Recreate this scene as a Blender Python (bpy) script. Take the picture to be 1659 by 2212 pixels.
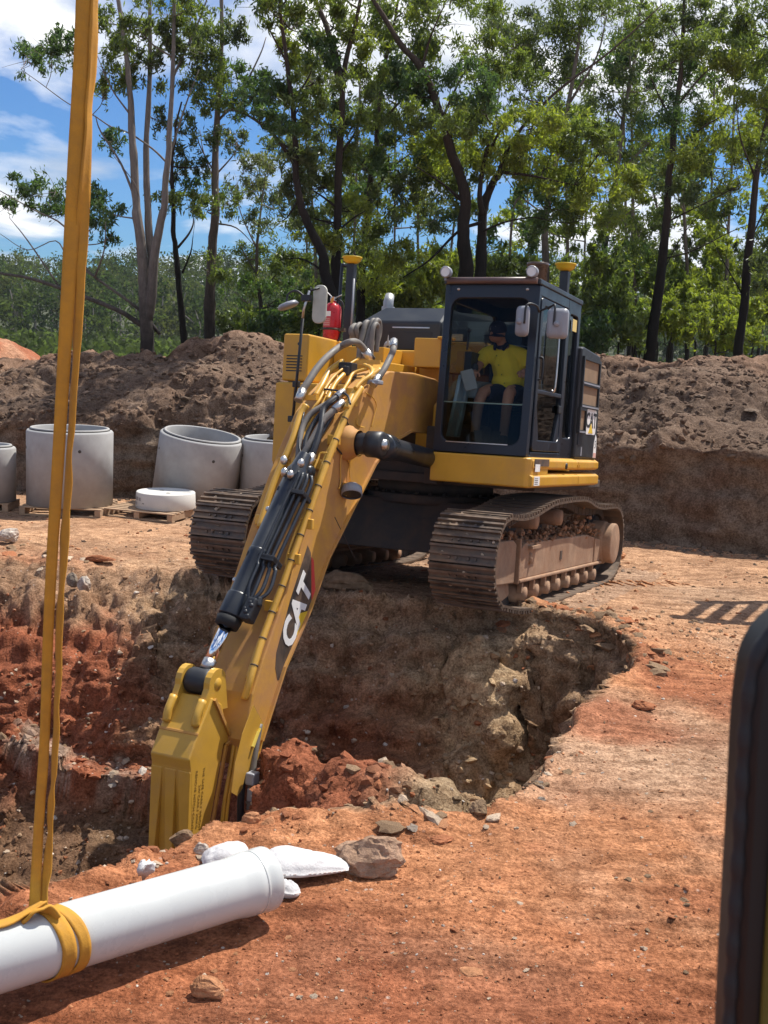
import bpy, math, random
import numpy as np
from mathutils import Vector, Matrix

for o in list(bpy.data.objects):
    bpy.data.objects.remove(o)
SC = bpy.context.scene
COL = SC.collection
rad = math.radians
rng = np.random.default_rng(11)
random.seed(11)

# ------------------------------------------------------------------ camera
F, PITCH, ROLL, EYE = 2450.0, rad(8.58), rad(2.62), 2.776      # focal length in units of a 1659 x 2212 picture
PW, PH = 1659.0, 2212.0
fwd = np.array([0, math.cos(PITCH), -math.sin(PITCH)])
upv = np.array([0, math.sin(PITCH), math.cos(PITCH)])
ex = np.array([1.0, 0, 0])
CX = math.cos(ROLL) * ex + math.sin(ROLL) * upv
CU = -math.sin(ROLL) * ex + math.cos(ROLL) * upv
CAM = np.array([0, 0, EYE])
cd = bpy.data.cameras.new('camera')
cam = bpy.data.objects.new('camera', cd)
COL.objects.link(cam)
cam.matrix_world = Matrix(((CX[0], CU[0], -fwd[0], 0), (CX[1], CU[1], -fwd[1], 0), (CX[2], CU[2], -fwd[2], EYE), (0, 0, 0, 1)))
cd.sensor_fit = 'VERTICAL'
cd.sensor_height = 32.0
cd.lens = F / PH * 32.0
cd.clip_start = 0.02
cd.clip_end = 6000
cd.dof.use_dof = True
cd.dof.focus_distance = 11.5
cd.dof.aperture_fstop = 12.0
SC.camera = cam

# ------------------------------------------------------------------ world, sun, exposure
SUN = Vector((0.375, 0.33, 0.866)).normalized()               # towards the sun
EL = math.asin(SUN.z)
AZ = math.atan2(SUN.x, SUN.y)
W = bpy.data.worlds.new('World')
SC.world = W
W.use_nodes = True
nt = W.node_tree
nt.nodes.clear()
def wn(t, **k):
    n = nt.nodes.new(t)
    for a, b in k.items():
        setattr(n, a, b)
    return n
sky = wn('ShaderNodeTexSky', sky_type='NISHITA', sun_disc=False, sun_elevation=EL, sun_rotation=AZ)
sky.air_density = 1.0
sky.dust_density = 0.4
sky.ozone_density = 2.0
gam = wn('ShaderNodeMix', data_type='RGBA', blend_type='MULTIPLY')
gam.inputs[0].default_value = 1.0
nt.links.new(sky.outputs[0], gam.inputs[6])
gam.inputs[7].default_value = (0.44, 0.76, 1.18, 1)
tc = wn('ShaderNodeTexCoord')
sep = wn('ShaderNodeSeparateXYZ')
nt.links.new(tc.outputs['Generated'], sep.inputs[0])
# clouds lie on a plane overhead: direction / height
zz = wn('ShaderNodeMath', operation='MAXIMUM'); zz.inputs[1].default_value = 0.0
nt.links.new(sep.outputs[2], zz.inputs[0])
za = wn('ShaderNodeMath', operation='ADD'); za.inputs[1].default_value = 0.22
nt.links.new(zz.outputs[0], za.inputs[0])
dv = wn('ShaderNodeVectorMath', operation='DIVIDE')
nt.links.new(tc.outputs['Generated'], dv.inputs[0])
cmb = wn('ShaderNodeCombineXYZ')
for i in range(3):
    nt.links.new(za.outputs[0], cmb.inputs[i])
nt.links.new(cmb.outputs[0], dv.inputs[1])
n1 = wn('ShaderNodeTexNoise'); n1.inputs['Scale'].default_value = 1.45; n1.inputs['Detail'].default_value = 9; n1.inputs['Roughness'].default_value = 0.52
n1.inputs['Distortion'].default_value = 0.25
off = wn('ShaderNodeVectorMath', operation='ADD'); off.inputs[1].default_value = (3.2, 1.15, 0.4)
nt.links.new(dv.outputs[0], off.inputs[0])
nt.links.new(off.outputs[0], n1.inputs['Vector'])
rmp = wn('ShaderNodeValToRGB')
rmp.color_ramp.elements[0].position = 0.46; rmp.color_ramp.elements[0].color = (0, 0, 0, 1)
rmp.color_ramp.elements[1].position = 0.57; rmp.color_ramp.elements[1].color = (1, 1, 1, 1)
nt.links.new(n1.outputs[0], rmp.inputs[0])
n2 = wn('ShaderNodeTexNoise'); n2.inputs['Scale'].default_value = 3.0; n2.inputs['Detail'].default_value = 6
nt.links.new(off.outputs[0], n2.inputs['Vector'])
cr = wn('ShaderNodeValToRGB')
cr.color_ramp.elements[0].position = 0.38; cr.color_ramp.elements[0].color = (6.0, 6.8, 8.0, 1)
cr.color_ramp.elements[1].position = 0.62; cr.color_ramp.elements[1].color = (12.5, 12.5, 12.6, 1)
nt.links.new(n2.outputs[0], cr.inputs[0])
mixc = wn('ShaderNodeMix', data_type='RGBA')
nt.links.new(rmp.outputs[0], mixc.inputs[0])
nt.links.new(gam.outputs[2], mixc.inputs[6])
nt.links.new(cr.outputs[0], mixc.inputs[7])
bg = wn('ShaderNodeBackground'); bg.inputs[1].default_value = 0.075
wo = wn('ShaderNodeOutputWorld')
nt.links.new(mixc.outputs[2], bg.inputs[0])
nt.links.new(bg.outputs[0], wo.inputs[0])

sl = bpy.data.lights.new('sun', 'SUN')
sl.energy = 5.0
sl.angle = rad(0.53)
sl.color = (1.0, 0.95, 0.86)
sun = bpy.data.objects.new('sun', sl)
COL.objects.link(sun)
sun.rotation_euler = SUN.to_track_quat('Z', 'Y').to_euler()
sun.location = (10, 10, 40)
SC.view_settings.view_transform = 'Standard'
SC.view_settings.look = 'None'
SC.view_settings.exposure = 0.44
SC.view_settings.gamma = 1.0
SC.view_settings.use_curve_mapping = False
SC.render.engine = 'CYCLES'
SC.cycles.max_bounces = 6
SC.cycles.diffuse_bounces = 3
SC.cycles.glossy_bounces = 3
SC.cycles.transmission_bounces = 4
SC.cycles.transparent_max_bounces = 12
SC.cycles.use_denoising = True

# ------------------------------------------------------------------ survey helpers: where a sight line meets a known plane
def ray(px, py):
    return fwd + CX * (px - PW / 2) / F - CU * (py - PH / 2) / F
def on_z(px, py, z=0.0):
    d = ray(px, py); return CAM + d * ((z - EYE) / d[2])
def at_y(px, py, y):
    d = ray(px, py); return CAM + d * (y / d[1])
# machine frame: local +x its left-hand (cab) side, -y forwards, z up
TH, MP, MR = rad(-24.5), rad(4.8), rad(-1.2)
def _mrot(P):
    x, y, z = P
    y, z = math.cos(MP) * y + math.sin(MP) * z, -math.sin(MP) * y + math.cos(MP) * z
    x, z = math.cos(MR) * x + math.sin(MR) * z, -math.sin(MR) * x + math.cos(MR) * z
    return np.array([math.cos(TH) * x - math.sin(TH) * y, math.sin(TH) * x + math.cos(TH) * y, z])
MROT = np.stack([_mrot(e) for e in np.eye(3)], 1)
MPOS = np.array([0.574, 13.154, 0.0])
MMAT = Matrix([list(MROT[i]) + [MPOS[i]] for i in range(3)] + [[0, 0, 0, 1]])
def mach(px, py, axis, val):                                   # machine coordinates of a sight line on plane axis=val
    o = MROT.T @ (CAM - MPOS); d = MROT.T @ ray(px, py)
    return o + (val - o[axis]) / d[axis] * d
def mworld(P):
    return MPOS + MROT @ np.asarray(P, float)

# ------------------------------------------------------------------ numpy noise
def _hash(ix, iy, iz, s=0):
    h = (ix.astype(np.int64) * 374761393 + iy.astype(np.int64) * 668265263 + iz.astype(np.int64) * 2147483647 + s * 974634777) & 0xFFFFFFFF
    h = ((h ^ (h >> 13)) * 1274126177) & 0xFFFFFFFF
    h = ((h ^ (h >> 16)) * 2246822519) & 0xFFFFFFFF
    return ((h ^ (h >> 15)) & 0xFFFFFF) / float(0xFFFFFF)
def vnoise(P, s=0):
    i = np.floor(P).astype(np.int64); f = P - i; f = f * f * (3 - 2 * f)
    x, y, z = i[..., 0], i[..., 1], i[..., 2]
    def c(a, b, d): return _hash(x + a, y + b, z + d, s)
    fx, fy, fz = f[..., 0], f[..., 1], f[..., 2]
    a0 = (c(0,0,0)*(1-fx)+c(1,0,0)*fx)*(1-fy)+(c(0,1,0)*(1-fx)+c(1,1,0)*fx)*fy
    a1 = (c(0,0,1)*(1-fx)+c(1,0,1)*fx)*(1-fy)+(c(0,1,1)*(1-fx)+c(1,1,1)*fx)*fy
    return (a0*(1-fz)+a1*fz)*2-1
def fbm(P, oct=4, s=0, gain=0.5):
    a, r, t = 1.0, 0.0, 0.0
    Q = np.array(P, float)
    for k in range(oct):
        r = r + a * vnoise(Q, s + k); t += a; a *= gain; Q = Q * 2.03 + 7.1
    return r / t
def lumps(P, s=0):
    """faceted clod relief 0..1: height of the nearest random cell centre, with a random size for each"""
    i = np.floor(P).astype(np.int64); best = np.zeros(P.shape[:-1])
    for dx in (-1, 0, 1):
        for dy in (-1, 0, 1):
            for dz in (-1, 0, 1):
                cx, cy, cz = i[..., 0] + dx, i[..., 1] + dy, i[..., 2] + dz
                px = cx + _hash(cx, cy, cz, s + 1); py = cy + _hash(cx, cy, cz, s + 2); pz = cz + _hash(cx, cy, cz, s + 3)
                r = 0.35 + 0.5 * _hash(cx, cy, cz, s + 4)
                ax, ay, az = P[..., 0] - px, P[..., 1] - py, P[..., 2] - pz
                tx = _hash(cx, cy, cz, s + 5) - .5; ty = _hash(cx, cy, cz, s + 6) - .5
                d = np.maximum(np.maximum(np.abs(ax + tx * ay), np.abs(ay - ty * az)), np.abs(az + tx * ax)) * .6 + .4 * np.sqrt(ax*ax + ay*ay + az*az)
                best = np.maximum(best, r * np.clip(1.35 - d / r, 0, 0.75))
    return best
def sstep(a, b, x):
    t = np.clip((x - a) / (b - a), 0, 1); return t * t * (3 - 2 * t)

# ------------------------------------------------------------------ object helpers
def tag(o, label=None, cat=None, group=None, kind=None):
    for k, v in (('label', label), ('category', cat), ('group', group), ('kind', kind)):
        if v: o[k] = v
    return o
def link(o, parent=None):
    COL.objects.link(o)
    if parent is not None: o.parent = parent
    return o
def empty(name, loc=(0, 0, 0), label=None, cat=None, group=None, rz=0.0):
    o = bpy.data.objects.new(name, None); o.location = loc; o.rotation_euler = (0, 0, rz); link(o)
    return tag(o, label, cat, group)
def np_mesh(name, V, faces, mats, smooth=False, mi=None, colors=None, cname='soil'):
    """V (n,3); faces: (m,k) int array or list of index lists"""
    me = bpy.data.meshes.new(name)
    V = np.asarray(V, np.float32)
    if isinstance(faces, np.ndarray):
        m, k = faces.shape
        me.vertices.add(len(V)); me.vertices.foreach_set('co', V.ravel())
        me.loops.add(m * k); me.loops.foreach_set('vertex_index', faces.astype(np.int32).ravel())
        me.polygons.add(m); me.polygons.foreach_set('loop_start', np.arange(0, m * k, k, dtype=np.int32))
        me.polygons.foreach_set('loop_total', np.full(m, k, np.int32))
    else:
        me.from_pydata(V.tolist(), [], [list(f) for f in faces])
    for m_ in (mats if isinstance(mats, (list, tuple)) else [mats]):
        me.materials.append(m_)
    me.polygons.foreach_set('use_smooth', np.full(len(me.polygons), bool(smooth)))
    if mi is not None:
        me.polygons.foreach_set('material_index', np.asarray(mi, np.int32))
    if colors is not None:
        a = me.attributes.new(cname, 'FLOAT_COLOR', 'POINT')
        c4 = np.ones((len(V), 4), np.float32); c4[:, :colors.shape[1]] = colors
        a.data.foreach_set('color', c4.ravel())
    me.update(calc_edges=True); me.validate()
    return me
def np_obj(name, V, faces, mats, parent=None, **k):
    return link(bpy.data.objects.new(name, np_mesh(name, V, faces, mats, **k)), parent)
def frame_from(d, up=(0, 0, 1)):
    d = np.asarray(d, float); d = d / np.linalg.norm(d); u = np.asarray(up, float)
    if abs(d @ u) > .98: u = np.array([0, 1.0, 0]) if abs(d[1]) < .9 else np.array([1.0, 0, 0])
    s = np.cross(d, u); s /= np.linalg.norm(s); return d, s, np.cross(s, d)
def spline(pts, n=6):
    """Catmull-Rom through the points"""
    P = np.asarray(pts, float)
    if len(P) < 3: return np.array([P[0] + (P[-1] - P[0]) * t for t in np.linspace(0, 1, n + 1)])
    Q = np.vstack([2 * P[0] - P[1], P, 2 * P[-1] - P[-2]]); out = []
    for i in range(1, len(Q) - 2):
        for t in np.linspace(0, 1, n, endpoint=False):
            a, b, c, d = Q[i-1], Q[i], Q[i+1], Q[i+2]
            out.append(.5 * ((2*b) + (c-a)*t + (2*a-5*b+4*c-d)*t*t + (3*b-a-3*c+d)*t**3))
    out.append(P[-1]); return np.array(out)
class MB:
    """collects boxes, tubes, lathes and prisms; build() links them as ONE mesh object"""
    def __init__(s): s.v = []; s.f = []; s.sm = []; s.mi = []
    def add(s, V, Fs, smooth=False, mi=0):
        b = len(s.v); s.v.extend([tuple(map(float, p)) for p in V])
        for f in Fs: s.f.append([i + b for i in f]); s.sm.append(smooth); s.mi.append(mi)
        return s
    def box(s, lo, hi, mi=0):
        x0, y0, z0 = lo; x1, y1, z1 = hi
        return s.add([(x0,y0,z0),(x1,y0,z0),(x1,y1,z0),(x0,y1,z0),(x0,y0,z1),(x1,y0,z1),(x1,y1,z1),(x0,y1,z1)],
                     [(0,3,2,1),(4,5,6,7),(0,1,5,4),(1,2,6,5),(2,3,7,6),(3,0,4,7)], False, mi)
    def bar(s, a, b, w, h, up=(0, 0, 1), mi=0):
        a, b = np.asarray(a, float), np.asarray(b, float); d, sd, u = frame_from(b - a, up)
        V = [p + sd * i * w / 2 + u * j * h / 2 for p in (a, b) for i, j in ((-1,-1),(1,-1),(1,1),(-1,1))]
        return s.add(V, [(0,1,2,3),(7,6,5,4),(0,4,5,1),(1,5,6,2),(2,6,7,3),(3,7,4,0)], False, mi)
    def prism(s, prof, x0, x1, axis=0, mi=0):
        """2-D profile (other two axes in order) extruded along axis"""
        n = len(prof)
        def P(x, a, b): return {0: (x, a, b), 1: (a, x, b), 2: (a, b, x)}[axis]
        V = [P(x0, *p) for p in prof] + [P(x1, *p) for p in prof]
        A = sum(prof[i][0]*prof[(i+1)%n][1]-prof[(i+1)%n][0]*prof[i][1] for i in range(n))
        Fs = [list(range(n))[::-1], list(range(n, 2*n))] + [(i, (i+1) % n, n+(i+1) % n, n+i) for i in range(n)]
        flip = (A < 0) != (axis == 1)
        if x1 < x0: flip = not flip
        if flip: Fs = [list(f)[::-1] for f in Fs]
        return s.add(V, Fs, False, mi)
    def tube(s, pts, r, n=10, cap=True, mi=0, smooth=True):
        P = np.asarray(pts, float); m = len(P); R = np.broadcast_to(np.asarray(r, float), (m,)); V = []
        prev = None
        for i in range(m):
            t = P[min(i+1, m-1)] - P[max(i-1, 0)]
            if np.linalg.norm(t) < 1e-9: t = np.array([0, 0, 1.0])
            t = t / np.linalg.norm(t)
            if prev is None: _, a, b = frame_from(t)
            else:
                a = prev - t * (prev @ t); a /= max(np.linalg.norm(a), 1e-9); b = np.cross(t, a)
                b = -b if False else b
            if prev is None: b = np.cross(t, a)
            prev = a
            for k in range(n):
                q = 2 * math.pi * k / n; V.append(P[i] + R[i] * (math.cos(q) * a + math.sin(q) * b))
        Fs = [(i*n+k, i*n+(k+1) % n, (i+1)*n+(k+1) % n, (i+1)*n+k) for i in range(m-1) for k in range(n)]
        s.add(V, Fs, smooth, mi)
        if cap:
            b0 = len(s.v) - m*n
            s.f.append([b0 + k for k in range(n)][::-1]); s.sm.append(False); s.mi.append(mi)
            s.f.append([b0 + (m-1)*n + k for k in range(n)]); s.sm.append(False); s.mi.append(mi)
        return s
    def cyl(s, a, b, r, n=20, mi=0, smooth=True): return s.tube([a, b], r, n, True, mi, smooth)
    def lathe(s, prof, a, axis=(0, 0, 1), n=24, mi=0, smooth=True, closed=False):
        """prof: (radius, height) list"""
        a = np.asarray(a, float); d, sd, u = frame_from(axis); V = []
        for r, h in prof:
            for k in range(n):
                q = 2*math.pi*k/n; V.append(a + d*h + r*(math.cos(q)*sd + math.sin(q)*u))
        m = len(prof); rows = m if closed else m - 1
        Fs = [(i*n+k, i*n+(k+1) % n, ((i+1) % m)*n+(k+1) % n, ((i+1) % m)*n+k) for i in range(rows) for k in range(n)]
        Fs = [f[::-1] for f in Fs]
        return s.add(V, Fs, smooth, mi)
    def ball(s, c, r, n=10, mi=0, sc=(1, 1, 1)):
        c = np.asarray(c, float); prof = [(math.sin(t)*r, -math.cos(t)*r) for t in np.linspace(0.02, math.pi-.02, n)]
        b = len(s.v); s.lathe(prof, (0, 0, 0), n=2*n, mi=mi)
        for i in range(b, len(s.v)): s.v[i] = tuple(c + np.array(s.v[i]) * np.asarray(sc))
        return s
    def xform(s, M, start=0):
        for i in range(start, len(s.v)): s.v[i] = tuple(M @ Vector(s.v[i]))
        return s
    def build(s, name, mats, parent=None, bevel=0.0, seg=2):
        me = bpy.data.meshes.new(name); me.from_pydata(s.v, [], s.f)
        for m in (mats if isinstance(mats, (list, tuple)) else [mats]): me.materials.append(m)
        me.polygons.foreach_set('use_smooth', s.sm); me.polygons.foreach_set('material_index', s.mi)
        me.validate(); me.update()
        o = link(bpy.data.objects.new(name, me), parent)
        if bevel:
            b = o.modifiers.new('edge', 'BEVEL'); b.width = bevel; b.segments = seg; b.limit_method = 'ANGLE'; b.angle_limit = rad(38); b.use_clamp_overlap = True
        return o
def copy_tree(o, parent=None):
    c = o.copy(); COL.objects.link(c); c.parent = parent
    for ch in list(o.children): copy_tree(ch, c)
    return c
FONT_CACHE = {}
def text_mesh(name, body, size, mat, parent, M, depth=0.004, xs=1.0, shear=0.0, bold=0.0):
    """flat lettering as a mesh laid by matrix M"""
    cu = bpy.data.curves.new(name, 'FONT'); cu.body = body; cu.size = size; cu.extrude = depth; cu.offset = bold; cu.shear = shear
    cu.align_x = 'CENTER'; cu.align_y = 'CENTER'; cu.resolution_u = 3
    t = bpy.data.objects.new(name, cu); COL.objects.link(t)
    dg = bpy.context.evaluated_depsgraph_get(); me = bpy.data.meshes.new_from_object(t.evaluated_get(dg))
    bpy.data.objects.remove(t)
    me.transform(M @ Matrix.Diagonal((xs, 1, 1, 1)))
    me.materials.clear(); me.materials.append(mat); me.name = name
    return link(bpy.data.objects.new(name, me), parent)

# ------------------------------------------------------------------ materials
def new_mat(name):
    m = bpy.data.materials.new(name); m.use_nodes = True; t = m.node_tree; t.nodes.clear()
    out = t.nodes.new('ShaderNodeOutputMaterial'); b = t.nodes.new('ShaderNodeBsdfPrincipled')
    t.links.new(b.outputs[0], out.inputs[0]); return m, t, b, out
def nd(t, typ, **k):
    n = t.nodes.new(typ)
    for a, v in k.items():
        if a.startswith('i_'): n.inputs[a[2:].replace('_', ' ')].default_value = v
        else: setattr(n, a, v)
    return n
def ramp(t, src, stops):
    r = nd(t, 'ShaderNodeValToRGB'); e = r.color_ramp.elements
    e[0].position, e[0].color = stops[0][0], (*stops[0][1], 1) if len(stops[0][1]) == 3 else stops[0][1]
    e[1].position, e[1].color = stops[1][0], (*stops[1][1], 1)
    for p, c in stops[2:]:
        x = e.new(p); x.color = (*c, 1)
    t.links.new(src, r.inputs[0]); return r.outputs[0]
def mixc_(t, fac, a, b, mode='MIX'):
    m = nd(t, 'ShaderNodeMix', data_type='RGBA', blend_type=mode)
    for sock, v in ((m.inputs[0], fac), (m.inputs[6], a), (m.inputs[7], b)):
        if isinstance(v, (int, float)): sock.default_value = v
        elif isinstance(v, tuple): sock.default_value = (*v[:3], 1)
        else: t.links.new(v, sock)
    return m.outputs[2]
def noise(t, scale, detail=4, rough=.55, coord='Object', stretch=None, dist=0.0):
    c = nd(t, 'ShaderNodeTexCoord'); n = nd(t, 'ShaderNodeTexNoise', i_Scale=scale, i_Detail=detail, i_Roughness=rough, i_Distortion=dist)
    src = c.outputs[coord]
    if stretch:
        mp = nd(t, 'ShaderNodeMapping'); mp.inputs['Scale'].default_value = stretch; t.links.new(src, mp.inputs[0]); src = mp.outputs[0]
    t.links.new(src, n.inputs['Vector']); return n.outputs[0]
def bump(t, b, h, strength=.3, dist=.01):
    n = nd(t, 'ShaderNodeBump', i_Strength=strength, i_Distance=dist); t.links.new(h, n.inputs['Height']); t.links.new(n.outputs[0], b.inputs['Normal'])
def simple(name, col, rough=.5, metal=0.0, var=.12, scale=6.0, dust=0.0, dustcol=(.34, .17, .085), bmp=0.0, spec=None, dscale=3.0):
    """paint, steel, rubber, concrete: a colour with uneven tone, dirt film and fine relief"""
    m, t, b, _ = new_mat(name)
    n = noise(t, scale, 6, .6)
    base = mixc_(t, ramp(t, n, [(.3, (0, 0, 0)), (.7, (1, 1, 1))]), tuple(c*(1-var) for c in col), tuple(min(1, c*(1+var)) for c in col))
    r = ramp(t, n, [(.3, (max(0, rough-.1),)*3), (.7, (min(1, rough+.12),)*3)])
    if dust:
        d1 = noise(t, dscale, 8, .68, dist=.4)
        lo = .62 - .42*dust
        fac = ramp(t, d1, [(max(0, lo), (0, 0, 0)), (min(1, lo+.3), (min(1, dust*1.3),)*3)])
        base = mixc_(t, fac, base, dustcol)
        r = mixc_(t, fac, r, (.9, .9, .9))
    t.links.new(base, b.inputs['Base Color']); t.links.new(r, b.inputs['Roughness'])
    b.inputs['Metallic'].default_value = metal
    if spec is not None: b.inputs['Specular IOR Level'].default_value = spec
    if bmp: bump(t, b, noise(t, scale*6, 6, .65), bmp, .008)
    return m
def flat(name, col, rough=.5, metal=0.0):
    m, t, b, _ = new_mat(name); b.inputs['Base Color'].default_value = (*col, 1); b.inputs['Roughness'].default_value = rough; b.inputs['Metallic'].default_value = metal
    return m
def glass_mat(name, tint, refl=1.0):
    m, t, b, out = new_mat(name); t.nodes.remove(b)
    tr = nd(t, 'ShaderNodeBsdfTransparent'); tr.inputs[0].default_value = (*tint, 1)
    gl = nd(t, 'ShaderNodeBsdfGlossy'); gl.inputs['Roughness'].default_value = .03; gl.inputs[0].default_value = (.9, .95, 1, 1)
    fr = nd(t, 'ShaderNodeFresnel', i_IOR=1.5); mu = nd(t, 'ShaderNodeMath', operation='MULTIPLY'); mu.inputs[1].default_value = refl
    t.links.new(fr.outputs[0], mu.inputs[0]); mx = nd(t, 'ShaderNodeMixShader')
    t.links.new(mu.outputs[0], mx.inputs[0]); t.links.new(tr.outputs[0], mx.inputs[1]); t.links.new(gl.outputs[0], mx.inputs[2]); t.links.new(mx.outputs[0], out.inputs[0])
    return m
def soil_mat(name, fine=1.0, streak=0.0, white=0.5):
    """earth: zone colour from the mesh (kind of soil, with painted sun and shade), grain, clods, pale stone flecks"""
    m, t, b, _ = new_mat(name)
    at = nd(t, 'ShaderNodeAttribute', attribute_name='soil')
    c = at.outputs['Color']
    n1 = noise(t, 1.1, 6, .65); n2 = noise(t, 9*fine, 8, .72); n3 = noise(t, 46*fine, 4, .7)
    c = mixc_(t, 1.0, c, ramp(t, n1, [(.3, (.72, .70, .70)), (.7, (1.22, 1.22, 1.2))]), 'MULTIPLY')
    c = mixc_(t, 1.0, c, ramp(t, n2, [(.32, (.48, .43, .40)), (.5, (1, 1, 1)), (.68, (1.32, 1.36, 1.40))]), 'MULTIPLY')
    c = mixc_(t, 1.0, c, ramp(t, n3, [(.34, (.55, .50, .47)), (.64, (1.35, 1.38, 1.42))]), 'MULTIPLY')
    if streak:
        ns = noise(t, 3.2, 7, .7, stretch=(.35, 2.6, 1))
        c = mixc_(t, streak, c, ramp(t, ns, [(.34, (.62, .55, .5)), (.5, (1, 1, 1)), (.68, (1.34, 1.34, 1.34))]), 'MULTIPLY')
    tcn = nd(t, 'ShaderNodeTexCoord')
    vo = nd(t, 'ShaderNodeTexVoronoi', i_Scale=26*fine); t.links.new(tcn.outputs['Object'], vo.inputs['Vector'])
    thr = ramp(t, vo.outputs['Color'], [(.80, (0, 0, 0)), (.86, (1, 1, 1))])
    near = ramp(t, vo.outputs['Distance'], [(.18, (1, 1, 1)), (.34, (0, 0, 0))])
    patch = ramp(t, noise(t, 1.7, 4, .6), [(.44, (0, 0, 0)), (.66, (1, 1, 1))])
    fl = mixc_(t, 1.0, mixc_(t, 1.0, thr, near, 'MULTIPLY'), patch, 'MULTIPLY')
    fl = mixc_(t, 1.0, fl, (white, white, white), 'MULTIPLY')
    c = mixc_(t, fl, c, (.62, .52, .44))
    t.links.new(c, b.inputs['Base Color']); b.inputs['Roughness'].default_value = .95; b.inputs['Specular IOR Level'].default_value = .15
    h = nd(t, 'ShaderNodeMath', operation='ADD'); t.links.new(n2, h.inputs[0])
    h2 = nd(t, 'ShaderNodeMath', operation='MULTIPLY'); h2.inputs[1].default_value = .45; t.links.new(n3, h2.inputs[0]); t.links.new(h2.outputs[0], h.inputs[1])
    bump(t, b, h.outputs[0], .95, .038/fine)
    return m
M = {}
M['soil'] = soil_mat('red earth', 1.0, .9, .75)
M['bank'] = soil_mat('brown spoil', .8, 0.0, .35)
M['yellow'] = simple('yellow machine paint', (.60, .315, .028), .42, 0, .10, 2.5, .34, (.40, .21, .10), .06)
M['yellow_dusty'] = simple('dusty yellow boom paint', (.56, .285, .04), .5, 0, .16, 1.8, .66, (.42, .20, .085), .08)
M['yellow_clean'] = simple('clean yellow paint', (.57, .325, .045), .4, 0, .10, 2.6, .40, (.40, .23, .10), .04)
M['yellow_pipe'] = simple('yellow steel tube paint', (.64, .35, .05), .38, 0, .12, 5, .25, (.45, .25, .12))
M['navy'] = simple('dark cab paint', (.008, .0115, .021), .36, 0, .2, 4, .05, (.12, .09, .075))
M['black'] = simple('black panel', (.018, .019, .022), .48, 0, .25, 5, .16, (.13, .10, .08))
M['hood'] = simple('charcoal hood paint', (.022, .026, .032), .42, 0, .2, 4, .12, (.13, .11, .09))
M['rubber'] = simple('black rubber', (.012, .012, .013), .7, 0, .3, 12)
M['hose'] = simple('grey dusty hose', (.15, .135, .12), .62, 0, .2, 8, .45, (.30, .25, .20))
M['black_hose'] = simple('black hose', (.02, .021, .026), .42, 0, .3, 8, .12, (.2, .15, .12))
M['cylinder'] = simple('black cylinder paint', (.022, .026, .034), .33, 0, .2, 4, .14, (.16, .12, .09))
M['chrome'] = flat('chrome rod', (.75, .77, .82), .09, 1.0)
M['steel'] = simple('bare fitting steel', (.55, .54, .52), .34, 1.0, .2, 9, .15)
M['track'] = simple('worn track steel', (.095, .072, .058), .42, .3, .45, 7, .56, (.31, .20, .125), .25, dscale=3.5)
M['track_mud'] = simple('mud coated frame', (.34, .215, .135), .9, 0, .28, 5, .6, (.25, .125, .065), .6)
M['mud'] = simple('clinging red mud', (.27, .12, .065), .95, 0, .3, 9, .3, (.38, .19, .10), .8)
M['dark_steel'] = simple('dark undercarriage', (.045, .035, .03), .7, .1, .3, 5, .5, (.14, .085, .055), .2)
M['lamp_glass'] = flat('lamp lens', (.75, .73, .70), .15)
M['mirror_back'] = simple('grey mirror shell', (.27, .28, .31), .4, 0, .08, 4, .15, (.4, .33, .26))
M['white'] = simple('white decal', (.80, .79, .76), .5, 0, .05, 8)
M['decal_black'] = simple('black decal film', (.035, .03, .028), .5, 0, .3, 4, .5, (.26, .15, .08), dscale=4)
M['decal_red'] = flat('red decal', (.62, .06, .05), .5)
M['decal_yellow'] = flat('yellow decal', (.75, .50, .03), .5)
M['ink'] = flat('stencil ink', (.24, .135, .015), .7)
M['ext_red'] = simple('extinguisher red', (.48, .012, .018), .28, 0, .1, 6, .06)
M['glass'] = glass_mat('cab glass', (.86, .89, .86), .2)
M['glass_low'] = glass_mat('lower cab glass', (.26, .31, .26), .35)
M['glass_side'] = glass_mat('tinted side glass', (.24, .25, .23), .7)
M['grille'] = simple('dusty grille mesh', (.24, .155, .09), .9, 0, .15, 9, .3)
M['seat'] = simple('seat cloth', (.02, .021, .024), .9, 0, .2, 12)
M['console'] = simple('grey cab plastic', (.20, .215, .23), .6, 0, .1, 6, .1)
M['concrete'] = simple('grey concrete', (.34, .335, .33), .85, 0, .14, 3.5, .30, (.26, .22, .18), .10)
M['concrete_white'] = simple('new pale concrete', (.56, .55, .52), .85, 0, .05, 4, .10, (.5, .45, .4), .08)
M['gasket'] = simple('dark joint', (.06, .055, .05), .8)
M['pallet'] = simple('weathered pallet timber', (.36, .24, .15), .85, 0, .25, 7, .25, (.22, .13, .08), .25)
M['pvc'] = simple('white pvc', (.54, .555, .54), .28, 0, .04, 3, .10, (.52, .40, .32))
M['sack'] = simple('white woven sack', (.55, .535, .535), .7, 0, .06, 14, .22, (.45, .31, .24), .5)
M['webbing'] = simple('yellow webbing', (.50, .245, .024), .8, 0, .12, 20, .35, (.30, .155, .03), .25)
M['skin'] = simple('tanned skin', (.40, .19, .12), .55, 0, .1, 9)
M['hivis'] = simple('hi vis yellow shirt', (.86, .64, .04), .85, 0, .08, 7)
M['navy_cloth'] = simple('navy cloth', (.012, .015, .035), .9, 0, .2, 9)
M['hair'] = flat('dark hair', (.02, .014, .01), .7)
M['eye'] = flat('eye', (.05, .03, .02), .2)
M['galv'] = simple('galvanised steel', (.4, .4, .4), .5, .6, .1, 6)
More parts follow.
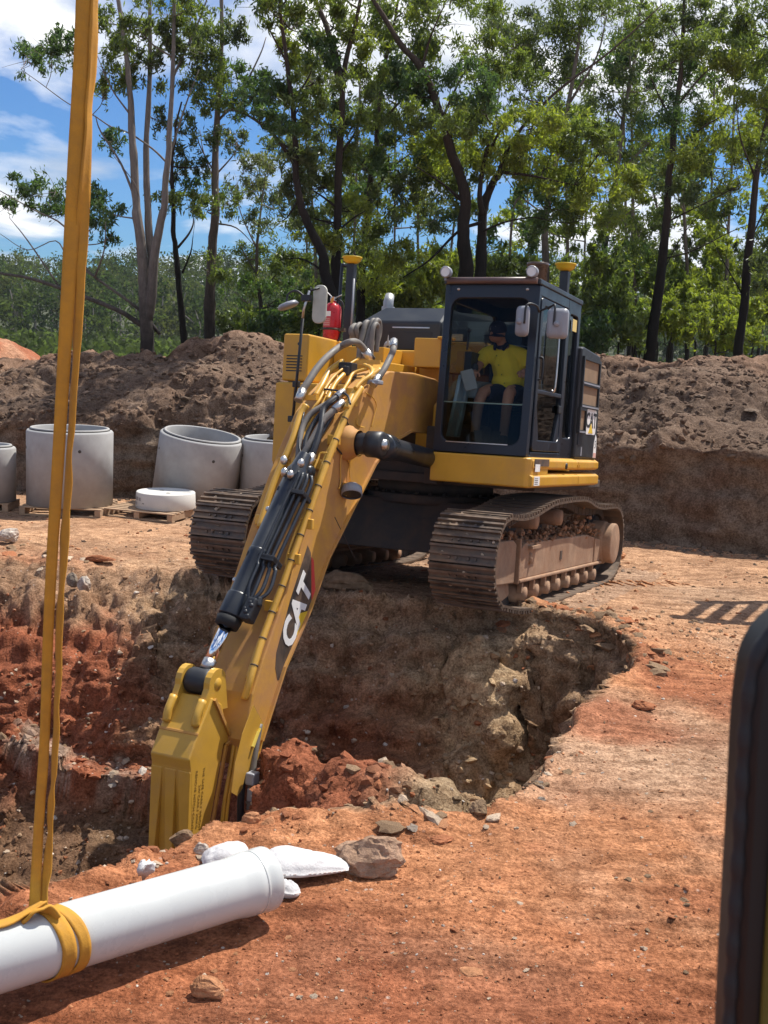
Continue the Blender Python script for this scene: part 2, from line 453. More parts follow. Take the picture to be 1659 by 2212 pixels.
# ------------------------------------------------------------------ ground with the excavation (one heightfield sheet out to the horizon)
# pit rim, point by point, with the steepness of the wall below each edge
RIM = [((-0.62, 6.22), 3.2), ((0.72, 6.40), 4.0), ((1.20, 7.40), 6.0), ((2.46, 10.25), 3.0), ((2.25, 10.95), 2.6), ((1.62, 11.45), 1.75),
       ((0.70, 11.38), 1.6), ((-0.60, 11.6), 1.55), ((-1.75, 12.15), 1.25), ((-2.6, 13.05), .62), ((-4.8, 13.75), .55), ((-9.0, 14.6), .55),
       ((-14.0, 15.0), .55), ((-14.0, 1.2), .8), ((-6.0, 2.9), 2.2), ((-3.0, 4.15), 3.0), ((-1.42, 5.25), 3.2), ((-1.02, 5.86), 3.2)]
RXY = np.array([p for p, _ in RIM]); RS = [s for _, s in RIM]
def seg_dist(x, y, a, b):
    ab = b - a; t = np.clip(((x - a[0]) * ab[0] + (y - a[1]) * ab[1]) / (ab @ ab), 0, 1)
    return np.hypot(x - a[0] - t * ab[0], y - a[1] - t * ab[1])
def inside(x, y, P):
    r = np.zeros(x.shape, bool); n = len(P)
    for i in range(n):
        (x0, y0), (x1, y1) = P[i], P[(i + 1) % n]
        c = ((y0 > y) != (y1 > y)) & (x < (x1 - x0) * (y - y0) / (y1 - y0 + 1e-12) + x0); r ^= c
    return r
nv = MROT[:, 2]
def base_z(x, y):
    flat_ = -0.15 * sstep(9.5, 16, y)
    dx, dy = x - MPOS[0], y - MPOS[1]
    lx = math.cos(TH) * dx + math.sin(TH) * dy; ly = -math.sin(TH) * dx + math.cos(TH) * dy
    plane = np.clip(-(nv[0] * dx + nv[1] * dy) / nv[2] - .03, -.26, .27)
    w = (1 - sstep(1.9, 3.4, np.abs(lx))) * (1 - sstep(2.6, 4.6, np.abs(ly)))
    return flat_ * (1 - w) + plane * w
def pit_terms(x, y):
    wob = np.stack([x * 1.7, y * 1.7, x * 0 + 3.3], -1)
    x = x + .16 * fbm(wob, 3, 5); y = y + .16 * fbm(wob, 3, 15)
    ins = inside(x, y, RXY); n = len(RXY); lim = np.full(x.shape, -99.0); dist = np.full(x.shape, 99.0)
    for i in range(n):
        d = seg_dist(x, y, RXY[i], RXY[(i + 1) % n]); dist = np.minimum(dist, d); lim = np.maximum(lim, -d * RS[i])
    # floor: bench of rubble at the left, deep trench in front of it, loose heap at the right
    fl = np.full(x.shape, -1.62)
    tr = sstep(-1.0, -1.55, x) * sstep(10.12, 9.98, y + .12 * x + .25 - .55 * sstep(-2.7, -4, x)) 
    fl = fl * (1 - tr) + (-2.75) * tr
    bench = sstep(-1.0, -1.7, x) * (1 - tr); fl = fl + bench * (.22 + .10 * (x < -3))
    g = lambda cx, cy, rx, ry, h: h * np.exp(-((x - cx) / rx) ** 2 - ((y - cy) / ry) ** 2)
    keep = 1 - tr
    fl = fl + keep * (g(-.75, 9.1, .75, .95, .74) + g(-.2, 8.3, .7, .9, .62) + g(.35, 7.5, .62, .7, 1.0) + g(-.35, 7.2, .55, .6, .92) + g(.85, 8.1, .35, .6, .35) + g(1.10, 10.80, .36, .42, 1.30) + g(.75, 10.9, .3, .3, .8) + g(.2, 10.95, .25, .3, .6) + g(-.35, 11.1, .25, .3, .55))
    return ins, dist, lim, fl
def ground_height(x, y):
    ins, dist, lim, fl = pit_terms(x, y)
    z = base_z(x, y); zi = np.maximum(np.minimum(z, .3) + lim, fl)
    return np.where(ins, np.minimum(z, zi), z), ins, dist, lim, fl
def grow(a, b, r0, g):
    out = [a]; s = r0
    while abs(out[-1] - b) > s:
        out.append(out[-1] + math.copysign(s, b - a)); s *= g
    return out[1:] + [b]
rows = [3.35]
while rows[-1] < 17.6: rows.append(rows[-1] + (.0046 * rows[-1] if not 9.6 < rows[-1] < 11.9 else .017))
rows = grow(3.35, -6.0, .2, 1.35)[::-1] + rows + grow(rows[-1], 1500.0, .3, 1.25)
tt = list(np.linspace(-.56, .46, 520)); st = tt[1] - tt[0]
tt = grow(tt[0], -14, st * 1.6, 1.22)[::-1] + tt + grow(tt[-1], 14, st * 1.6, 1.22)
ry, rt = np.array(rows), np.array(tt)
GY = np.repeat(ry[:, None], len(rt), 1); GX = rt[None, :] * np.maximum(GY, 2.2)
GZ, INS, DIST, LIM, FL = ground_height(GX, GY)
wallm = INS & (GZ > FL + .03)
deep = np.clip(-GZ, 0, 3)
V = np.stack([GX, GY, GZ], -1)
# normals of the plain form, then relief pushed along them
def grid_normals(V):
    a = np.gradient(V, axis=0); b = np.gradient(V, axis=1); n = np.cross(b, a); return n / np.maximum(np.linalg.norm(n, axis=-1, keepdims=True), 1e-9)
N = grid_normals(V)
near = (GY < 19) & (GY > 2.5) & (np.abs(GX) < 14)
P = V.copy()
lx_ = (math.cos(TH) * (GX - MPOS[0]) + math.sin(TH) * (GY - MPOS[1])); ly_ = (-math.sin(TH) * (GX - MPOS[0]) + math.cos(TH) * (GY - MPOS[1]))
rough = np.where(INS, .05 + .10 * sstep(0, .5, deep), .012)
rim = np.exp(-(DIST / .28) ** 2) * (~INS)
rough = rough + .035 * rim
trw = ((GX < -1.1) & (GX > -3.4) & (GY > 9.3) & (GY < 10.7) & INS); rough = np.where(trw, .05, rough)
rubble_flat = sstep(.05, .5, fbm(V * .55, 3, 77)) * (GY < 16)             # churned patches of the level ground
lefttop = sstep(-.8, -2.0, GX) * sstep(11.5, 13, GY) * sstep(16, 14, GY)
rough = rough + .03 * lefttop
D = np.zeros(GX.shape)
idx = near
Q = V[idx]
L1, L2 = lumps(Q * 4.2, 3), lumps(Q * 9.5, 8)
D[idx] = rough[idx] * (1.5 * fbm(Q * 1.6, 4, 21) + 1.0 * fbm(Q * 5, 4, 31) + 1.1 * (L1 - .25) + .6 * (L2 - .25))
D[idx] += np.where(INS[idx], 0, (.010 * (L2 - .2) * (1 + 2.2 * rubble_flat[idx]) + .016 * fbm(Q * 2.2, 4, 41)))
bigw = (wallm & (GX > -2.6)) * 1.0
LB_ = lumps(Q * 1.25, 61); LC_ = lumps(Q * 2.4, 65)
D[idx] += bigw[idx] * (.34 * (LB_ - .35) + .22 * (LC_ - .3))
# ledges of the layered far wall
lay = wallm & (GX > -2.4)
D += np.where(lay, .05 * np.sign(np.sin(GZ * 17 + 2.2 * fbm(V * 1.1, 2, 9))) * np.abs(np.sin(GZ * 17)) ** .5, 0)
P = V + N * D[..., None]
# grouser prints pressed into the track-rolled strip at the near right, and blade streaks
def strip(px0, py0, px1, py1, w, pitch, amp, s0, s1):
    a, b = on_z(px0, py0)[:2], on_z(px1, py1)[:2]; d = (b - a) / np.linalg.norm(b - a)
    u = (GX - a[0]) * d[0] + (GY - a[1]) * d[1]; v = (GX - a[0]) * -d[1] + (GY - a[1]) * d[0]
    L = np.linalg.norm(b - a)
    m = sstep(w, w * .8, np.abs(v)) * sstep(-.1, .1, u) * sstep(L + .1, L - .1, u)
    return m * amp * (np.abs(np.sin(u * math.pi / pitch)) ** 3 - .3) * (0.4 + .6 * sstep(-.3, .3, fbm(V * 2.3, 2, 55)))
P[..., 2] += np.where(~INS, strip(1560, 2400, 1535, 1800, .30, .15, .03, 0, 1) + strip(1310, 2300, 1270, 1960, .30, .15, .012, 0, 1)
                      + strip(1500, 1410, 1180, 1215, .36, .19, .02, 0, 1), 0)
st_ = fbm(np.stack([GX * .9 + .3 * GY, GY * 9, GX * 0], -1), 4, 61)
P[..., 2] += np.where(near & ~INS & (GY < 16), .011 * st_ * (1 - .6 * rubble_flat), 0)
P[..., 2] += np.where(~INS, .035 * rim * (.4 + L1.mean()), 0)
# soil kinds, plus painted sunlight on the slump and shadow in the trench
def mixv(a, b, t): return a * (1 - t[..., None]) + np.asarray(b) * t[..., None]
orange, red, brown, pale, greyb, dkbrown = (.43, .192, .090), (.30, .105, .048), (.25, .165, .105), (.40, .33, .26), (.215, .165, .125), (.135, .085, .058)
C = np.zeros(V.shape) + np.array(orange)
f1 = fbm(V * .5, 4, 101); f2 = fbm(V * 1.6, 4, 111); f3 = fbm(V * 4, 3, 121)
C = mixv(C, (.42, .25, .145), sstep(8.5, 12.5, GY + 2 * f1) * .9)                    # the level ground turns browner with distance
C = mixv(C, (.33, .225, .15), sstep(.08, .45, f1) * .55)
C = mixv(C, red, sstep(.12, .5, f2 - .1 * f1) * .55 * sstep(9, 6, GY))
C = mixv(C, (.47, .315, .205), sstep(.14, .5, fbm(V * .8 + 9, 5, 131)) * .5)
C = mixv(C, (.30, .105, .05), sstep(.0, .40, fbm(V * 1.1 + 19, 5, 151)) * .75 * (GY < 11))
C = mixv(C, (.29, .095, .042), sstep(6.0, 4.3, GY + .6 * f2 + .22 * GX) * .8)
C = mixv(C, (.36, .22, .13), lefttop * .8)
C = mixv(C, red, sstep(-2.6, -4.2, GX + f2) * sstep(15.2, 13.6, GY) * .5)
inn = INS.astype(float)
zz_ = P[..., 2]
wallc = np.zeros(V.shape) + np.array((.33, .215, .13))
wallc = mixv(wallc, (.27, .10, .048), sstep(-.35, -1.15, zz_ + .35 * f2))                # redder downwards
wallc = mixv(wallc, (.30, .205, .12), sstep(.1, .4, f2) * .6)
leftw = sstep(-1.9, -2.9, GX + .5 * f2)
wallc = mixv(wallc, (.25, .082, .04), leftw * sstep(-.15, -.6, zz_ + .3 * f2))
wallc = mixv(wallc, (.29, .17, .10), leftw * sstep(-.6, -.15, zz_ + .3 * f2) * .8)
flr = inn * (1 - wallm) * (GX < -.9) * sstep(-1.62, -1.5, zz_); wallc = mixv(wallc, (.36, .29, .22), flr * sstep(-.1, .4, f3 + .1) * .7)
pile = (~wallm) & INS & (GX > -1.5) & (GY > 6.6); wallc = mixv(wallc, (.30, .105, .052), pile * sstep(.55, -.05, GX + .5 * f2))
wallc = mixv(wallc, (.30, .215, .13), pile * sstep(.0, .7, GX + .5 * f2) * .8)
wallc = mixv(wallc, (.43, .30, .175), inn * np.exp(-((GX - 1.0) / .6) ** 2 - ((GY - 10.8) / .75) ** 2) * .95)  # lighter patch painted in for the sunlit slump
deepf = inn * sstep(-1.5, -1.9, zz_); wallc = mixv(wallc, (.15, .095, .055), deepf * .85)  # trench darkened with depth: its deep shadow is painted in
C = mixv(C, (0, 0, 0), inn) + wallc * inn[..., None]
C = mixv(C, (.28, .20, .145), ((np.abs(lx_) < 2.1) & (np.abs(ly_) < 3.4) & ~INS) * .5)
far = sstep(24, 30, GY); C = mixv(C, (.085, .085, .038), far)
C = C * (1 + .10 * f3[..., None])
R, Cn = GX.shape
I = np.arange(R * Cn).reshape(R, Cn)
Fq = np.stack([I[:-1, :-1], I[:-1, 1:], I[1:, 1:], I[1:, :-1]], -1).reshape(-1, 4)
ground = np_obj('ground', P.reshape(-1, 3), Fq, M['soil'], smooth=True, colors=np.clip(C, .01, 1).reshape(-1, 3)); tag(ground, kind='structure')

from bisect import bisect
def ground_at(x, y):
    """height of the built surface near a point (nearest grid vertex)"""
    j = min(max(bisect(rows, y), 1), R - 1); j = j if abs(rows[j] - y) < abs(rows[j - 1] - y) else j - 1
    k = min(max(bisect(tt, x / max(rows[j], 2.2)), 1), Cn - 1)
    return float(P[j, k, 2])

# ------------------------------------------------------------------ spoil bank behind: cut face, then a slope of clods to the crest
crest_px = [(-900, 770), (-300, 768), (0, 766), (90, 752), (200, 748), (330, 738), (430, 724), (510, 712), (560, 716), (640, 730), (800, 742), (960, 746), (1250, 752), (1400, 757), (1500, 756), (1600, 762), (1700, 760), (2200, 772)]
cw = np.array([at_y(a, b, 23.2) for a, b in crest_px])
fx = np.array([-16, -8, -4.5, -3, 0, 3.6, 5.4, 9, 16.0]); fy = np.array([20.2, 19.9, 19.8, 19.7, 19.2, 17.6, 16.9, 16.4, 16.2])
bx = np.concatenate([np.linspace(-15, -9.5, 40), np.linspace(-9.4, 9.4, 430), np.linspace(9.5, 15, 40)])
prof = np.concatenate([np.linspace(0, 1, 34)[:-1], np.linspace(1, 2, 120)[:-1], np.linspace(2, 3, 40)])
BX, BP = np.meshgrid(bx, prof)
foot = np.interp(bx, fx, fy)[None, :] + .25 * fbm(np.stack([BX[:1] * .8, BX[:1] * 0, BX[:1] * 0], -1), 3, 7)
cz = np.interp(bx, cw[:, 0], cw[:, 2])[None, :] - .17; cy = 23.2 + .5 * np.sin(BX * .6)
h1 = 1.02 + .22 * fbm(np.stack([BX * .6, BX * 0, BX * 0 + 4], -1), 3, 3) + .25 * sstep(3, 6, BX)
s1 = np.clip(BP, 0, 1); s2 = np.clip(BP - 1, 0, 1); s3 = np.clip(BP - 2, 0, 1)
BY = foot + .28 * s1 + s2 * (cy - foot - .28) + s3 * 6.5
BZ = -.35 + (h1 + .35) * s1 + (cz - h1) * (s2 ** .82) + s3 * s3 * (-.4 - cz) - .10 * np.sin(np.pi * s3)
Vb = np.stack([BX, BY, BZ], -1); Nb = grid_normals(Vb)
if Nb[50, 200, 2] < 0: Nb = -Nb
face = ((BP < 1)).astype(float)
Lb1, Lb2, Lb3 = lumps(Vb * 1.6, 31), lumps(Vb * 3.6, 33), lumps(Vb * 7.5, 35)
amp = 1 - .55 * face
cl_ = sstep(-.25, .35, fbm(Vb * .55 + 3, 3, 77)); Db = amp * (.24 * fbm(Vb * .7, 4, 71) + (.10 + .32 * cl_) * (Lb1 - .3) + (.05 + .20 * cl_) * (Lb2 - .3) + (.035 + .08 * cl_) * (Lb3 - .3)) + face * (.03 * np.sin(BZ * 16 + 5 * fbm(Vb, 2, 4)) + .16 * fbm(Vb * 1.3, 4, 44) + .12 * (Lb2 - .3))
Db = Db * (1 - .6 * sstep(2.2, 3, BP)) * sstep(0, .05, BP)
lip = np.exp(-((BP - 1.02) / .10) ** 2); Db += .16 * lip * (.5 + fbm(Vb * 2, 3, 91))
hol = sstep(.15, .5, fbm(Vb * .8 + 5, 3, 95)); Db -= .25 * hol * (1 - face)
Pb = Vb + Nb * Db[..., None]
Cb = np.zeros(Vb.shape) + np.array((.155, .100, .068))
g1, g2 = fbm(Vb * .45, 4, 141), fbm(Vb * 2.2, 4, 143)
Cb = mixv(Cb, (.205, .142, .10), sstep(-.1, .4, g2) * .7)
Cb = mixv(Cb, (.115, .078, .056), sstep(.05, .5, g1) * .8)
Cb = mixv(Cb, (.26, .155, .10), sstep(1.85, 2.05, BP) * .6)
Cb = mixv(Cb, (.17, .125, .09), face * .85)
Cb = mixv(Cb, (.15, .10, .07), face * sstep(.1, .4, g2))
Rb, Cbn = BX.shape; I = np.arange(Rb * Cbn).reshape(Rb, Cbn)
Fb = np.stack([I[:-1, :-1], I[:-1, 1:], I[1:, 1:], I[1:, :-1]], -1).reshape(-1, 4)
bank = np_obj('dirt_bank', Pb.reshape(-1, 3), Fb, M['bank'], smooth=True, colors=np.clip(Cb, .01, 1).reshape(-1, 3)); tag(bank, kind='structure')

# red soil mound far behind at the left
q = on_z(40, 742, 0)
u = np.linspace(-1, 1, 90); UX, UY = np.meshgrid(u, u)
c0 = at_y(40, 760, 44.0); top = at_y(30, 722, 44.0)[2] - .25
mz = np.maximum(0, 1 - (UX ** 2 + UY ** 2)) ** .8 * (top + .6) - .6
Vm = np.stack([c0[0] - 1.2 + UX * 3.6, 44 + UY * 5, mz], -1); Nm = grid_normals(Vm); Nm = Nm * np.sign(Nm[45, 45, 2])
Pm = Vm + Nm * (.35 * fbm(Vm * .8, 4, 5) + .12 * lumps(Vm * 1.5, 4))[..., None]
Cm = np.zeros(Vm.shape) + np.array((.36, .13, .065)); Cm = mixv(Cm, (.42, .22, .13), sstep(0, .4, fbm(Vm * .6, 3, 9)))
I = np.arange(8100).reshape(90, 90); Fm = np.stack([I[:-1, :-1], I[:-1, 1:], I[1:, 1:], I[1:, :-1]], -1).reshape(-1, 4)
tag(np_obj('red_soil_mound', Pm.reshape(-1, 3), Fm, M['bank'], smooth=True, colors=Cm.reshape(-1, 3)), kind='structure')
# ------------------------------------------------------------------ excavator (all parts in machine coordinates under one empty)
EX = empty('excavator', label='yellow tracked excavator with dark cab standing at the pit edge, boom reaching down', cat='excavator')
EX.matrix_world = MMAT
def resample(P, n, closed=True):
    P = np.asarray(P, float); Q = np.vstack([P, P[:1]]) if closed else P
    L = np.concatenate([[0], np.cumsum(np.linalg.norm(np.diff(Q, axis=0), axis=1))])
    s = np.linspace(0, L[-1], n, endpoint=not closed)
    return np.stack([np.interp(s, L, Q[:, i]) for i in range(P.shape[1])], 1)
def rock_shape(seed, n_sub=1):
    import bmesh
    bm = bmesh.new(); bmesh.ops.create_icosphere(bm, subdivisions=n_sub, radius=1.0)
    r = np.random.default_rng(seed); V = np.array([v.co[:] for v in bm.verts]); Fs = np.array([[v.index for v in f.verts] for f in bm.faces]); bm.free()
    for _ in range(9):                                            # cut by random planes: a broken stone
        n = r.normal(size=3); n /= np.linalg.norm(n); h = r.uniform(.45, .85); d = V @ n
        V = np.where((d > h)[:, None], V - np.outer(d - h, n), V)
    V = V * (1 + (.10 if n_sub < 4 else .012) * r.normal(size=(len(V), 1))) * np.array([1, r.uniform(.7, 1), r.uniform(.5, .85)])
    return V, Fs
ROCKS = [rock_shape(i, 1) for i in range(14)]
ROCKS2 = [rock_shape(100 + i, 2) for i in range(10)]
ROCKS3 = [rock_shape(200 + i, 3) for i in range(8)]
def rand_rot(r):
    q = r.normal(size=4); q /= np.linalg.norm(q); w, x, y, z = q
    return np.array([[1-2*(y*y+z*z), 2*(x*y-z*w), 2*(x*z+y*w)], [2*(x*y+z*w), 1-2*(x*x+z*z), 2*(y*z-x*w)], [2*(x*z-y*w), 2*(y*z+x*w), 1-2*(x*x+y*y)]])
def merge_rocks(pos, size, r, shapes=ROCKS, tone=None, squash=1.0):
    """one mesh out of many small clods; tone (n,3) gives each its soil colour"""
    Vs, Fs, Cs, b = [], [], [], 0
    for i, (p, s) in enumerate(zip(pos, size)):
        v, f = shapes[r.integers(len(shapes))]
        w = (v @ rand_rot(r).T) * s; w[:, 2] *= squash
        Vs.append(w + p); Fs.append(f + b); b += len(v)
        if tone is not None: Cs.append(np.repeat(tone[i][None] * r.uniform(.75, 1.25), len(v), 0))
    return np.vstack(Vs), np.vstack(Fs), (np.clip(np.vstack(Cs), 0.01, 1) if tone is not None else None)
M['clod'] = None
def clod_mat(name):
    m, t, b, _ = new_mat(name); at = nd(t, 'ShaderNodeAttribute', attribute_name='soil')
    c = mixc_(t, 1.0, at.outputs['Color'], ramp(t, noise(t, 14, 7, .7), [(.3, (.6, .58, .56)), (.7, (1.3, 1.3, 1.32))]), 'MULTIPLY')
    t.links.new(c, b.inputs['Base Color']); b.inputs['Roughness'].default_value = .95; b.inputs['Specular IOR Level'].default_value = .15
    bump(t, b, noise(t, 40, 6, .7), .8, .02); return m
M['clod'] = clod_mat('loose clods')

# --- crawler tracks
loop = [(-2.27,.125),(-1.75,.03),(-1.2,-.02),(-.6,-.035),(0,-.035),(1.6,-.035),(2.18,0.0),(2.5,.12),(2.655,.35),(2.655,.6),(2.52,.82),(2.25,.94),(1.85,.955),(1.5,.955),(1.1,.99),(.75,1.06),(.42,1.085),(-.55,1.075),(-1.0,1.025),(-1.4,.965),(-1.83,.95),(-2.2,.975),(-2.43,.87),(-2.545,.66),(-2.555,.45),(-2.47,.27)]
LP = spline(loop + [loop[0]], 8)[:-1]
NSH = 66
pts = resample(LP, NSH)
pitch = np.linalg.norm(np.diff(np.vstack([pts, pts[:1]]), axis=0), axis=1).mean()
def shoe_mesh():
    m = MB(); w = .33; l = pitch * .47
    m.box((-w, -l, -.028), (w, l, -.004))
    m.box((-w, -l, -.004), (w, -l + .022, .03)); m.box((-w, l - .022, -.004), (w, l, .024)); m.box((-w, -.012, -.004), (w, .012, .026))
    for sx in (-.13, -.06, .06, .13):
        m.cyl((sx, .035, -.004), (sx, .035, .014), .014, 6, smooth=False)
    o = m.build('track_shoe', M['track']); return o
shoe0 = shoe_mesh()
for side in (1, -1):
    cx = side * 1.34
    tb = MB()
    a = 1 if side > 0 else -1
    xo, xi = cx + a * .21, cx - a * .20
    x0, x1 = min(xo, xi), max(xo, xi)
    # side frame with sloped top, lower flange, guard block in front, motor housing behind
    tb.prism([(-1.45,.30),(1.9,.25),(1.9,.52),(1.2,.62),(-1.3,.66),(-1.45,.60)], x0, x1)
    tb.prism([(-1.48,.27),(1.92,.215),(1.92,.25),(-1.48,.305)], x0 - .03, x1 + .03)
    tb.prism([(-2.16,.30),(-1.52,.27),(-1.52,.66),(-1.62,.71),(-2.1,.72),(-2.16,.66)], x0 + .04, x1 - .02)
    tb.prism([(-2.10,.30),(-1.55,.275),(-1.50,.14),(-1.72,.10)], x0 + .07, x1 - .07)
    tb.box((x0, -1.50, .26), (x1 + .015 if side > 0 else x1, -1.46, .72)); tb.box((x0 - (.015 if side < 0 else 0), 1.55, .22), (x1 + (.015 if side > 0 else 0), 1.60, .56))
    TR = tb.build('crawler_track', M['track_mud'], EX, .012)
    if side > 0:
        h = MB().box((xo - .002, .02, .40), (xo + .006, .10, .50)); h.build('inspection_hole', M['dark_steel'], TR)
        h = MB().box((xo, -1.2, .60), (xo + .05, -.9, .63)).cyl((xo - .01, -1.12, .55), (xo + .012, -1.12, .44), .03, 10); h.build('step_bracket', M['track_mud'], TR)
    # shoes
    for i in range(NSH):
        p, q = pts[i], pts[(i + 1) % NSH]; c = (p + q) / 2; t = (q - p) / np.linalg.norm(q - p)
        n = np.array([t[1], -t[0]])
        if i == 0 and side == 1: s = shoe0
        else: s = shoe0.copy(); COL.objects.link(s)
        s.parent = TR
        s.matrix_local = Matrix(((1, 0, 0, cx), (0, t[0], n[0], c[0]), (0, t[1], n[1], c[1]), (0, 0, 0, 1)))
    ch = MB()
    for i in range(NSH):
        p, q = pts[i], pts[(i + 1) % NSH]; c = (p + q) / 2; t = (q - p) / np.linalg.norm(q - p); n = np.array([t[1], -t[0]])
        for dx in (-.10, .07):
            a_ = np.array([cx + dx, *(c - t * pitch * .46 - n * .075)]); b_ = np.array([cx + dx, *(c + t * pitch * .46 - n * .075)])
            ch.bar(a_, b_, .035, .09, (0, n[0], n[1]))
    ch.build('track_chain', M['dark_steel'], TR)
    w = MB().lathe([(.0,-.11),(.2,-.11),(.22,-.05),(.36,-.05),(.39,-.09),(.40,-.09),(.40,.09),(.36,.05),(.22,.05),(.2,.11),(0,.11)], (cx, -2.05, .47), (1, 0, 0), 28); w.build('idler_wheel', M['dark_steel'], TR)
    w = MB()
    for k in range(21):
        q = 2*math.pi*k/21; w.bar((cx, 2.22 + .30*math.cos(q), .47 + .30*math.sin(q)), (cx, 2.22 + .41*math.cos(q), .47 + .41*math.sin(q)), .07, .06, (1, 0, 0))
    w.lathe([(0,-.05),(.33,-.05),(.33,.05),(0,.05)], (cx, 2.22, .47), (1, 0, 0), 28); w.build('sprocket', M['dark_steel'], TR)
    f0 = .02 if side > 0 else -.02
    d = MB().lathe([(.28,0),(.28,.16),(.275,.19),(.255,.21),(.26,.30),(.252,.32),(0,.32)], (cx + f0, 2.14, .47), (side, 0, 0), 32)
    d.build('final_drive_cover', M['track_mud'], TR, .008)
    for k in range(8):
        y = -1.28 + k * .41
        r_ = MB().lathe([(0,-.24),(.07,-.24),(.075,-.17),(.10,-.15),(.105,.15),(.075,.17),(.07,.24),(0,.24)], (cx, y, .145 - .01*k*.6), (1, 0, 0), 14)
        r_.bar((cx + a*.2, y - .07, .16), (cx + a*.2, y - .07, .26), .05, .05); r_.build('track_roller', M['track_mud'], TR)
    for y in (-.85, .08):
        r_ = MB().lathe([(0,-.18),(.085,-.18),(.095,-.1),(.095,.1),(.085,.18),(0,.18)], (cx, y, .87), (1, 0, 0), 16); r_.bar((cx, y, .6), (cx, y, .85), .06, .08); r_.build('carrier_roller', M['track_mud'], TR)
    # clinging mud along the frame top
    n = 420; r = np.random.default_rng(5 + side); y = np.concatenate([r.uniform(-1.35, 1.85, n), r.normal(1.45, .25, 120), r.uniform(-2.1, -1.5, 60)])
    pos = np.stack([cx + r.uniform(-.2, .215, len(y)), y, np.where(y < -1.48, .72, .63 - .03*np.maximum(0, y)) + np.abs(r.normal(0, .055, len(y))) * (1 + .9*np.exp(-((y-1.3)/.5)**2))], 1)
    sz = r.uniform(.012, .05, len(y)); tone = np.repeat(np.array([[.30, .165, .095]]), len(y), 0)
    v, f, c = merge_rocks(pos, sz, r, ROCKS, tone)
    tag(np_obj('caked_mud', v, f, M['clod'], TR, colors=c), kind='stuff')
    # dirt packed between the grousers on the front and top
    k = 260; s_ = r.integers(0, NSH, k); pos = []
    for i in s_:
        p, q = pts[i], pts[(i + 1) % NSH]; t = (q - p) / np.linalg.norm(q - p); n_ = np.array([t[1], -t[0]]); c_ = p + (q - p) * r.uniform(.2, .8) + n_ * .004
        pos.append((cx + np.clip(r.normal(0, .16), -.3, .3), *c_))
    v, f, c = merge_rocks(np.array(pos), r.uniform(.012, .034, k), r, ROCKS, np.repeat(np.array([[.44, .34, .25]]), k, 0), 1.0)
    tag(np_obj('packed_dirt', v, f, M['clod'], TR, colors=c), kind='stuff')

# --- car body, slew ring, deck
m = MB().prism([(-.95,.42),(.95,.42),(.7,.98),(-.7,.98)], -1.15, 1.15); m.cyl((0,0,.93), (0,0,1.04), .8, 32); m.build('car_body', M['dark_steel'], EX, .02)
m = MB().cyl((0,0,1.035), (0,0,1.2), .68, 40)
for k in range(30):
    q = 2*math.pi*k/30; m.cyl((.74*math.cos(q), .74*math.sin(q), 1.0), (.74*math.cos(q), .74*math.sin(q), 1.07), .025, 6)
m.build('slew_ring', M['dark_steel'], EX)
m = MB().box((-1.55,-1.15,1.19), (1.56,1.6,1.29)); m.box((-.62,-1.35,1.19), (-.40,1.6,1.95)); m.box((.40,-1.35,1.19), (.56,1.6,1.80)); m.box((-.9,-1.05,1.285), (.9,1.55,1.5))
m.build('swing_frame', M['dark_steel'], EX, .015)
m = MB().prism([(-1.30,1.9),(-1.30,2.1),(-.6,2.5),(1.6,2.55),(1.6,1.3),(-.9,1.3)], -.60, -.41); m.prism([(-1.2,1.8),(-1.2,2.02),(-.6,2.34),(1.6,2.34),(1.6,1.3),(-.9,1.3)], .40, .54)
m.build('boom_bracket', M['yellow'], EX, .012)
# rear body, counterweight
m = MB().box((-1.5,.25,1.5), (.50,1.58,2.72)); m.build('engine_housing', M['yellow'], EX, .03)
m = MB().prism([(-1.3,1.6),(1.15,1.6),(1.1,1.8),(.8,1.98),(.3,2.08),(-.5,2.08),(-1.0,1.98),(-1.28,1.8)], 1.18, 2.70, axis=2); m.build('counterweight', M['yellow'], EX, .06, 3)
m = MB().box((.02,-.08,2.44), (.54,.245,2.80)); m.build('deck_cover', M['yellow'], EX, .015)
m = MB().box((-.36,-.06,2.5), (-.02,.22,2.84)); m.box((-.06,-.10,2.83), (.10,.1,2.86)); m.build('valve_cover', M['yellow'], EX, .012)
# hood
hz = 3.30
m = MB().prism([(.62,2.722),(.60,3.10),(.86,hz),(1.6,hz),(1.9,3.1),(1.9,2.722)], -1.40, -.30)
for i, p in enumerate(list(m.v)):
    if p[0] < -1.3 and p[2] > 3.2: m.v[i] = (p[0] + .2, p[1], p[2])
H = m.build('engine_hood', M['hood'], EX, .03, 3)
m = MB().prism([(.66,2.722),(.66,3.0),(.92,hz - .03),(1.6,hz - .05),(1.9,2.9),(1.9,2.722)], -.295, 1.0)
for i, p in enumerate(list(m.v)):
    if p[0] > .9 and p[2] > 3.15: m.v[i] = (p[0], p[1], p[2] - .12)
m.build('hood_cover', M['hood'], EX, .03, 3)
m = MB().prism([(.42,2.722),(.42,2.92),(.50,3.02),(.66,3.02),(.66,2.722)], -.22, .5); a_ = m.build('filter_box', M['hood'], EX, .015)
MB().box((-.14,.412,2.86), (.06,.419,2.94)).build('label_plate', M['concrete_white'], a_)
MB().box((-.95,.585,3.02), (-.45,.60,3.035)).build('hood_latch_bar', M['steel'], H)
m = MB().box((-1.0,.60,2.76), (-.42,.612,2.98)); m.build('hood_panel', M['black'], H, .004)
p = mach(838, 672, 1, 1.15); m = MB().tube([(p[0], 1.15, 3.2), (p[0], 1.15, 3.42), (p[0] - .01, 1.2, 3.50)], [.068, .066, .06], 16); m.lathe([(.085, 0), (.085, .05)], (p[0], 1.15, 3.30)); m.build('exhaust_pipe', M['galv'], EX)
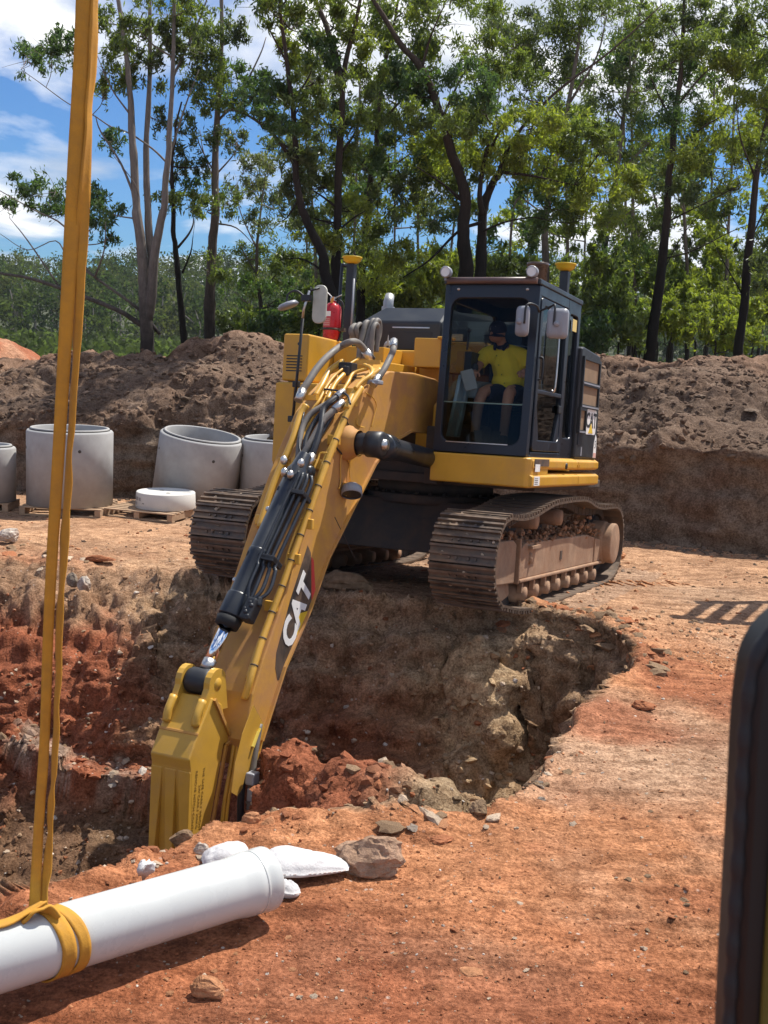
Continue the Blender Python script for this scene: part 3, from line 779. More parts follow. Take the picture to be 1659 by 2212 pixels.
p = mach(843, 748, 1, .24); m = MB().lathe([(.06,-.01),(.065,.01),(.03,.03),(.02,.035)], (p[0], .2, p[2]), (0,-1,0), 14); m.prism([(-.02,.0),(.02,0),(0,.13)], .16, .17, axis=1)
for i in range(len(m.v) - 6, len(m.v)): m.v[i] = (m.v[i][0] + p[0], m.v[i][1], m.v[i][2] + p[2])
m.build('fuel_cap', M['mirror_back'], EX)
# yellow side boxes on the machine's right
bm_ = MB().box((-1.66,-.98,1.26), (-1.12,1.3,2.215)); BX1 = bm_.build('storage_box', M['yellow'], EX, .02, 3)
MB().box((-1.655,-.995,1.30), (-1.42,-.975,2.20)).build('box_door', M['yellow'], BX1, .006)
for z in (1.62, 1.86, 2.07): MB().cyl((-1.29,-.99,z), (-1.29,-.975,z), .014, 10).build('bolt', M['black'], BX1)
bm_ = MB().box((-1.63,-.92,2.235), (-1.30,.2,2.775)); BX2 = bm_.build('tool_box', M['yellow'], EX, .022, 3)
for k in range(6): MB().box((-1.575,-.924,2.345 + k*.034), (-1.37,-.915,2.358 + k*.034)).build('vent_slot', M['black'], BX2)
MB().cyl((-1.42,-.93,2.66), (-1.42,-.915,2.66), .018, 12).build('lock', M['black'], BX2)
bm_ = MB().box((-1.29,-.30,2.0), (-.64,.24,2.70)); bm_.box((-1.12,-.315,2.05), (-.98,-.302,2.66)); bm_.build('tank_cover', M['yellow'], EX, .02, 3)

# --- skirt under the cab
m = MB().prism([(.58,-1.63),(1.60,-1.63),(1.645,-1.585),(1.645,-1.0),(.58,-1.0)], 1.24, 1.535, axis=2)
SK = m.build('cab_skirt', M['yellow'], EX, .018, 3)
for x in (.78, 1.33):
    for z in (1.31, 1.47): MB().cyl((x,-1.634,z), (x,-1.63,z), .02, 12).build('plug', M['yellow'], SK)
def band(name, y0, y1, z0, z1, x):
    return MB().prism([(x-.05,z0+.02),(x,z0+.04),(x,z1-.03),(x-.05,z1),(.9,z1),(.9,z0+.02)], y0, y1, axis=1).build(name, M['yellow'], EX, .012, 3)
# axis=1 prism takes (x,z)
band('side_panel_lower', -1.60, .14, 1.215, 1.38, 1.668); band('side_panel_lower', .15, 1.06, 1.215, 1.38, 1.668)
u_ = band('side_panel_upper', -1.57, .14, 1.395, 1.54, 1.655); band('side_panel_upper', .15, 1.07, 1.395, 1.54, 1.655)
MB().box((1.656,-1.53,1.455), (1.658,-1.02,1.528)).build('anti_slip_strip', M['decal_black'], u_)
MB().box((1.656,-1.50,1.40), (1.6595,-1.34,1.475)).build('warning_label', M['white'], u_)
o_ = MB().box((1.669,-1.55,1.262), (1.6705,-1.36,1.355)); o_ = o_.build('warning_label', M['white'], u_)
for k in range(4): MB().box((1.671,-1.53,1.275 + k*.018), (1.6715,-1.42,1.281 + k*.018)).build('label_print', M['black'], o_)
MB().lathe([(.035,0),(.035,.012),(.012,.014)], (1.652,-.36,1.46), (1,0,0), 14).build('latch', M['black'], u_)
for y in (.11, .18): MB().box((1.654,y-.015,1.445), (1.664,y+.015,1.475)).build('hinge', M['yellow'], u_)

# --- cab
CX0, CX1, CYF, CYR, CZ0, CZ1 = .585, 1.585, -1.51, .06, 1.545, 3.27
def ring(m, outer, inner, d, mi=0):
    """plate with a hole: outer and inner loops with equal counts (3-D), thickness vector d"""
    n = len(outer); d = np.asarray(d, float)
    V = [np.asarray(p, float) for p in outer] + [np.asarray(p, float) for p in inner]; V = V + [p + d for p in V]
    Fs = []
    for i in range(n):
        j = (i+1) % n
        Fs += [(i, j, n+j, n+i), (2*n+i, 3*n+i, 3*n+j, 2*n+j), (i, 2*n+i, 2*n+j, j), (n+i, n+j, 3*n+j, 3*n+i)]
    m.add(V, Fs, False, mi)
def rrect(x0, x1, z0, z1, r, k=4):
    out = []
    for cx_, cz_, a0 in ((x1-r, z1-r, 0), (x0+r, z1-r, 90), (x0+r, z0+r, 180), (x1-r, z0+r, 270)):
        for t in range(k+1): q = rad(a0 + 90*t/k); out.append((cx_ + r*math.cos(q), cz_ + r*math.sin(q)))
    return out
m = MB()
yf = lambda z: CYF - .09 * (CZ1 - z) / (CZ1 - CZ0)                # front rakes out a little downwards
tp = lambda x, z: x - (0.0 if x > 1.1 else .0)
fo = [(x, yf(z), z) for x, z in rrect(CX0, CX1, CZ0, CZ1 - .02, .03)]; fi = [(x, yf(z), z) for x, z in rrect(CX0 + .075, CX1 - .085, CZ0 + .10, CZ1 - .16, .11)]
ring(m, fo, fi, (0, .07, 0))
# left side frame (door side) and right side frame
def side_frame(x, dx, holes):
    ys = [yf(2.4) + .03, CYR]
    o = rrect(ys[0], ys[1], CZ0, CZ1 - .02, .03)
    return o
def side_plate(x0, x1, y0, y1, z0, z1, inner, r):
    ring(m, [(x0, y, z) for y, z in rrect(y0, y1, z0, z1, .012)], [(x0, y, z) for y, z in rrect(*inner, r)], (x1 - x0, 0, 0))
side_plate(CX1 - .055, CX1, -.43, CYR, CZ0, CZ1 - .02, (-.37, CYR - .09, CZ0 + .22, CZ1 - .17), .06)
side_plate(CX0, CX0 + .055, yf(2.4) + .035, CYR, CZ0, CZ1 - .02, (-1.40, CYR - .10, CZ0 + .30, CZ1 - .18), .06)
m.box((CX0 + .05, CYR - .05, CZ0), (CX1 - .05, CYR, 2.15)); m.box((CX0 + .05, CYR - .05, 3.05), (CX1 - .05, CYR, CZ1 - .03))
m.box((CX1 - .06, -1.47, CZ1 - .13), (CX1, -.43, CZ1 - .02)); m.box((CX1 - .06, -1.47, CZ0), (CX1, -.43, CZ0 + .05))
m.prism([(-1.60, CZ0), (-1.50, CZ0), (-1.40, CZ1 - .03), (-1.51, CZ1 - .03)], CX1 - .06, CX1 - .003)
m.box((CX0, -1.5, CZ0 - .01), (CX1, CYR, CZ0 + .02))
CABO = m.build('cab', M['navy'], EX, .010)
m = MB().box((CX0 - .012, CYF - .03, CZ1 - .025), (CX1 + .012, CYR + .02, CZ1 + .03)); m.box((CX0 + .12, -1.25, CZ1 + .028), (CX1 - .12, -.2, CZ1 + .05)); m.build('roof', M['hood'], CABO, .03, 3)
m = MB().box((CX0 + .06, -1.45, CZ1 - .07), (CX1 - .06, CYR - .05, CZ1 - .03)); m.build('headliner', M['seat'], CABO)
m = MB().tube([(CX0 + .03, CYF - .045, CZ1 + .01), (CX1 - .02, CYF - .045, CZ1 + .01)], .033, 12); m.build('visor_bar', simple('brown bar', (.10, .06, .055), .4, 0, .2, 5, .3), CABO)
for x in (CX0 + .02, CX1 - .07):
    L = MB().lathe([(0,-.05),(.04,-.05),(.056,-.02),(.058,.04),(.05,.045)], (x, CYF - .06, CZ1 + .09), (0,-1,0), 18); L.bar((x, CYF - .04, CZ1 + .01), (x, CYF - .04, CZ1 + .08), .05, .04)
    l = L.build('work_light', M['mirror_back'], CABO); MB().lathe([(0,.041),(.049,.039)], (x, CYF - .06, CZ1 + .09), (0,-1,0), 18).build('lens', M['lamp_glass'], l)
for x in (CX0 + .14, CX1 - .13): MB().lathe([(.018,0),(.014,.012),(0,.013)], (x, CYF - .003, CZ1 - .07), (0,-1,0), 10).build('bolt', M['steel'], CABO)
# panes: upper screen clear, lower screen tinted, side glass
ymid = lambda z: yf(z) + .035
def pane(name, q, mat, par): return np_obj(name, q, [[0, 1, 2, 3]], mat, par)
zl = 2.055
pane('upper_windscreen', [(CX0+.07, ymid(zl), zl), (CX1-.08, ymid(zl), zl), (CX1-.08, ymid(CZ1-.15), CZ1-.15), (CX0+.07, ymid(CZ1-.15), CZ1-.15)], M['glass'], CABO)
pane('lower_windscreen', [(CX0+.07, ymid(CZ0+.09), CZ0+.09), (CX1-.08, ymid(CZ0+.09), CZ0+.09), (CX1-.08, ymid(zl)-.006, zl), (CX0+.07, ymid(zl)-.006, zl)], M['glass_low'], CABO)
MB().box((CX0+.075, ymid(zl)-.012, zl-.006), (CX1-.085, ymid(zl)+.004, zl+.006)).build('screen_seam', flat('green glass edge', (.10,.16,.13), .2), CABO)
MB().box((CX0+.14, yf(1.66)-.012, 1.645), (CX1-.2, yf(1.66)+.002, 1.655)).build('wiper_blade', M['steel'], CABO)
pane('rear_side_window', [(CX1-.03, -.38, CZ0+.20), (CX1-.03, CYR-.08, CZ0+.20), (CX1-.03, CYR-.08, CZ1-.16), (CX1-.03, -.38, CZ1-.16)], M['glass_side'], CABO)
pane('right_side_window', [(CX0+.03, -1.42, CZ0+.28), (CX0+.03, CYR-.08, CZ0+.28), (CX0+.03, CYR-.08, CZ1-.16), (CX0+.03, -1.42, CZ1-.16)], M['glass_side'], CABO)
pane('rear_window', [(CX0+.06, CYR-.03, 2.15), (CX1-.06, CYR-.03, 2.15), (CX1-.06, CYR-.03, 3.05), (CX0+.06, CYR-.03, 3.05)], M['glass_side'], CABO)
# grey ribs modelled behind the rear side window as its corrugated reflection
m = MB()
for k in range(7): m.prism([(-.36 + k*.045, 1.78), (-.325 + k*.045, 1.78), (-.28 + k*.036, 2.05 + .055*k), (-.31 + k*.036, 2.05 + .055*k)], CX1 - .075, CX1 - .06)
m.build('ribbed_reflection', simple('ribbed grey reflection', (.16,.19,.22), .5, 0, .1, 6), CABO)
# door with its two panes
m = MB(); y0, y1 = -1.455, -.445
ring(m, [(CX1-.05, y, z) for y, z in rrect(y0, y1, CZ0+.06, CZ1-.14, .05)], [(CX1-.05, y, z) for y, z in rrect(y0+.07, y1-.08, CZ0+.17, CZ1-.21, .09)], (.062, 0, 0))
m.box((CX1-.045, y0+.06, 2.18), (CX1+.008, y1-.07, 2.225))
m.prism([(y0+.07, CZ0+.17), (y0+.22, CZ0+.17), (y0+.09, CZ0+.52), (y0+.07, CZ0+.52)], CX1-.045, CX1+.004); m.prism([(y1-.08, CZ0+.17), (y1-.08, CZ0+.50), (y1-.10, CZ0+.50), (y1-.24, CZ0+.17)], CX1-.045, CX1+.004)
DO = m.build('door', M['navy'], CABO, .008)
for z0, z1 in ((CZ0+.15, 2.19), (2.215, CZ1-.2)): pane('door_window', [(CX1-.02, y0+.06, z0), (CX1-.02, y1-.07, z0), (CX1-.02, y1-.07, z1), (CX1-.02, y0+.06, z1)], M['glass_side'], CABO)
MB().tube(spline([(CX1+.01,-.93,2.24),(CX1+.05,-.93,2.28),(CX1+.05,-.92,2.88),(CX1+.01,-.92,2.92)], 4), .012, 8).build('grab_rail', M['steel'], CABO)
MB().tube(spline([(CX1+.01,-1.40,2.32),(CX1+.045,-1.40,2.34),(CX1+.045,-1.40,2.52),(CX1+.01,-1.40,2.54)], 4), .011, 8).build('grab_rail', M['black'], CABO)
MB().box((CX1-.002,-.62,2.02), (CX1+.02,-.50,2.10)).build('door_handle', M['black'], CABO, .006)
MB().box((CX1+.001,-.26,2.93), (CX1+.004,-.10,3.06)).build('yellow_sticker', flat('pale yellow sticker', (.72,.55,.18), .6), CABO)
# mirrors on arms at the front post
def mirror(x, y, z, w, h, yaw):
    m = MB(); prof = rrect(-w/2, w/2, -h/2, h/2, .045, 4); n = len(prof)
    V = [(a, 0, b) for a, b in prof] + [(a*.96, -.035, b*.97) for a, b in prof] + [(a*.6, -.06, b*.7) for a, b in prof]
    Fs = [list(range(n))] + [(r*n+i, (r+1)*n+i, (r+1)*n+(i+1) % n, r*n+(i+1) % n) for r in range(2) for i in range(n)] + [list(range(2*n, 3*n))[::-1]]
    m.add(V, Fs, True); m.lathe([(.03,0),(.028,.025),(0,.03)], (0,-.055,-.01), (0,-1,0), 12)
    m.xform(Matrix.Translation((x, y, z)) @ Matrix.Rotation(yaw, 4, 'Z')); return m.build('mirror', M['mirror_back'], CABO)
p1, p2 = mach(1131, 694, 1, -1.72), mach(1205, 699, 1, -1.62)
mirror(p1[0], -1.72, p1[2], .15, .30, rad(-22)); mirror(p2[0], -1.62, p2[2], .21, .295, rad(6))
MB().tube(spline([(CX1,-1.5,p1[2]+.12),(p1[0]+.10,-1.66,p1[2]+.16),(p1[0]+.04,-1.78,p1[2]+.15),(p1[0]+.03,-1.79,p1[2]-.03)], 5), .011, 8).build('mirror_arm', M['black'], CABO)
MB().tube(spline([(CX1,-1.5,p2[2]+.13),(p2[0]-.08,-1.6,p2[2]+.17),(p2[0]-.02,-1.69,p2[2]+.16),(p2[0]-.02,-1.69,p2[2]-.02)], 5), .011, 8).build('mirror_arm', M['black'], CABO)
# inside: seat, consoles, screen
m = MB().box((.84,-.75,2.0), (1.32,-.24,2.11)); m.box((.95,-.62,1.56), (1.22,-.34,2.0)); SE = m.build('seat', M['seat'], EX, .05, 3)
m = MB().prism([(-.27,2.08),(-.13,2.08),(.0,2.76),(-.10,2.76)], .86, 1.30); m.build('backrest', M['seat'], SE, .04, 3)
m = MB().prism([(-.04,2.78),(.05,2.78),(.05,2.98),(-.02,2.98)], .94, 1.2); m.build('headrest', M['seat'], SE, .03, 3)
for x0, x1 in ((.68,.80),(1.36,1.48)):
    m = MB().prism([(-1.0,2.12),(-.3,2.2),(-.3,2.33),(-.9,2.31),(-1.0,2.26)], x0, x1); C_ = m.build('console', M['console'], EX, .03, 3)
    m = MB().tube([((x0+x1)/2,-.90,2.30),((x0+x1)/2,-.92,2.42)], .016, 8); m.ball(((x0+x1)/2,-.92,2.45), .035, 8, sc=(1,1,1.5)); m.build('joystick', M['black'], C_)
m = MB().prism([(-1.46,1.7),(-1.30,1.7),(-1.10,2.28),(-1.2,2.36)], .66, .70); m.prism([(-1.28,1.7),(-1.16,1.7),(-.98,2.2),(-1.04,2.26)], .66, .715); m.build('side_trim', simple('pale cab trim', (.22,.30,.36), .5, 0, .1, 5), EX, .012)
p = mach(1030, 845, 1, -1.2); m = MB().box((-.07,-.015,-.11), (.07,.015,.11)); m.xform(Matrix.Translation((.79,-1.22,2.30)) @ Matrix.Rotation(rad(-20), 4, 'Y') @ Matrix.Rotation(rad(30), 4, 'Z')); m.build('monitor', M['console'], EX, .01)
m = MB().box((.62,-.95,2.4), (.70,-.55,2.62)); m.cyl((.72,-1.15,2.62), (.72,-1.12,2.80), .012, 8); m.ball((.73,-1.15,2.82), .025, 6); m.build('radio_box', M['black'], EX, .02)
m = MB().box((CX0+.02,-1.5,CZ0+.02), (CX1-.02,0,CZ0+.04)); m.bar((.95,-1.3,1.6), (.93,-1.22,1.78), .09, .015); m.bar((1.13,-1.3,1.6), (1.13,-1.22,1.78), .09, .015); m.build('cab_floor', M['seat'], EX)

# --- black side body behind the cab
m = MB().prism([(.075,1.55),(1.04,1.55),(.98,2.66),(.90,2.76),(.16,2.80),(.075,2.78)], .55, 1.625); SB = m.build('side_housing', M['black'], EX, .02, 3)
for y0, y1, z0, z1 in ((.14,.83,2.42,2.66),(.14,.84,2.16,2.37),(.11,.34,1.87,2.09)):
    g = MB().box((1.622,y0,z0), (1.632,y1,z1)).build('grille', M['grille'], SB)
    fr_ = MB(); ring(fr_, [(1.624,y,z) for y, z in ((y0-.035,z0-.035),(y1+.035,z0-.035),(y1+.035,z1+.035),(y0-.035,z1+.035))], [(1.624,y,z) for y, z in ((y0,z0),(y1,z0),(y1,z1),(y0,z1))], (.03,0,0)); fr_.build('grille_frame', M['black'], SB)
    MB().box((1.654,y0-.02,z0-.03), (1.659,y1+.02,z0-.012)).build('grille_lip', M['mirror_back'], SB)
MB().box((1.622,.14,1.70), (1.634,.26,1.84)).build('door_catch', M['navy'], SB, .004)
MB().box((1.624,.30,1.58), (1.630,.34,1.68)).build('scratch_strip', M['mirror_back'], SB)
def plane_x(y, z, x, ang=0.0, s=1.0):
    """matrix that lays lettering on a plane x=const seen from +x; reading direction turned by ang"""
    c, s_ = math.cos(ang), math.sin(ang)
    return Matrix(((0, 0, 1, x), (c, -s_, 0, y), (s_, c, 0, z), (0, 0, 0, 1)))
MB().prism(rrect(.44,.90,1.83,2.12,.05), 1.6265, 1.629).build('badge_plate', M['white'], SB)
text_mesh('lettering', 'CAT', .24, M['black'], SB, plane_x(.675, 1.985, 1.630), .001, 1.0, 0, .006)
MB().prism([(.56,1.845),(.76,1.845),(.67,1.96)], 1.6308, 1.6335).build('badge_triangle', M['decal_yellow'], SB)
MB().prism([(.86,1.56),(1.0,1.56),(1.0,1.66),(.98,1.80),(.93,1.84),(.88,1.74)], 1.6265, 1.629).build('model_decal', M['white'], SB); MB().prism([(.87,1.565),(.99,1.565),(.99,1.62),(.87,1.62)], 1.6295, 1.631).build('decal_foot', flat('pinkish decal', (.70,.40,.33), .6), SB)
text_mesh('lettering', '5', .13, M['black'], SB, plane_x(.935, 1.715, 1.630), .001, .8)

# --- masts, stack, mirror pole
def mast(px, py, ly, z0):
    p = mach(px, py, 1, ly); m = MB().box((p[0]-.05, ly-.05, z0), (p[0]+.05, ly+.05, p[2]-.06)); A = m.build('antenna_mast', M['black'], EX, .01)
    MB().lathe([(0,-.055),(.05,-.055),(.075,-.045),(.11,-.02),(.11,.005),(.125,.012),(.125,.028),(.05,.04),(0,.042)], (p[0], ly, p[2]), n=22).build('antenna_dome', flat('antenna yellow', (.66,.42,.02), .45), A); return p, A
p, A = mast(761, 560, .35, 2.70)
for z in (3.02, 3.2): MB().box((p[0]-.16, .27, z), (p[0]-.05, .29, z+.02)).build('bracket', M['black'], A)
MB().tube([(p[0]+.075, .28, 2.72), (p[0]+.075, .28, p[2]-.25)], .012, 8).build('conduit', M['mirror_back'], A)
MB().tube(spline([(p[0]-.19, .45, 2.7), (p[0]-.19, .45, p[2]-.14), (p[0]-.15, .45, p[2]-.06), (p[0]-.02, .45, p[2]-.10)], 5), .022, 8).build('guard_tube', M['navy'], EX)
p, A = mast(1222, 575, .55, 2.75)
p = mach(1161, 585, 1, .95); m = MB().lathe([(.0,-.5),(.07,-.5),(.07,-.22),(.12,-.17),(.122,.05),(.135,.055),(.135,.09),(.05,.10),(0,.10)], (p[0], .95, p[2]), n=22); m.build('air_precleaner', simple('smoky bowl', (.10,.065,.05), .3, 0, .2, 6, .3), EX)
# cab-front mirror pole at the machine's right front
b0, b1 = mach(624, 985, 1, -1.12), mach(656, 668, 1, -1.35)
b2, b3 = mach(669, 628, 1, -1.37), mach(690, 622, 1, -1.3)
m = MB().tube([b0, mach(640, 830, 1, -1.2), b1 - (b1-b0)*.06], .017, 8); PL = m.build('mirror_pole', M['black'], EX)
MB().tube([b1 - (b1-b0)*.07, b1, b2], .015, 8).build('chrome_tube', M['steel'], PL)
m = MB()
for q in ((630, 905), (640, 830)):
    c_ = mach(q[0], q[1], 1, -1.16); m.box(c_ - .035, c_ + .035)
c_ = mach(663, 645, 1, -1.36); m.box(c_ - np.array([.06,.03,.03]), c_ + np.array([.05,.03,.04])); m.build('pole_clamp', M['black'], PL, .008)
MB().tube(spline([c_, mach(640, 628, 1, -1.4), mach(622, 636, 1, -1.42), mach(620, 655, 1, -1.42)], 5), .012, 8).build('mirror_arm', M['black'], PL)
c_ = mach(623, 661, 1, -1.44); m = MB().lathe([(0,-.02),(.10,-.02),(.125,0),(.10,.035),(.04,.045),(0,.046)], c_, (-.35,-.15,.9), 22)
m.build('round_mirror', M['mirror_back'], PL)
MB().tube([b2, b3], .012, 8).build('mirror_arm', M['black'], PL)
c_ = mach(692, 655, 1, -1.3); mm_ = MB(); pr = rrect(-.10, .07, -.22, .2, .07, 4)
mm_.prism([(c_[0]+a, c_[2]+b) for a, b in pr], -1.30, -1.265, axis=1); mm_.build('mirror', simple('pale mirror back', (.48,.47,.40), .5), PL, .012)

# --- boom
BT = [(-.55,2.18),(-1.0,2.31),(-1.6,2.33),(-2.2,2.30),(-2.55,2.20),(-2.84,2.03),(-3.08,1.84),(-3.35,1.49),(-3.58,1.13),(-3.79,.76),(-3.98,.41),(-4.17,.07),(-4.36,-.24),(-4.50,-.50)]
BB = [(-4.60,-.86),(-4.52,-1.10),(-4.36,-1.02),(-4.33,-.92),(-4.01,-.36),(-3.61,.10),(-3.32,.53),(-2.8,1.04),(-2.44,1.39),(-2.1,1.60),(-1.6,1.74),(-.75,1.72),(-.5,1.84)]
HW = .33
HWL = -.215
m = MB().prism(BT + BB, HWL, HW); BO = m.build('boom', M['yellow_dusty'], EX, .012, 2)
TIP = [tuple(mach(a, b, 0, HW)[1:]) for a, b in [(546,1522),(573,1574),(567,1600),(561,1629),(533,1688),(511,1720),(498,1712),(506,1650),(522,1585)]]
TIP_old = [(-4.36,-.60),(-4.24,-.70),(-4.30,-.92),(-4.34,-1.04),(-4.52,-1.22),(-4.68,-1.33),(-4.76,-1.26),(-4.68,-.98),(-4.52,-.74)]
for s in (1,):
    m = MB().prism(TIP, s*(HW+.001), s*(HW+.007)); m.build('tip_plate', M['yellow_clean'], BO, .01)
MB().prism([(-4.49,-.93),(-4.41,-.82),(-4.405,-.825),(-4.40,-.83),(-4.38,-.80),(-4.475,-.945)], HW+.008, HW+.03).build('tip_strip', flat('bright yellow strip', (.78,.62,.12), .5), BO)
# flange lips along the lower edge, welds
m = MB()
for i in range(3, len(BB)-1):
    a_, b_ = BB[i], BB[i+1]
    m.bar((HW+.012, *a_), (HW+.012, *b_), .026, .03, (1, 0, 0)); m.bar((HWL-.012, *a_), (HWL-.012, *b_), .026, .03, (1, 0, 0))
m.build('lower_flange', M['yellow_dusty'], BO)
for q in ((723, 1117, 767, 1207), (548, 1525, 573, 1574)):
    a_, b_ = mach(q[0], q[1], 0, HW+.001), mach(q[2], q[3], 0, HW+.001); MB().bar(a_, b_, .006, .006).build('weld_seam', M['dark_steel'], BO)
a_, b_ = mach(858, 830, 0, HW), mach(846, 935, 0, HW)
# boom cylinder bosses, pins and cylinders on both sides
pv = np.array([0, -3.06, 1.58])
for s in (1,):
    m = MB().lathe([(.165,0),(.155,.05),(.125,.09),(.12,.13)] if s > 0 else [(.165,0),(.15,.03),(0,.035)], (HW if s > 0 else HWL, pv[1], pv[2]), (s,0,0), 26); m.build('pin_boss', M['yellow_dusty'], BO)
    if s > 0: m = MB().lathe([(.095,.0),(.10,.02),(.10,.15),(.09,.165)], (s*(HW+.125), pv[1], pv[2]), (s,0,0), 24); (m.build('pin', M['black_hose'], BO) if s > 0 else None)
    eye = np.array([HW+.29 if s > 0 else HWL-.10, pv[1], pv[2]]); ft = np.array([-.50, -1.05, 1.28])
    if s > 0: ft = np.array([.475, -.75, 1.40])
    d_ = (ft - eye) / np.linalg.norm(ft - eye)
    CY = MB().lathe([(0,-.085),(.09,-.085),(.12,-.07),(.12,.07),(.09,.085),(0,.085)], eye, (1,0,0), 24).build('boom_cylinder', M['black'], EX)
    m = MB().cyl(eye + d_*.12, eye + d_*.6, .055, 18); m.build('cylinder_rod', M['chrome'], CY)
    m = MB().lathe([(.055,.16),(.115,.17),(.125,.2),(.125,.34),(.105,.36),(.10,1.9),(0,1.9)], eye, d_, 26); m.build('cylinder_barrel', M['cylinder'], CY)
    MB().lathe([(.055,.086),(.05,.12),(0,.122)], eye, (s,0,0), 16).build('pin_cap', M['steel'], CY)
# decal: black panel, red edge, letters, triangle (lettering runs up the boom)
def poly_on(pxs, x, name, mat, par, th=.0012):
    P_ = [mach(a, b, 0, x) for a, b in pxs]; return MB().prism([(p[1], p[2]) for p in P_], x, x + th).build(name, mat, par)
c3 = lambda x, y: (397.5 + .2292*x, 1019.6 + .2292*y)
dx_ = HW + .0006
poly_on([c3(*q) for q in [(1165,690),(1195,760),(1200,1270),(1085,1520),(985,1760),(930,1850),(912,1960),(880,1960),(860,1850),(870,1700),(1000,1210)]], dx_, 'decal', M['decal_black'], BO)
poly_on([c3(*q) for q in [(1200,800),(1222,830),(1240,1150),(1203,1245)]], dx_ + .0015, 'decal_edge', M['decal_red'], BO)
poly_on([c3(*q) for q in [(1165,1310),(1125,1420),(1062,1545),(1062,1440),(1078,1335)]], dx_ + .0028, 'decal_triangle', M['decal_yellow'], BO)
bd = np.array([.545, .838])
pc = mach(*c3(1062, 1330), 0, dx_)
tm_ = plane_x(pc[1], pc[2], dx_ + .0042, math.atan2(.838, .545))
text_mesh('lettering', 'CAT', .335, M['white'], BO, tm_, .001, .95, .12, .014)
# lines along the boom top: path coordinate s from the bend down to the tip
BTP = spline([(-1.9,2.33)] + BT[4:], 8)
BTS = np.concatenate([[0], np.cumsum(np.linalg.norm(np.diff(BTP, axis=0), axis=1))])
def on_top(s, h, x):
    y, z = np.interp(s, BTS, BTP[:, 0]), np.interp(s, BTS, BTP[:, 1]); e = 1e-2
    t = np.array([np.interp(s+e, BTS, BTP[:, 0]) - np.interp(s-e, BTS, BTP[:, 0]), np.interp(s+e, BTS, BTP[:, 1]) - np.interp(s-e, BTS, BTP[:, 1])]); t /= np.linalg.norm(t)
    n = np.array([t[1], -t[0]]) ; n = -n if n[0] > 0 and n[1] < 0 else n
    if n @ np.array([-.8, .6]) < 0: n = -n
    return np.array([x, y + n[0]*h, z + n[1]*h])
SE_ = BTS[-1]
def top_pipe(name, way, r, mat, n=10):
    P_ = [on_top(*w) for w in way]; o = MB().tube(spline(P_, 6), r, n).build(name, mat, BO); return o
def clamp(s, x, w=.10):
    a_ = on_top(s, .0, x - w/2); b_ = on_top(s, .0, x + w/2); c0 = on_top(s + .035, 0, x)
    P_ = [on_top(s - .02, h, x + dx) for h in (0, .085) for dx in (-w/2, w/2)] + [on_top(s + .02, h, x + dx) for h in (0, .085) for dx in (-w/2, w/2)]
    MB().add(P_, [(0,1,3,2),(4,6,7,5),(0,4,5,1),(2,3,7,6),(0,2,6,4),(1,5,7,3)]).build('pipe_clamp', M['yellow_pipe'], BO, .006)
yp = M['yellow_pipe']
# routes traced over the boom top: each sight line is met with the top surface raised by h
def boom_pt(px, py, h):
    o = MROT.T @ (CAM - MPOS); d = MROT.T @ ray(px, py); tlo = None
    A_, B_ = BTX[:-1], BTX[1:]
    def sd(t):
        q = (o + d*t)[1:]; ab = B_ - A_; u_ = np.clip(((q - A_)*ab).sum(1)/(ab*ab).sum(1), 0, 1); c = A_ + ab*u_[:, None]; e = q - c; k = int(np.argmin((e*e).sum(1)))
        nrm = np.array([ab[k][1], -ab[k][0]]); return math.copysign(np.linalg.norm(e[k]), e[k] @ nrm*SGN) - h
    ts = np.arange(6.0, 14.0, .04); pv0 = sd(ts[0])
    for t in ts[1:]:
        v = sd(t)
        if pv0 > 0 >= v:
            a, b = t - .04, t
            for _ in range(18):
                m_ = (a + b)/2
                if sd(m_) > 0: a = m_
                else: b = m_
            return o + d*b
        pv0 = v
    return mach(px, py, 0, .1)
BTX = np.array([(-.4,2.16)] + BT, float)
SGN = 1.0
_e = BTX[9] - BTX[8]; _n = np.array([_e[1], -_e[0]]); SGN = 1.0 if _n @ np.array([-.8, .6]) > 0 else -1.0
zc = lambda x, y: (389 + .3518*x, 648 + .3518*y)
def route(name, pts_, r, mat, h=.07, fit=False, n=10):
    hs = h if isinstance(h, (list, tuple)) else [h]*len(pts_)
    hs = np.interp(np.linspace(0, 1, len(pts_)), np.linspace(0, 1, len(hs)), hs)
    P_ = [boom_pt(*zc(*q), k) for q, k in zip(pts_, hs)]; S_ = spline(P_, 7); o = MB().tube(S_, r, n).build(name, mat, BO)
    if fit:
        for a_, b_ in ((S_[0], S_[1]), (S_[-1], S_[-2])):
            d__ = (b_ - a_)/np.linalg.norm(b_ - a_); MB().tube([a_ - d__*.05, a_ + d__*.07], r*1.25, 10).build('hose_fitting', M['steel'], BO)
    return S_
RP = route('hydraulic_pipe', [(1112,540),(1075,600),(1040,660),(990,780),(940,900),(885,1045),(830,1195),(770,1360),(720,1500),(665,1650),(610,1800),(560,1930),(490,2130),(430,2330),(395,2450)], .031, yp, [.12,.08,.06,.05,.05])
route('hydraulic_pipe', [(1042,640),(1000,720),(930,885),(893,955),(860,1060),(820,1190),(760,1320),(700,1455),(652,1600),(655,1660),(620,1760),(560,1900),(470,2140),(410,2330)], .015, yp, [.12,.06,.05,.05])
route('hydraulic_pipe', [(775,648),(742,700),(716,780),(690,860),(640,980),(590,1090),(540,1230),(490,1400)], .034, yp, [.16,.14,.10,.08])
route('hydraulic_pipe', [(835,690),(790,760),(745,860),(700,985),(668,1022)], .016, yp, [.12,.10,.08])
route('hydraulic_pipe', [(1000,378),(950,410),(912,445),(872,520),(830,592)], .030, yp, [.16,.14,.12])
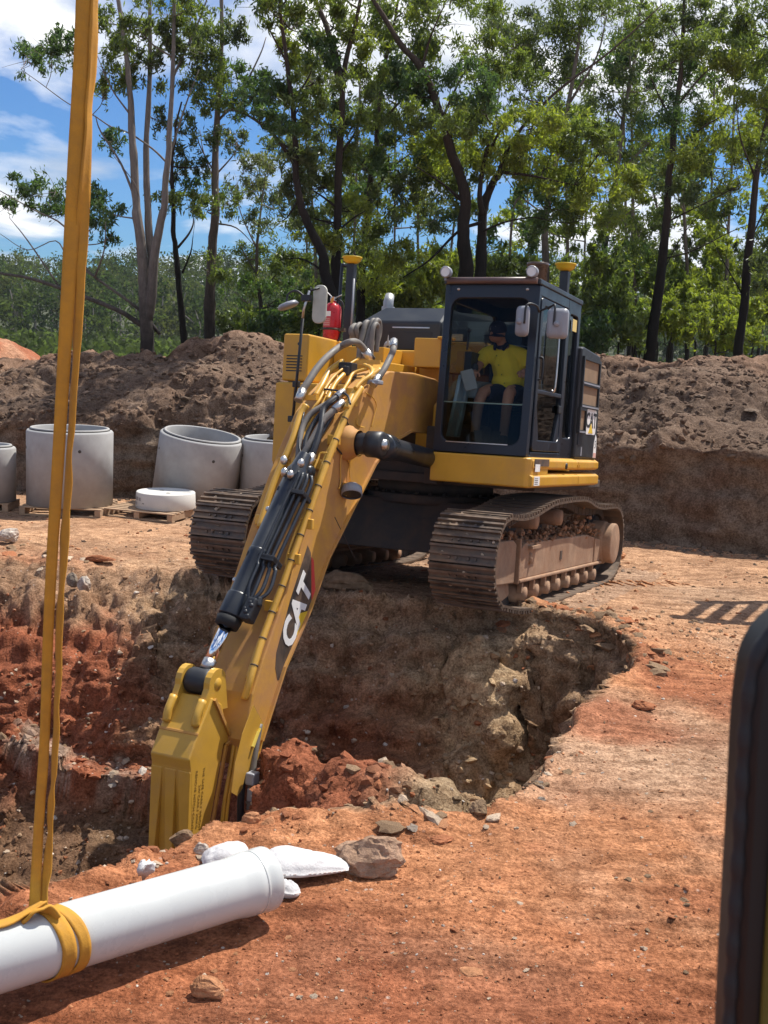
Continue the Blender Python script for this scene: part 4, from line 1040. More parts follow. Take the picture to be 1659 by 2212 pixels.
route('hydraulic_pipe', [(1095,358),(1010,415),(950,465),(900,530),(852,620),(815,672),(826,690),(862,660),(900,592)], .014, yp, [.16,.14,.13])
route('hydraulic_pipe', [(1005,455),(962,500),(935,545),(905,610)], .022, yp, .14)
route('hydraulic_pipe', [(955,470),(925,520),(890,590)], .016, yp, .10)
route('hydraulic_pipe', [(1155,420),(1065,450),(1035,500),(1008,545),(980,590)], .017, yp, .14)
route('hydraulic_pipe', [(1228,428),(1170,470),(1115,515),(1062,582),(1020,670)], .030, yp, [.14,.12,.12])
route('hydraulic_pipe', [(1130,400),(1172,418),(1175,455),(1110,505),(1075,545)], .02, yp, .16)
route('hydraulic_pipe', [(1195,430),(1130,480),(1090,530)], .018, yp, .10)
route('hydraulic_pipe', [(880,570),(845,640),(808,700),(770,760)], .014, yp, .09)
route('hydraulic_pipe', [(905,940),(862,942),(845,985),(820,1040)], .010, yp, .09)
MB().bar(boom_pt(*zc(1065,385), .13), boom_pt(*zc(1230,382), .13), .05, .04).build('cross_rail', M['yellow_pipe'], BO)
MB().bar(boom_pt(*zc(760,600), .13), boom_pt(*zc(845,600), .13), .07, .05).build('cross_rail', M['yellow_pipe'], BO)
for q in ((960,560),(1000,560),(880,640),(1060,620),(930,600),(1020,480),(905,560),(1045,580)):
    c_ = boom_pt(*zc(*q), .06); MB().box(c_ - np.array([.04,.025,.05]), c_ + np.array([.04,.025,.06])).build('pipe_clamp', M['yellow_pipe'], BO, .008)
for q in ((780,1375),(700,1590),(640,1000),(720,780),(945,860),(850,1010),(560,1880),(500,1350)):
    c_ = boom_pt(*zc(*q), .04); MB().box(c_ - np.array([.06,.02,.045]), c_ + np.array([.06,.02,.045])).build('pipe_clamp', M['yellow_pipe'], BO, .008)
Lr = np.concatenate([[0], np.cumsum(np.linalg.norm(np.diff(RP, axis=0), axis=1))])
for s in np.arange(.4, Lr[-1] - .1, .24):
    a_ = np.array([np.interp(s, Lr, RP[:, k]) for k in range(3)]); b_ = np.array([np.interp(s + .012, Lr, RP[:, k]) for k in range(3)]); MB().cyl(a_, b_, .0335, 12).build('pipe_joint', M['dark_steel'], BO)
c_ = boom_pt(*zc(1030,430), .10); m = MB().box(c_ - .07, c_ + .07); m.box(c_ + np.array([-.02,-.12,-.06]), c_ + np.array([.06,-.05,.03])); m.build('valve_block', M['black'], BO, .012)
c_ = boom_pt(*zc(1180,505), .09); m = MB().box(c_ - np.array([.09,.06,.02]), c_ + np.array([.09,.06,.02])); m.build('clamp_plate', M['mirror_back'], BO, .01)
# hoses
route('hose', [(738,592),(755,550),(785,505),(830,435),(885,368),(940,318),(990,283),(1040,260),(1080,258),(1115,285),(1160,345)], .034, M['hose'], [.22,.26,.30,.30,.24,.16], True)
route('hose', [(1312,268),(1308,310),(1290,352),(1250,430),(1198,502)], .031, M['hose'], [.30,.24,.16,.10], True)
for k, (x0, t0, x1) in enumerate(((1075,160,1110),(1105,150,1125),(1150,140,1110),(1190,125,1140),(1212,128,1165),(1205,150,1180))):
    S_ = spline([mach(*zc(*q), 0, -.16 + .05*k) for q in ((x1 - 10,360),(x1 - 5,300),(x0 - 22,t0 + 40),(x0 - 6,t0),(x0 + 10,t0 + 14),(x0 + 8,t0 + 90),(x1 + 25,t0 + 170))], 7); MB().tube(S_, .024 if k % 2 else .030, 10).build('hose', M['hose'], BO)
route('hose', [(985,578),(955,600),(915,630),(880,672),(868,760),(850,840),(820,930),(795,990)], .030, M['black_hose'], [.14,.17,.16,.14], True)
route('hose', [(978,648),(930,690),(885,735),(845,800),(800,880),(735,985)], .032, M['hose'], [.13,.16,.15,.13], True)
route('hose', [(930,622),(860,660),(800,702),(755,775),(735,860),(722,975)], .026, M['hose'], [.13,.16,.15,.13])
route('hose', [(905,650),(830,745),(775,850),(760,960)], .024, M['black_hose'], [.11,.14,.13])
route('hose', [(940,700),(880,800),(820,905),(775,985)], .020, M['black_hose'], [.10,.12,.12])
route('cable', [(885,548),(930,552),(985,562),(1030,590),(1045,640)], .010, M['black_hose'], .16)
route('cable', [(760,690),(730,860),(745,960)], .009, M['black_hose'], .16)
def cable(pts_, mat=M['yellow_pipe'], r=.006): MB().tube(spline([mach(*zc(*q), 0, HW + .015) for q in pts_], 7), r, 8).build('cable', mat, BO)
cable([(1140,570),(1185,600),(1205,645),(1195,700),(1175,780)]); cable([(1090,730),(1088,765),(1115,780),(1130,782)])
cable([(1020,735),(1045,800),(1050,880),(1025,945),(1005,955),(960,905),(945,850)], M['black_hose'], .008); cable([(990,950),(985,1010),(985,1120),(975,1160)]); cable([(1010,965),(1040,1000),(1042,1080),(1050,1140)])
p = mach(747, 957, 0, HW+.03); m = MB().box((p[0]-.03,p[1]-.045,p[2]-.08), (p[0]+.03,p[1]+.045,p[2]+.06)); m.build('junction_box', M['mirror_back'], BO, .012)
# work light on the boom flank
p = mach(760, 1058, 0, HW+.09); m = MB().lathe([(0,-.05),(.06,-.05),(.095,-.02),(.10,.05),(.09,.055)], (p[0], p[1], p[2]), (.25,-.45,-.85), 20); LB = m.build('work_light', M['mirror_back'], BO)
MB().lathe([(0,.045),(.09,.045)], (p[0], p[1], p[2]), (.25,-.45,-.85), 20).build('lens', flat('dark lens', (.05,.045,.04), .1), LB)
m = MB().box((HW,p[1]-.02,p[2]-.06), (HW+.05,p[1]+.10,p[2]+.06)); m.box((HW+.02,p[1]+.0,p[2]-.02), (p[0],p[1]+.03,p[2]+.02)); m.build('light_bracket', M['yellow_pipe'], BO, .006)

# --- stick cylinder (lies over the boom top)
e1 = np.array([0, -4.765, -.395]); _q = boom_pt(650, 1003, .21); _d = (_q - e1)/np.linalg.norm(_q - e1); e0 = _q + _d*.40
d_ = (e1 - e0) / np.linalg.norm(e1 - e0); LN = np.linalg.norm(e1 - e0)
tb_ = lambda t: e0 + d_*t
SC_ = MB().lathe([(0,-.08),(.05,-.08),(.06,-.05),(.06,.05),(.05,.08),(0,.08)], _q + _d*.0 - np.array([0,-.78,.62])*.10, (1,0,0), 18).build('stick_cylinder', M['cylinder'], EX)
LB0, LB1 = .46, LN - .585
m = MB().lathe([(.0,LB0-.16),(.06,LB0-.16),(.078,LB0-.02),(.096,LB0+.02),(.096,LB1-.62),(.102,LB1-.615),(.102,LB1-.57),(.097,LB1-.56),(.099,LB1-.2),(.110,LB1-.19),(.112,LB1),(.08,LB1+.012),(0,LB1+.012)], e0, d_, 32); m.build('cylinder_barrel', M['cylinder'], SC_, .004)
m = MB().tube([tb_(LB1), tb_(LN-.12)], .052, 22); m.build('cylinder_rod', M['chrome'], SC_)
MB().tube([tb_(LN-.19), tb_(LN-.10)], .058, 20).build('rod_collar', M['steel'], SC_)
MB().lathe([(.05,-.105),(.095,-.105),(.108,-.08),(.108,.08),(.095,.105),(.05,.105)], e1, (1,0,0), 26).build('rod_eye', M['black'], SC_)
MB().lathe([(.098,LB1+.012),(.11,LB1+.02),(.10,LB1+.09),(.07,LB1+.10)], e0, d_, 20).build('rod_seal', M['rubber'], SC_)
sdv = np.array([1.0, 0, 0]); nv_ = np.cross(d_, sdv); nv_ = nv_ if nv_[1] < 0 else -nv_
for k, (a, h) in enumerate(((.105,.05),(.15,.03),(.19,.0),(.07,.085))):
    o_ = sdv*a + nv_*h
    m = MB().tube(spline([tb_(LB0+.05) + o_*.8, tb_(LB0+.2) + o_, tb_(LB1-.55) + o_, tb_(LB1-.45) + o_*1.05 + sdv*.02, tb_(LB1-.25) + o_*1.1 + sdv*.03, tb_(LB1-.12) + sdv*.14 + nv_*.05], 5), .0165 if k < 3 else .012, 10); m.build('cylinder_tube', M['cylinder'], SC_)
for t in (LB0+.25, LB0+.9, LB1-.55):
    MB().box((-.0,-.0,-.0), (.001,.001,.001)); a_ = tb_(t) + sdv*.07 + nv_*.0; MB().bar(a_ - d_*.02, a_ + d_*.02, .27, .17, nv_).build('tube_clamp', M['black'], SC_, .006)
a_ = tb_(LB1 - .06) + sdv*.17 + nv_*.02; m = MB().bar(a_ - d_*.11, a_ + d_*.09, .10, .13, nv_)
m.bar(a_ - d_*.14 + sdv*.03, a_ - d_*.05 + sdv*.05, .05, .06, nv_); m.build('port_block', M['black'], SC_, .02)
for k in range(5):
    b_ = a_ + np.array([.03*math.sin(k*2.1), 0, 0]) - d_*(.06 - .03*k) + nv_*(.05 + .01*(k % 2)); MB().ball(b_, .022, 5).build('fitting', M['black_hose'], SC_)
for t, s_ in ((LB0-.02,-1),(LB0+.10,-.4),(LB0+.12,.3),(LB0,.8)): MB().ball(tb_(t) + sdv*.1*s_ + nv_*.12, .032, 6, sc=(1,1,1.3)).build('hose_fitting', M['steel'], SC_)
for t in (LB0+.42, LB1-.32): MB().ball(tb_(t) - sdv*.10 + nv_*.02, .026, 6).build('grease_fitting', M['steel'], SC_)
# --- stick: back plate with two tapering recesses between three ribs
SW = .182
prof = [(-4.86,-.485),(-5.04,-.735),(-5.15,-.92),(-5.13,-1.00),(-5.115,-1.75),(-5.0,-2.75),(-4.72,-2.75),(-4.80,-1.52),(-4.655,-.90),(-4.57,-.90),(-4.72,-.56)]
m = MB().prism([(-4.86,-.485),(-5.04,-.735),(-5.15,-.92),(-5.13,-1.00),(-5.05,-1.75),(-4.95,-2.75),(-4.72,-2.75),(-4.80,-1.52),(-4.655,-.90),(-4.57,-.90),(-4.72,-.56)], -SW, SW)
ST = m.build('stick', M['yellow_clean'], EX, .012, 2)
# ribs over the lower back face
def rib(x0a, x1a, x0b, x1b, zt=-1.02, zb=-2.1):
    f_ = lambda z: -5.13 + (z + 1.0)/(-.75)*.015
    b_ = lambda z: -5.13 + (z + 1.0)/(-.75)*.08
    V_ = [(x0a, f_(zt)-.002, zt), (x1a, f_(zt)-.002, zt), (x1b, f_(zb), zb), (x0b, f_(zb), zb), (x0a, b_(zt)+.03, zt), (x1a, b_(zt)+.03, zt), (x1b, b_(zb)+.02, zb), (x0b, b_(zb)+.02, zb)]
    MB().add(V_, [(0,3,2,1),(4,5,6,7),(0,1,5,4),(1,2,6,5),(2,3,7,6),(3,0,4,7)]).build('rib', M['yellow_clean'], ST, .008)
rib(-SW, -.075, -SW, -.155); rib(-.055, .05, -.01, .035); rib(.07, SW, .135, SW)
MB().add([(-SW,-5.044,-.728),(SW,-5.044,-.728),(SW,-5.055,-.748),(-SW,-5.055,-.748),(-SW,-5.03,-.735),(SW,-5.03,-.735),(SW,-5.04,-.755),(-SW,-5.04,-.755)], [(0,3,2,1),(4,5,6,7),(0,1,5,4),(1,2,6,5),(2,3,7,6),(3,0,4,7)]).build('weld_bead', M['yellow_dusty'], ST, .004)
# lugs that take the cylinder eye
for s in (-1, 1):
    x0 = s*.108; lug = [(-4.60,-.62),(-4.66,-.34)] + [(-4.765 + .125*math.cos(q), -.395 + .125*math.sin(q)) for q in np.linspace(rad(20), rad(190), 9)] + [(-4.93,-.50),(-4.995,-.675),(-4.90,-.60)]
    m = MB().prism(lug, x0, x0 + s*.055); m.build('lug', M['yellow_clean'], ST, .012, 3)
    MB().lathe([(.0,.058),(.05,.058),(.055,.045),(.055,.0)], (x0, -4.765, -.395), (s,0,0), 16).build('lug_pin', M['yellow_clean'], ST)
    MB().tube(spline([(x0 + s*.028, -4.93, -.50), (x0 + s*.028, -5.0, -.60), (x0 + s*.028, -5.02, -.69)], 4), .034, 10).build('lug_fillet', M['yellow_clean'], ST)
m = MB()
for a_, b_ in (((-4.86,-.495),(-4.57,-.885)), ((-4.57,-.885),(-4.655,-.91)), ((-4.655,-.91),(-4.80,-1.52)), ((-4.80,-1.52),(-4.72,-2.7))):
    m.bar((SW+.012, a_[0]+.012, a_[1]-.004), (SW+.012, b_[0]+.012, b_[1]-.004), .024, .022, (1,0,0))
m.build('edge_flange', M['yellow_dusty'], ST)
# stencilled warning lines, reading downwards along the flank
lines = ['SAFE LIFT HITCH ONLY', 'TO MAX RATED', 'THIS LIFTING SWING']
f4 = lambda x, y: mach(293.8 + .2292*x, 1382.5 + .2292*y, 0, SW)
for k, (txt, q, s) in enumerate((('REMOVE HITCH CONTACT', (545, 1560), .040), ('2W CARRY 200KG', (582, 1570), .038), ('THE SAFE CARRY WEIGHT IS', (615, 1520), .038))):
    p = f4(*q); text_mesh('lettering', txt, s, M['ink'], ST, plane_x(p[1] , p[2], SW + .0016, rad(-93)), .0006, 1.12)
# pipes and hoses down the front of the stick to the coupler
for k, (x, r_) in enumerate(((.22,.018),(.255,.014))):
    P_ = [(x,-4.50,-.62+.0*k),(x,-4.60,-1.1),(x,-4.68,-1.5),(x-.02,-4.66,-2.2)]; MB().tube(spline(P_, 6), r_, 8).build('hydraulic_pipe', M['yellow_pipe'], ST)
for k, (x, y, r_) in enumerate(((.30,-4.56,.03),(.35,-4.50,.026),(.26,-4.50,.026),(.31,-4.44,.022))):
    P_ = [(x-.03,y+.16,-.78),(x,y+.05,-1.05),(x+.02,y-.02,-1.35),(x+.01,y+.02,-1.7),(x-.06,y+.1,-2.2)]; MB().tube(spline(P_, 6), r_, 10).build('hose', M['black_hose'] if k != 1 else M['hose'], ST)
m = MB().box((.36,-4.60,-1.22), (.44,-4.50,-1.12)); m.box((.37,-4.58,-1.36), (.43,-4.52,-1.25)); m.build('coupling', M['mirror_back'], ST, .012)
# bucket hidden in the trench
m = MB().prism([(-4.7,-2.72),(-5.1,-2.72),(-5.55,-2.95),(-5.75,-3.35),(-5.5,-3.75),(-5.0,-3.85),(-4.55,-3.7),(-4.62,-3.62),(-5.0,-3.72),(-5.4,-3.6),(-5.6,-3.3),(-5.4,-3.0)], -.45, .45); m.build('bucket', M['track'], EX, .01)

# ------------------------------------------------------------------ fire extinguisher standing on the tank cover
pb = mach(716, 722, 1, -.12)
fx_ = empty('fire_extinguisher', mworld((pb[0], -.12, 2.70)), 'red fire extinguisher with white label standing on top of the yellow excavator', 'extinguisher')
fx_.rotation_euler = MMAT.to_euler()
zt = (pb[2] - 2.70)
m = MB().lathe([(0,0),(.098,0),(.105,.012),(.105,.44),(.095,.49),(.06,.525),(.035,.535),(.03,.56),(0,.562)], (0,0,0), n=26); m.build('body', M['ext_red'], fx_)
def wrap(r, z0, z1, a0, a1, name, mat):
    n = 10; V_ = [(r*math.cos(rad(a)), r*math.sin(rad(a)), z) for z in (z0, z1) for a in np.linspace(a0, a1, n)]
    return np_obj(name, V_, [[i, i+1, n+i+1, n+i] for i in range(n-1)], mat, fx_, smooth=True)
wrap(.1062, .36, .42, -150, -75, 'paper_label', M['white'])
lb = wrap(.1062, .24, .345, -150, -75, 'print_label', flat('faded red print', (.50,.10,.09), .5))
for k in range(4): wrap(.1072, .255 + .023*k, .263 + .023*k, -145, -80, 'label_line', flat('pale print', (.62,.34,.30), .6))
m = MB().lathe([(.108,.2),(.112,.2),(.112,.225),(.108,.225)], (0,0,0), n=26, closed=True); m.box((.08,-.03,.19), (.18,.03,.23)); m.build('strap_band', M['dark_steel'], fx_)
m = MB().box((-.03,-.025,.55), (.03,.025,.60)); m.bar((-.02,0,.60), (-.10,-.02,.67), .03, .012); m.bar((0,0,.58), (.10,.02,.63), .028, .012); m.build('valve_handle', M['steel'], fx_, .004)
MB().tube(spline([(.03,0,.575),(.11,.02,.54),(.125,.02,.40),(.12,.0,.15),(.10,-.03,.05)], 5), .012, 8).build('discharge_hose', M['rubber'], fx_)
m = MB().prism([(-.015,.50),(.02,.50),(.035,.60),(.0,.58)], -.06, -.055, axis=1); m.build('tag', flat('orange tag', (.75,.33,.05), .6), fx_)
# ------------------------------------------------------------------ operator in the cab (machine coordinates)
def body_union(name, mat, parent, tubes, balls=(), voxel=.007, smooth=4):
    m = MB()
    for pts_, rr in tubes: m.tube(spline(pts_, 4), np.interp(np.linspace(0, 1, (len(pts_)-1)*4+1), np.linspace(0, 1, len(rr)), rr), 12)
    for c, r, sc in balls: m.ball(c, r, 9, sc=sc)
    o = m.build(name, mat, parent)
    d = o.modifiers.new('body', 'REMESH'); d.mode = 'VOXEL'; d.voxel_size = voxel; d.use_smooth_shade = True
    k = o.modifiers.new('soft', 'SMOOTH'); k.factor = .5; k.iterations = smooth
    return o
PE = empty('person', label='operator in yellow shirt, navy shorts and dark cap sitting inside the excavator cab', cat='person')
PE.matrix_world = MMAT
hip, neck, head = (1.06,-.42,2.22), (.93,-.63,2.70), (.895,-.72,2.845)
shR, shL = (.745,-.60,2.62), (1.15,-.56,2.61)                   # his right arm is at the picture's left
elR, haR = (.70,-.80,2.43), (.765,-1.00,2.395)
elL, haL = (1.30,-.62,2.42), (1.275,-.88,2.43)
knR, knL = (.845,-.92,2.19), (1.14,-.92,2.19)
anR, anL = (.86,-1.13,1.74), (1.16,-1.08,1.72)
def fingers(h, d, up, side):
    """five bent fingers from the palm; d forward, side towards the thumb"""
    h, d, up, side = (np.asarray(v, float) for v in (h, d, up, side)); out = []
    for k, (o, L) in enumerate(((.030,.066),(.010,.075),(-.011,.071),(-.031,.056))):
        a = h + side*o*.9 + d*.025; b = h + side*o*1.1 + d*.065; c = b + d*L*.35 - up*L*.22; e = c + d*L*.05 - up*L*.32
        out.append(([a, b, c, e], [.010,.0095,.0088,.0075]))
    out.append(([h + side*.028 - d*.01, h + side*.058 + d*.022 - up*.008, h + side*.062 + d*.055 - up*.02], [.013,.011,.009]))
    return out
tub = [([neck, (.915,-.67,2.77), head], [.062,.058,.06]),
       ([shR, elR, haR], [.05,.042,.027]), ([shL, elL, haL], [.05,.042,.027]),
       ([(1.0,-.5,2.2), knR, anR, (.865,-1.15,1.66)], [.08,.062,.045,.04]), ([(1.1,-.5,2.2), knL, anL, (1.165,-1.10,1.64)], [.08,.062,.045,.04]),
       ([hip, (1.0,-.52,2.45), neck], [.13,.14,.08])]
bal = [(head, .1, (.80,.92,1.08)), ((.878,-.775,2.80), .065, (.85,.8,.9)), ((.866,-.835,2.825), .018, (.9,1.1,1.3)),
       ((.965,-.70,2.84), .022, (.5,.8,1.3)), ((.825,-.735,2.835), .02, (.5,.8,1.3)),
       (haR, .038, (1.0,1.2,.6)), (haL, .038, (.8,1.2,.9)), ((.862,-.82,2.785), .016, (1.6,.6,.5))]
tub += fingers(haR, (.1,-.85,-.5), (.1,-.4,.9), (1,.1,0)); tub += fingers(haL, (0,-.9,-.4), (0,-.4,.9), (-1,0,.1))
body_union('body', M['skin'], PE, tub, bal, .0055, 3)
body_union('shirt', M['hivis'], PE, [([(1.05,-.43,2.19), (1.0,-.53,2.40), (.96,-.585,2.56), (.935,-.625,2.69)], [.165,.172,.165,.085]),
    ([(.93,-.6,2.66), shR, (.715,-.71,2.51)], [.09,.088,.07]), ([(.95,-.58,2.66), shL, (1.225,-.585,2.50)], [.09,.088,.072])], [((.99,-.56,2.33), .165, (1.08,.95,.9)), ((.86,-.62,2.60), .10, (1.1,.7,1)), ((1.05,-.58,2.60), .10, (1.1,.7,1))], .010, 5)
body_union('collar', M['navy_cloth'], PE, [([(.93,-.615,2.69), (.92,-.645,2.745)], [.078,.074]), ([(.985,-.665,2.735), (.965,-.715,2.665)], [.025,.02]), ([(.865,-.69,2.735), (.88,-.735,2.665)], [.022,.018])], (), .007, 2)
body_union('shorts', M['navy_cloth'], PE, [([(1.03,-.42,2.2), (.93,-.7,2.2), (.862,-.86,2.185)], [.13,.105,.088]), ([(1.08,-.42,2.2), (1.12,-.7,2.2), (1.138,-.87,2.185)], [.13,.105,.088])], (((1.06,-.42,2.2), .15, (1.15,1,.9)),), .010, 4)
for a in (anR, anL): body_union('boot', M['black'], PE, [([(a[0],a[1]-.02,a[2]-.10), (a[0]-.005,a[1]-.15,a[2]-.125)], [.05,.042]), ([(a[0],a[1],a[2]+.02), (a[0],a[1]-.02,a[2]-.10)], [.055,.055])], (), .009, 2)
hm = Matrix.Translation(Vector((.893,-.718,2.872))) @ Matrix.Rotation(rad(13), 4, 'X') @ Matrix.Rotation(rad(-8), 4, 'Z')
m = MB().lathe([(.099,-.02),(.102,.01),(.094,.05),(.07,.085),(.03,.103),(0,.106)], (0,0,0), n=20); m.xform(Matrix.Diagonal((.92,1.14,1,1)))
st_ = len(m.v)
V_ = []
for r0 in (.09, .175):
    for a in np.linspace(rad(205), rad(335), 11): V_.append((math.cos(a)*r0*.82, math.sin(a)*r0*(1.0 if r0 > .1 else 1.0), -.012 - (.02 if r0 > .1 else 0) - .02*abs(math.cos(a))))
V_ += [(x, y, z - .006) for x, y, z in V_]
m.add(V_, [(i, i+1, 12+i, 11+i) for i in range(10)] + [(22+i, 33+i, 34+i, 23+i) for i in range(10)] + [(11+i, 12+i, 34+i, 33+i) for i in range(10)], True)
m.xform(hm); CP = m.build('cap', M['navy_cloth'], PE)
m = MB()
for (a, b, w) in ((-.03,.02,.012),(-.015,.045,.014),(.005,.03,.018),(.022,.045,.012),(.0,.012,.02),(-.028,.036,.01)): m.box((a-w/2, -.1115+.02*abs(a)+b*.28, b), (a+w/2, -.105+.02*abs(a)+b*.28, b+.012))
m.xform(hm); m.build('cap_emblem', flat('pale thread', (.6,.6,.6), .8), CP)
m = MB()
for k, z in enumerate((2.60,2.50,2.40,2.31)):
    m.ball((.905+.035*k, -.755+.012*k+(.02 if k == 0 else 0), z), .008, 5)
m.build('buttons', flat('button', (.4,.36,.03), .5), PE)
for x in (.848, .902): MB().ball((x,-.818,2.848), .011, 6).build('eye', M['eye'], PE)

# ------------------------------------------------------------------ white pipe in its yellow sling
pa, pb_ = on_z(120, 2031, .235), on_z(541, 1907, .20)
ax = (pb_ - pa) / np.linalg.norm(pb_ - pa); LPp = np.linalg.norm(pb_ - pa)
PIP = empty('sewer_pipe', pa, 'long white plastic pipe with bell end hanging in yellow sling beside the pit', 'pipe')
def pipe_pt(t): return ax * t
m = MB().lathe([(.136,-3.4),(.14,-3.4),(.14,LPp-.12),(.143,LPp-.09),(.148,LPp-.05),(.150,LPp-.03),(.150,LPp-.01),(.147,LPp),(.147,LPp+.03),(.152,LPp+.045),(.152,LPp+.085),(.150,LPp+.092),(.146,LPp+.092),(.143,LPp+.05),(.13,LPp-.05),(.13,-3.4)], (0,0,0), ax, 56, closed=True)
m.build('barrel', M['pvc'], PIP)
m = MB().lathe([(.1472,LPp+.004),(.149,LPp+.008),(.149,LPp+.014),(.1472,LPp+.018)], (0,0,0), ax, 48, closed=True); m.build('bell_ring', M['pvc'], PIP)
SL = empty('lifting_sling', pa, 'yellow webbing sling hanging down to a choke round the white pipe', 'sling')
pa_v = np.asarray(pa)
def ribbon(name, pts_, widths, th, face, mat, parent, org, wrinkle=0.0, n=10, seed=1):
    """webbing strip: centre line, widths, the direction its broad side runs at each point"""
    S_ = spline(pts_, n); k = len(S_); Wd = np.interp(np.linspace(0, 1, k), np.linspace(0, 1, len(widths)), widths)
    Fa = np.array([np.interp(np.linspace(0, 1, k), np.linspace(0, 1, len(face)), [f[i] for f in face]) for i in range(3)]).T
    V_, Fs = [], []; nw = 5; r = np.random.default_rng(seed)
    for i in range(k):
        t = S_[min(i+1, k-1)] - S_[max(i-1, 0)]; t = t/np.linalg.norm(t); w = Fa[i] - t*(Fa[i] @ t); w /= np.linalg.norm(w); nn = np.cross(t, w)
        for j in range(nw):
            u_ = j/(nw-1)*2 - 1; e = wrinkle*(vnoise(np.array([[i*.35, u_*1.3+seed, seed*3.1]]))[0]) * (.4 + abs(u_))
            c = S_[i] + w*u_*Wd[i]/2 + nn*(e + .012*(1-u_*u_)*0) - org
            V_ += [c + nn*th/2, c - nn*th/2]
    q = nw*2
    for i in range(k-1):
        for j in range(nw-1):
            a = i*q + j*2; Fs += [[a, a+2, a+q+2, a+q], [a+1, a+q+1, a+q+3, a+3]]
        a = i*q; Fs += [[a, a+q, a+q+1, a+1]]; a = i*q + (nw-1)*2; Fs += [[a, a+1, a+q+1, a+q]]
    Fs += [[j*2, j*2+1, j*2+3, j*2+2] for j in range(nw-1)]
    return np_obj(name, V_, Fs, mat, parent, smooth=True)
ys = lambda px, py: at_y(px, py, 4.52 + (1960 - py)/1960*.05)
A_ = [(186,-420),(182,0),(163,350),(143,700),(124,1020),(107,1300),(96,1600),(84,1780),(74,1962)]
B_ = [(209,-420),(203,0),(184,350),(165,700),(147,1020),(130,1300),(119,1600),(108,1780),(93,1962)]
k_ = ys(84, 1948)
ribbon('webbing', [ys(*q) for q in A_], [.060,.062,.060,.053,.047,.043,.041,.041,.046], .007, [(1,.15,0),(1,.1,0),(1,.35,0),(1,.5,0),(1,.5,0),(1,.4,0)], M['webbing'], SL, pa_v, .004, 12, 2)
ribbon('webbing', [ys(*q) + np.array([0,.01,0]) for q in B_], [.042,.045,.048,.05,.05,.048,.046,.042,.045], .007, [(.45,.9,0),(.30,.95,0),(.65,-.75,0),(.7,-.7,0),(.6,-.75,0),(.8,-.5,0)], M['webbing'], SL, pa_v, .010, 14, 5)
# choke round the pipe
_, s1_, s2_ = frame_from(ax)
if s1_[1] > 0: s1_ = -s1_                                          # towards the camera
t0 = (k_ - pa_v) @ ax - .075
def band(toff, tilt, w, th0, th1, name, seed):
    pts_ = []; fc = []
    for q in np.linspace(rad(th0), rad(th1), 22):
        pts_.append(pa_v + ax*(t0 + toff + tilt*math.cos(q)) + (.147)*(math.cos(q)*s1_ + math.sin(q)*s2_)); fc.append(tuple(ax))
    ribbon(name, pts_, [w], .008, fc, M['webbing'], SL, pa_v, .003, 2, seed)
band(.035, .045, .062, 100, -150, 'choke_band', 3); band(.085, .065, .05, 96, -150, 'choke_band', 4)
top_ = pa_v + ax*t0 + s2_*.15
ribbon('choke_band', [top_ + s2_*.035 + ax*.03, top_ - ax*.07 + s2_*.012 + s1_*.01, top_ - ax*.17 - s2_*.0 + s1_*.015, top_ - ax*.30 - s1_*.03, top_ - ax*.34 - s1_*.13 - s2_*.06], [.06,.062,.058,.055,.055], .008, [tuple(.75*s1_ + .4*s2_), tuple(s1_), tuple(s1_)], M['webbing'], SL, pa_v, .004, 6, 7)
kf = top_ + s2_*.01 + s1_*.03 - ax*.005
ribbon('choke_fold', [kf - ax*.06 - s1_*.02 - s2_*.02, kf - ax*.02 + s2_*.012, kf + ax*.03 + s2_*.006 + s1_*.01, kf + ax*.065 - s2_*.03 + s1_*.035], [.07,.08,.075,.06], .012, [tuple(.8*s1_ + .5*s2_ + .3*ax)]*3, M['webbing'], SL, pa_v, .008, 6, 9)

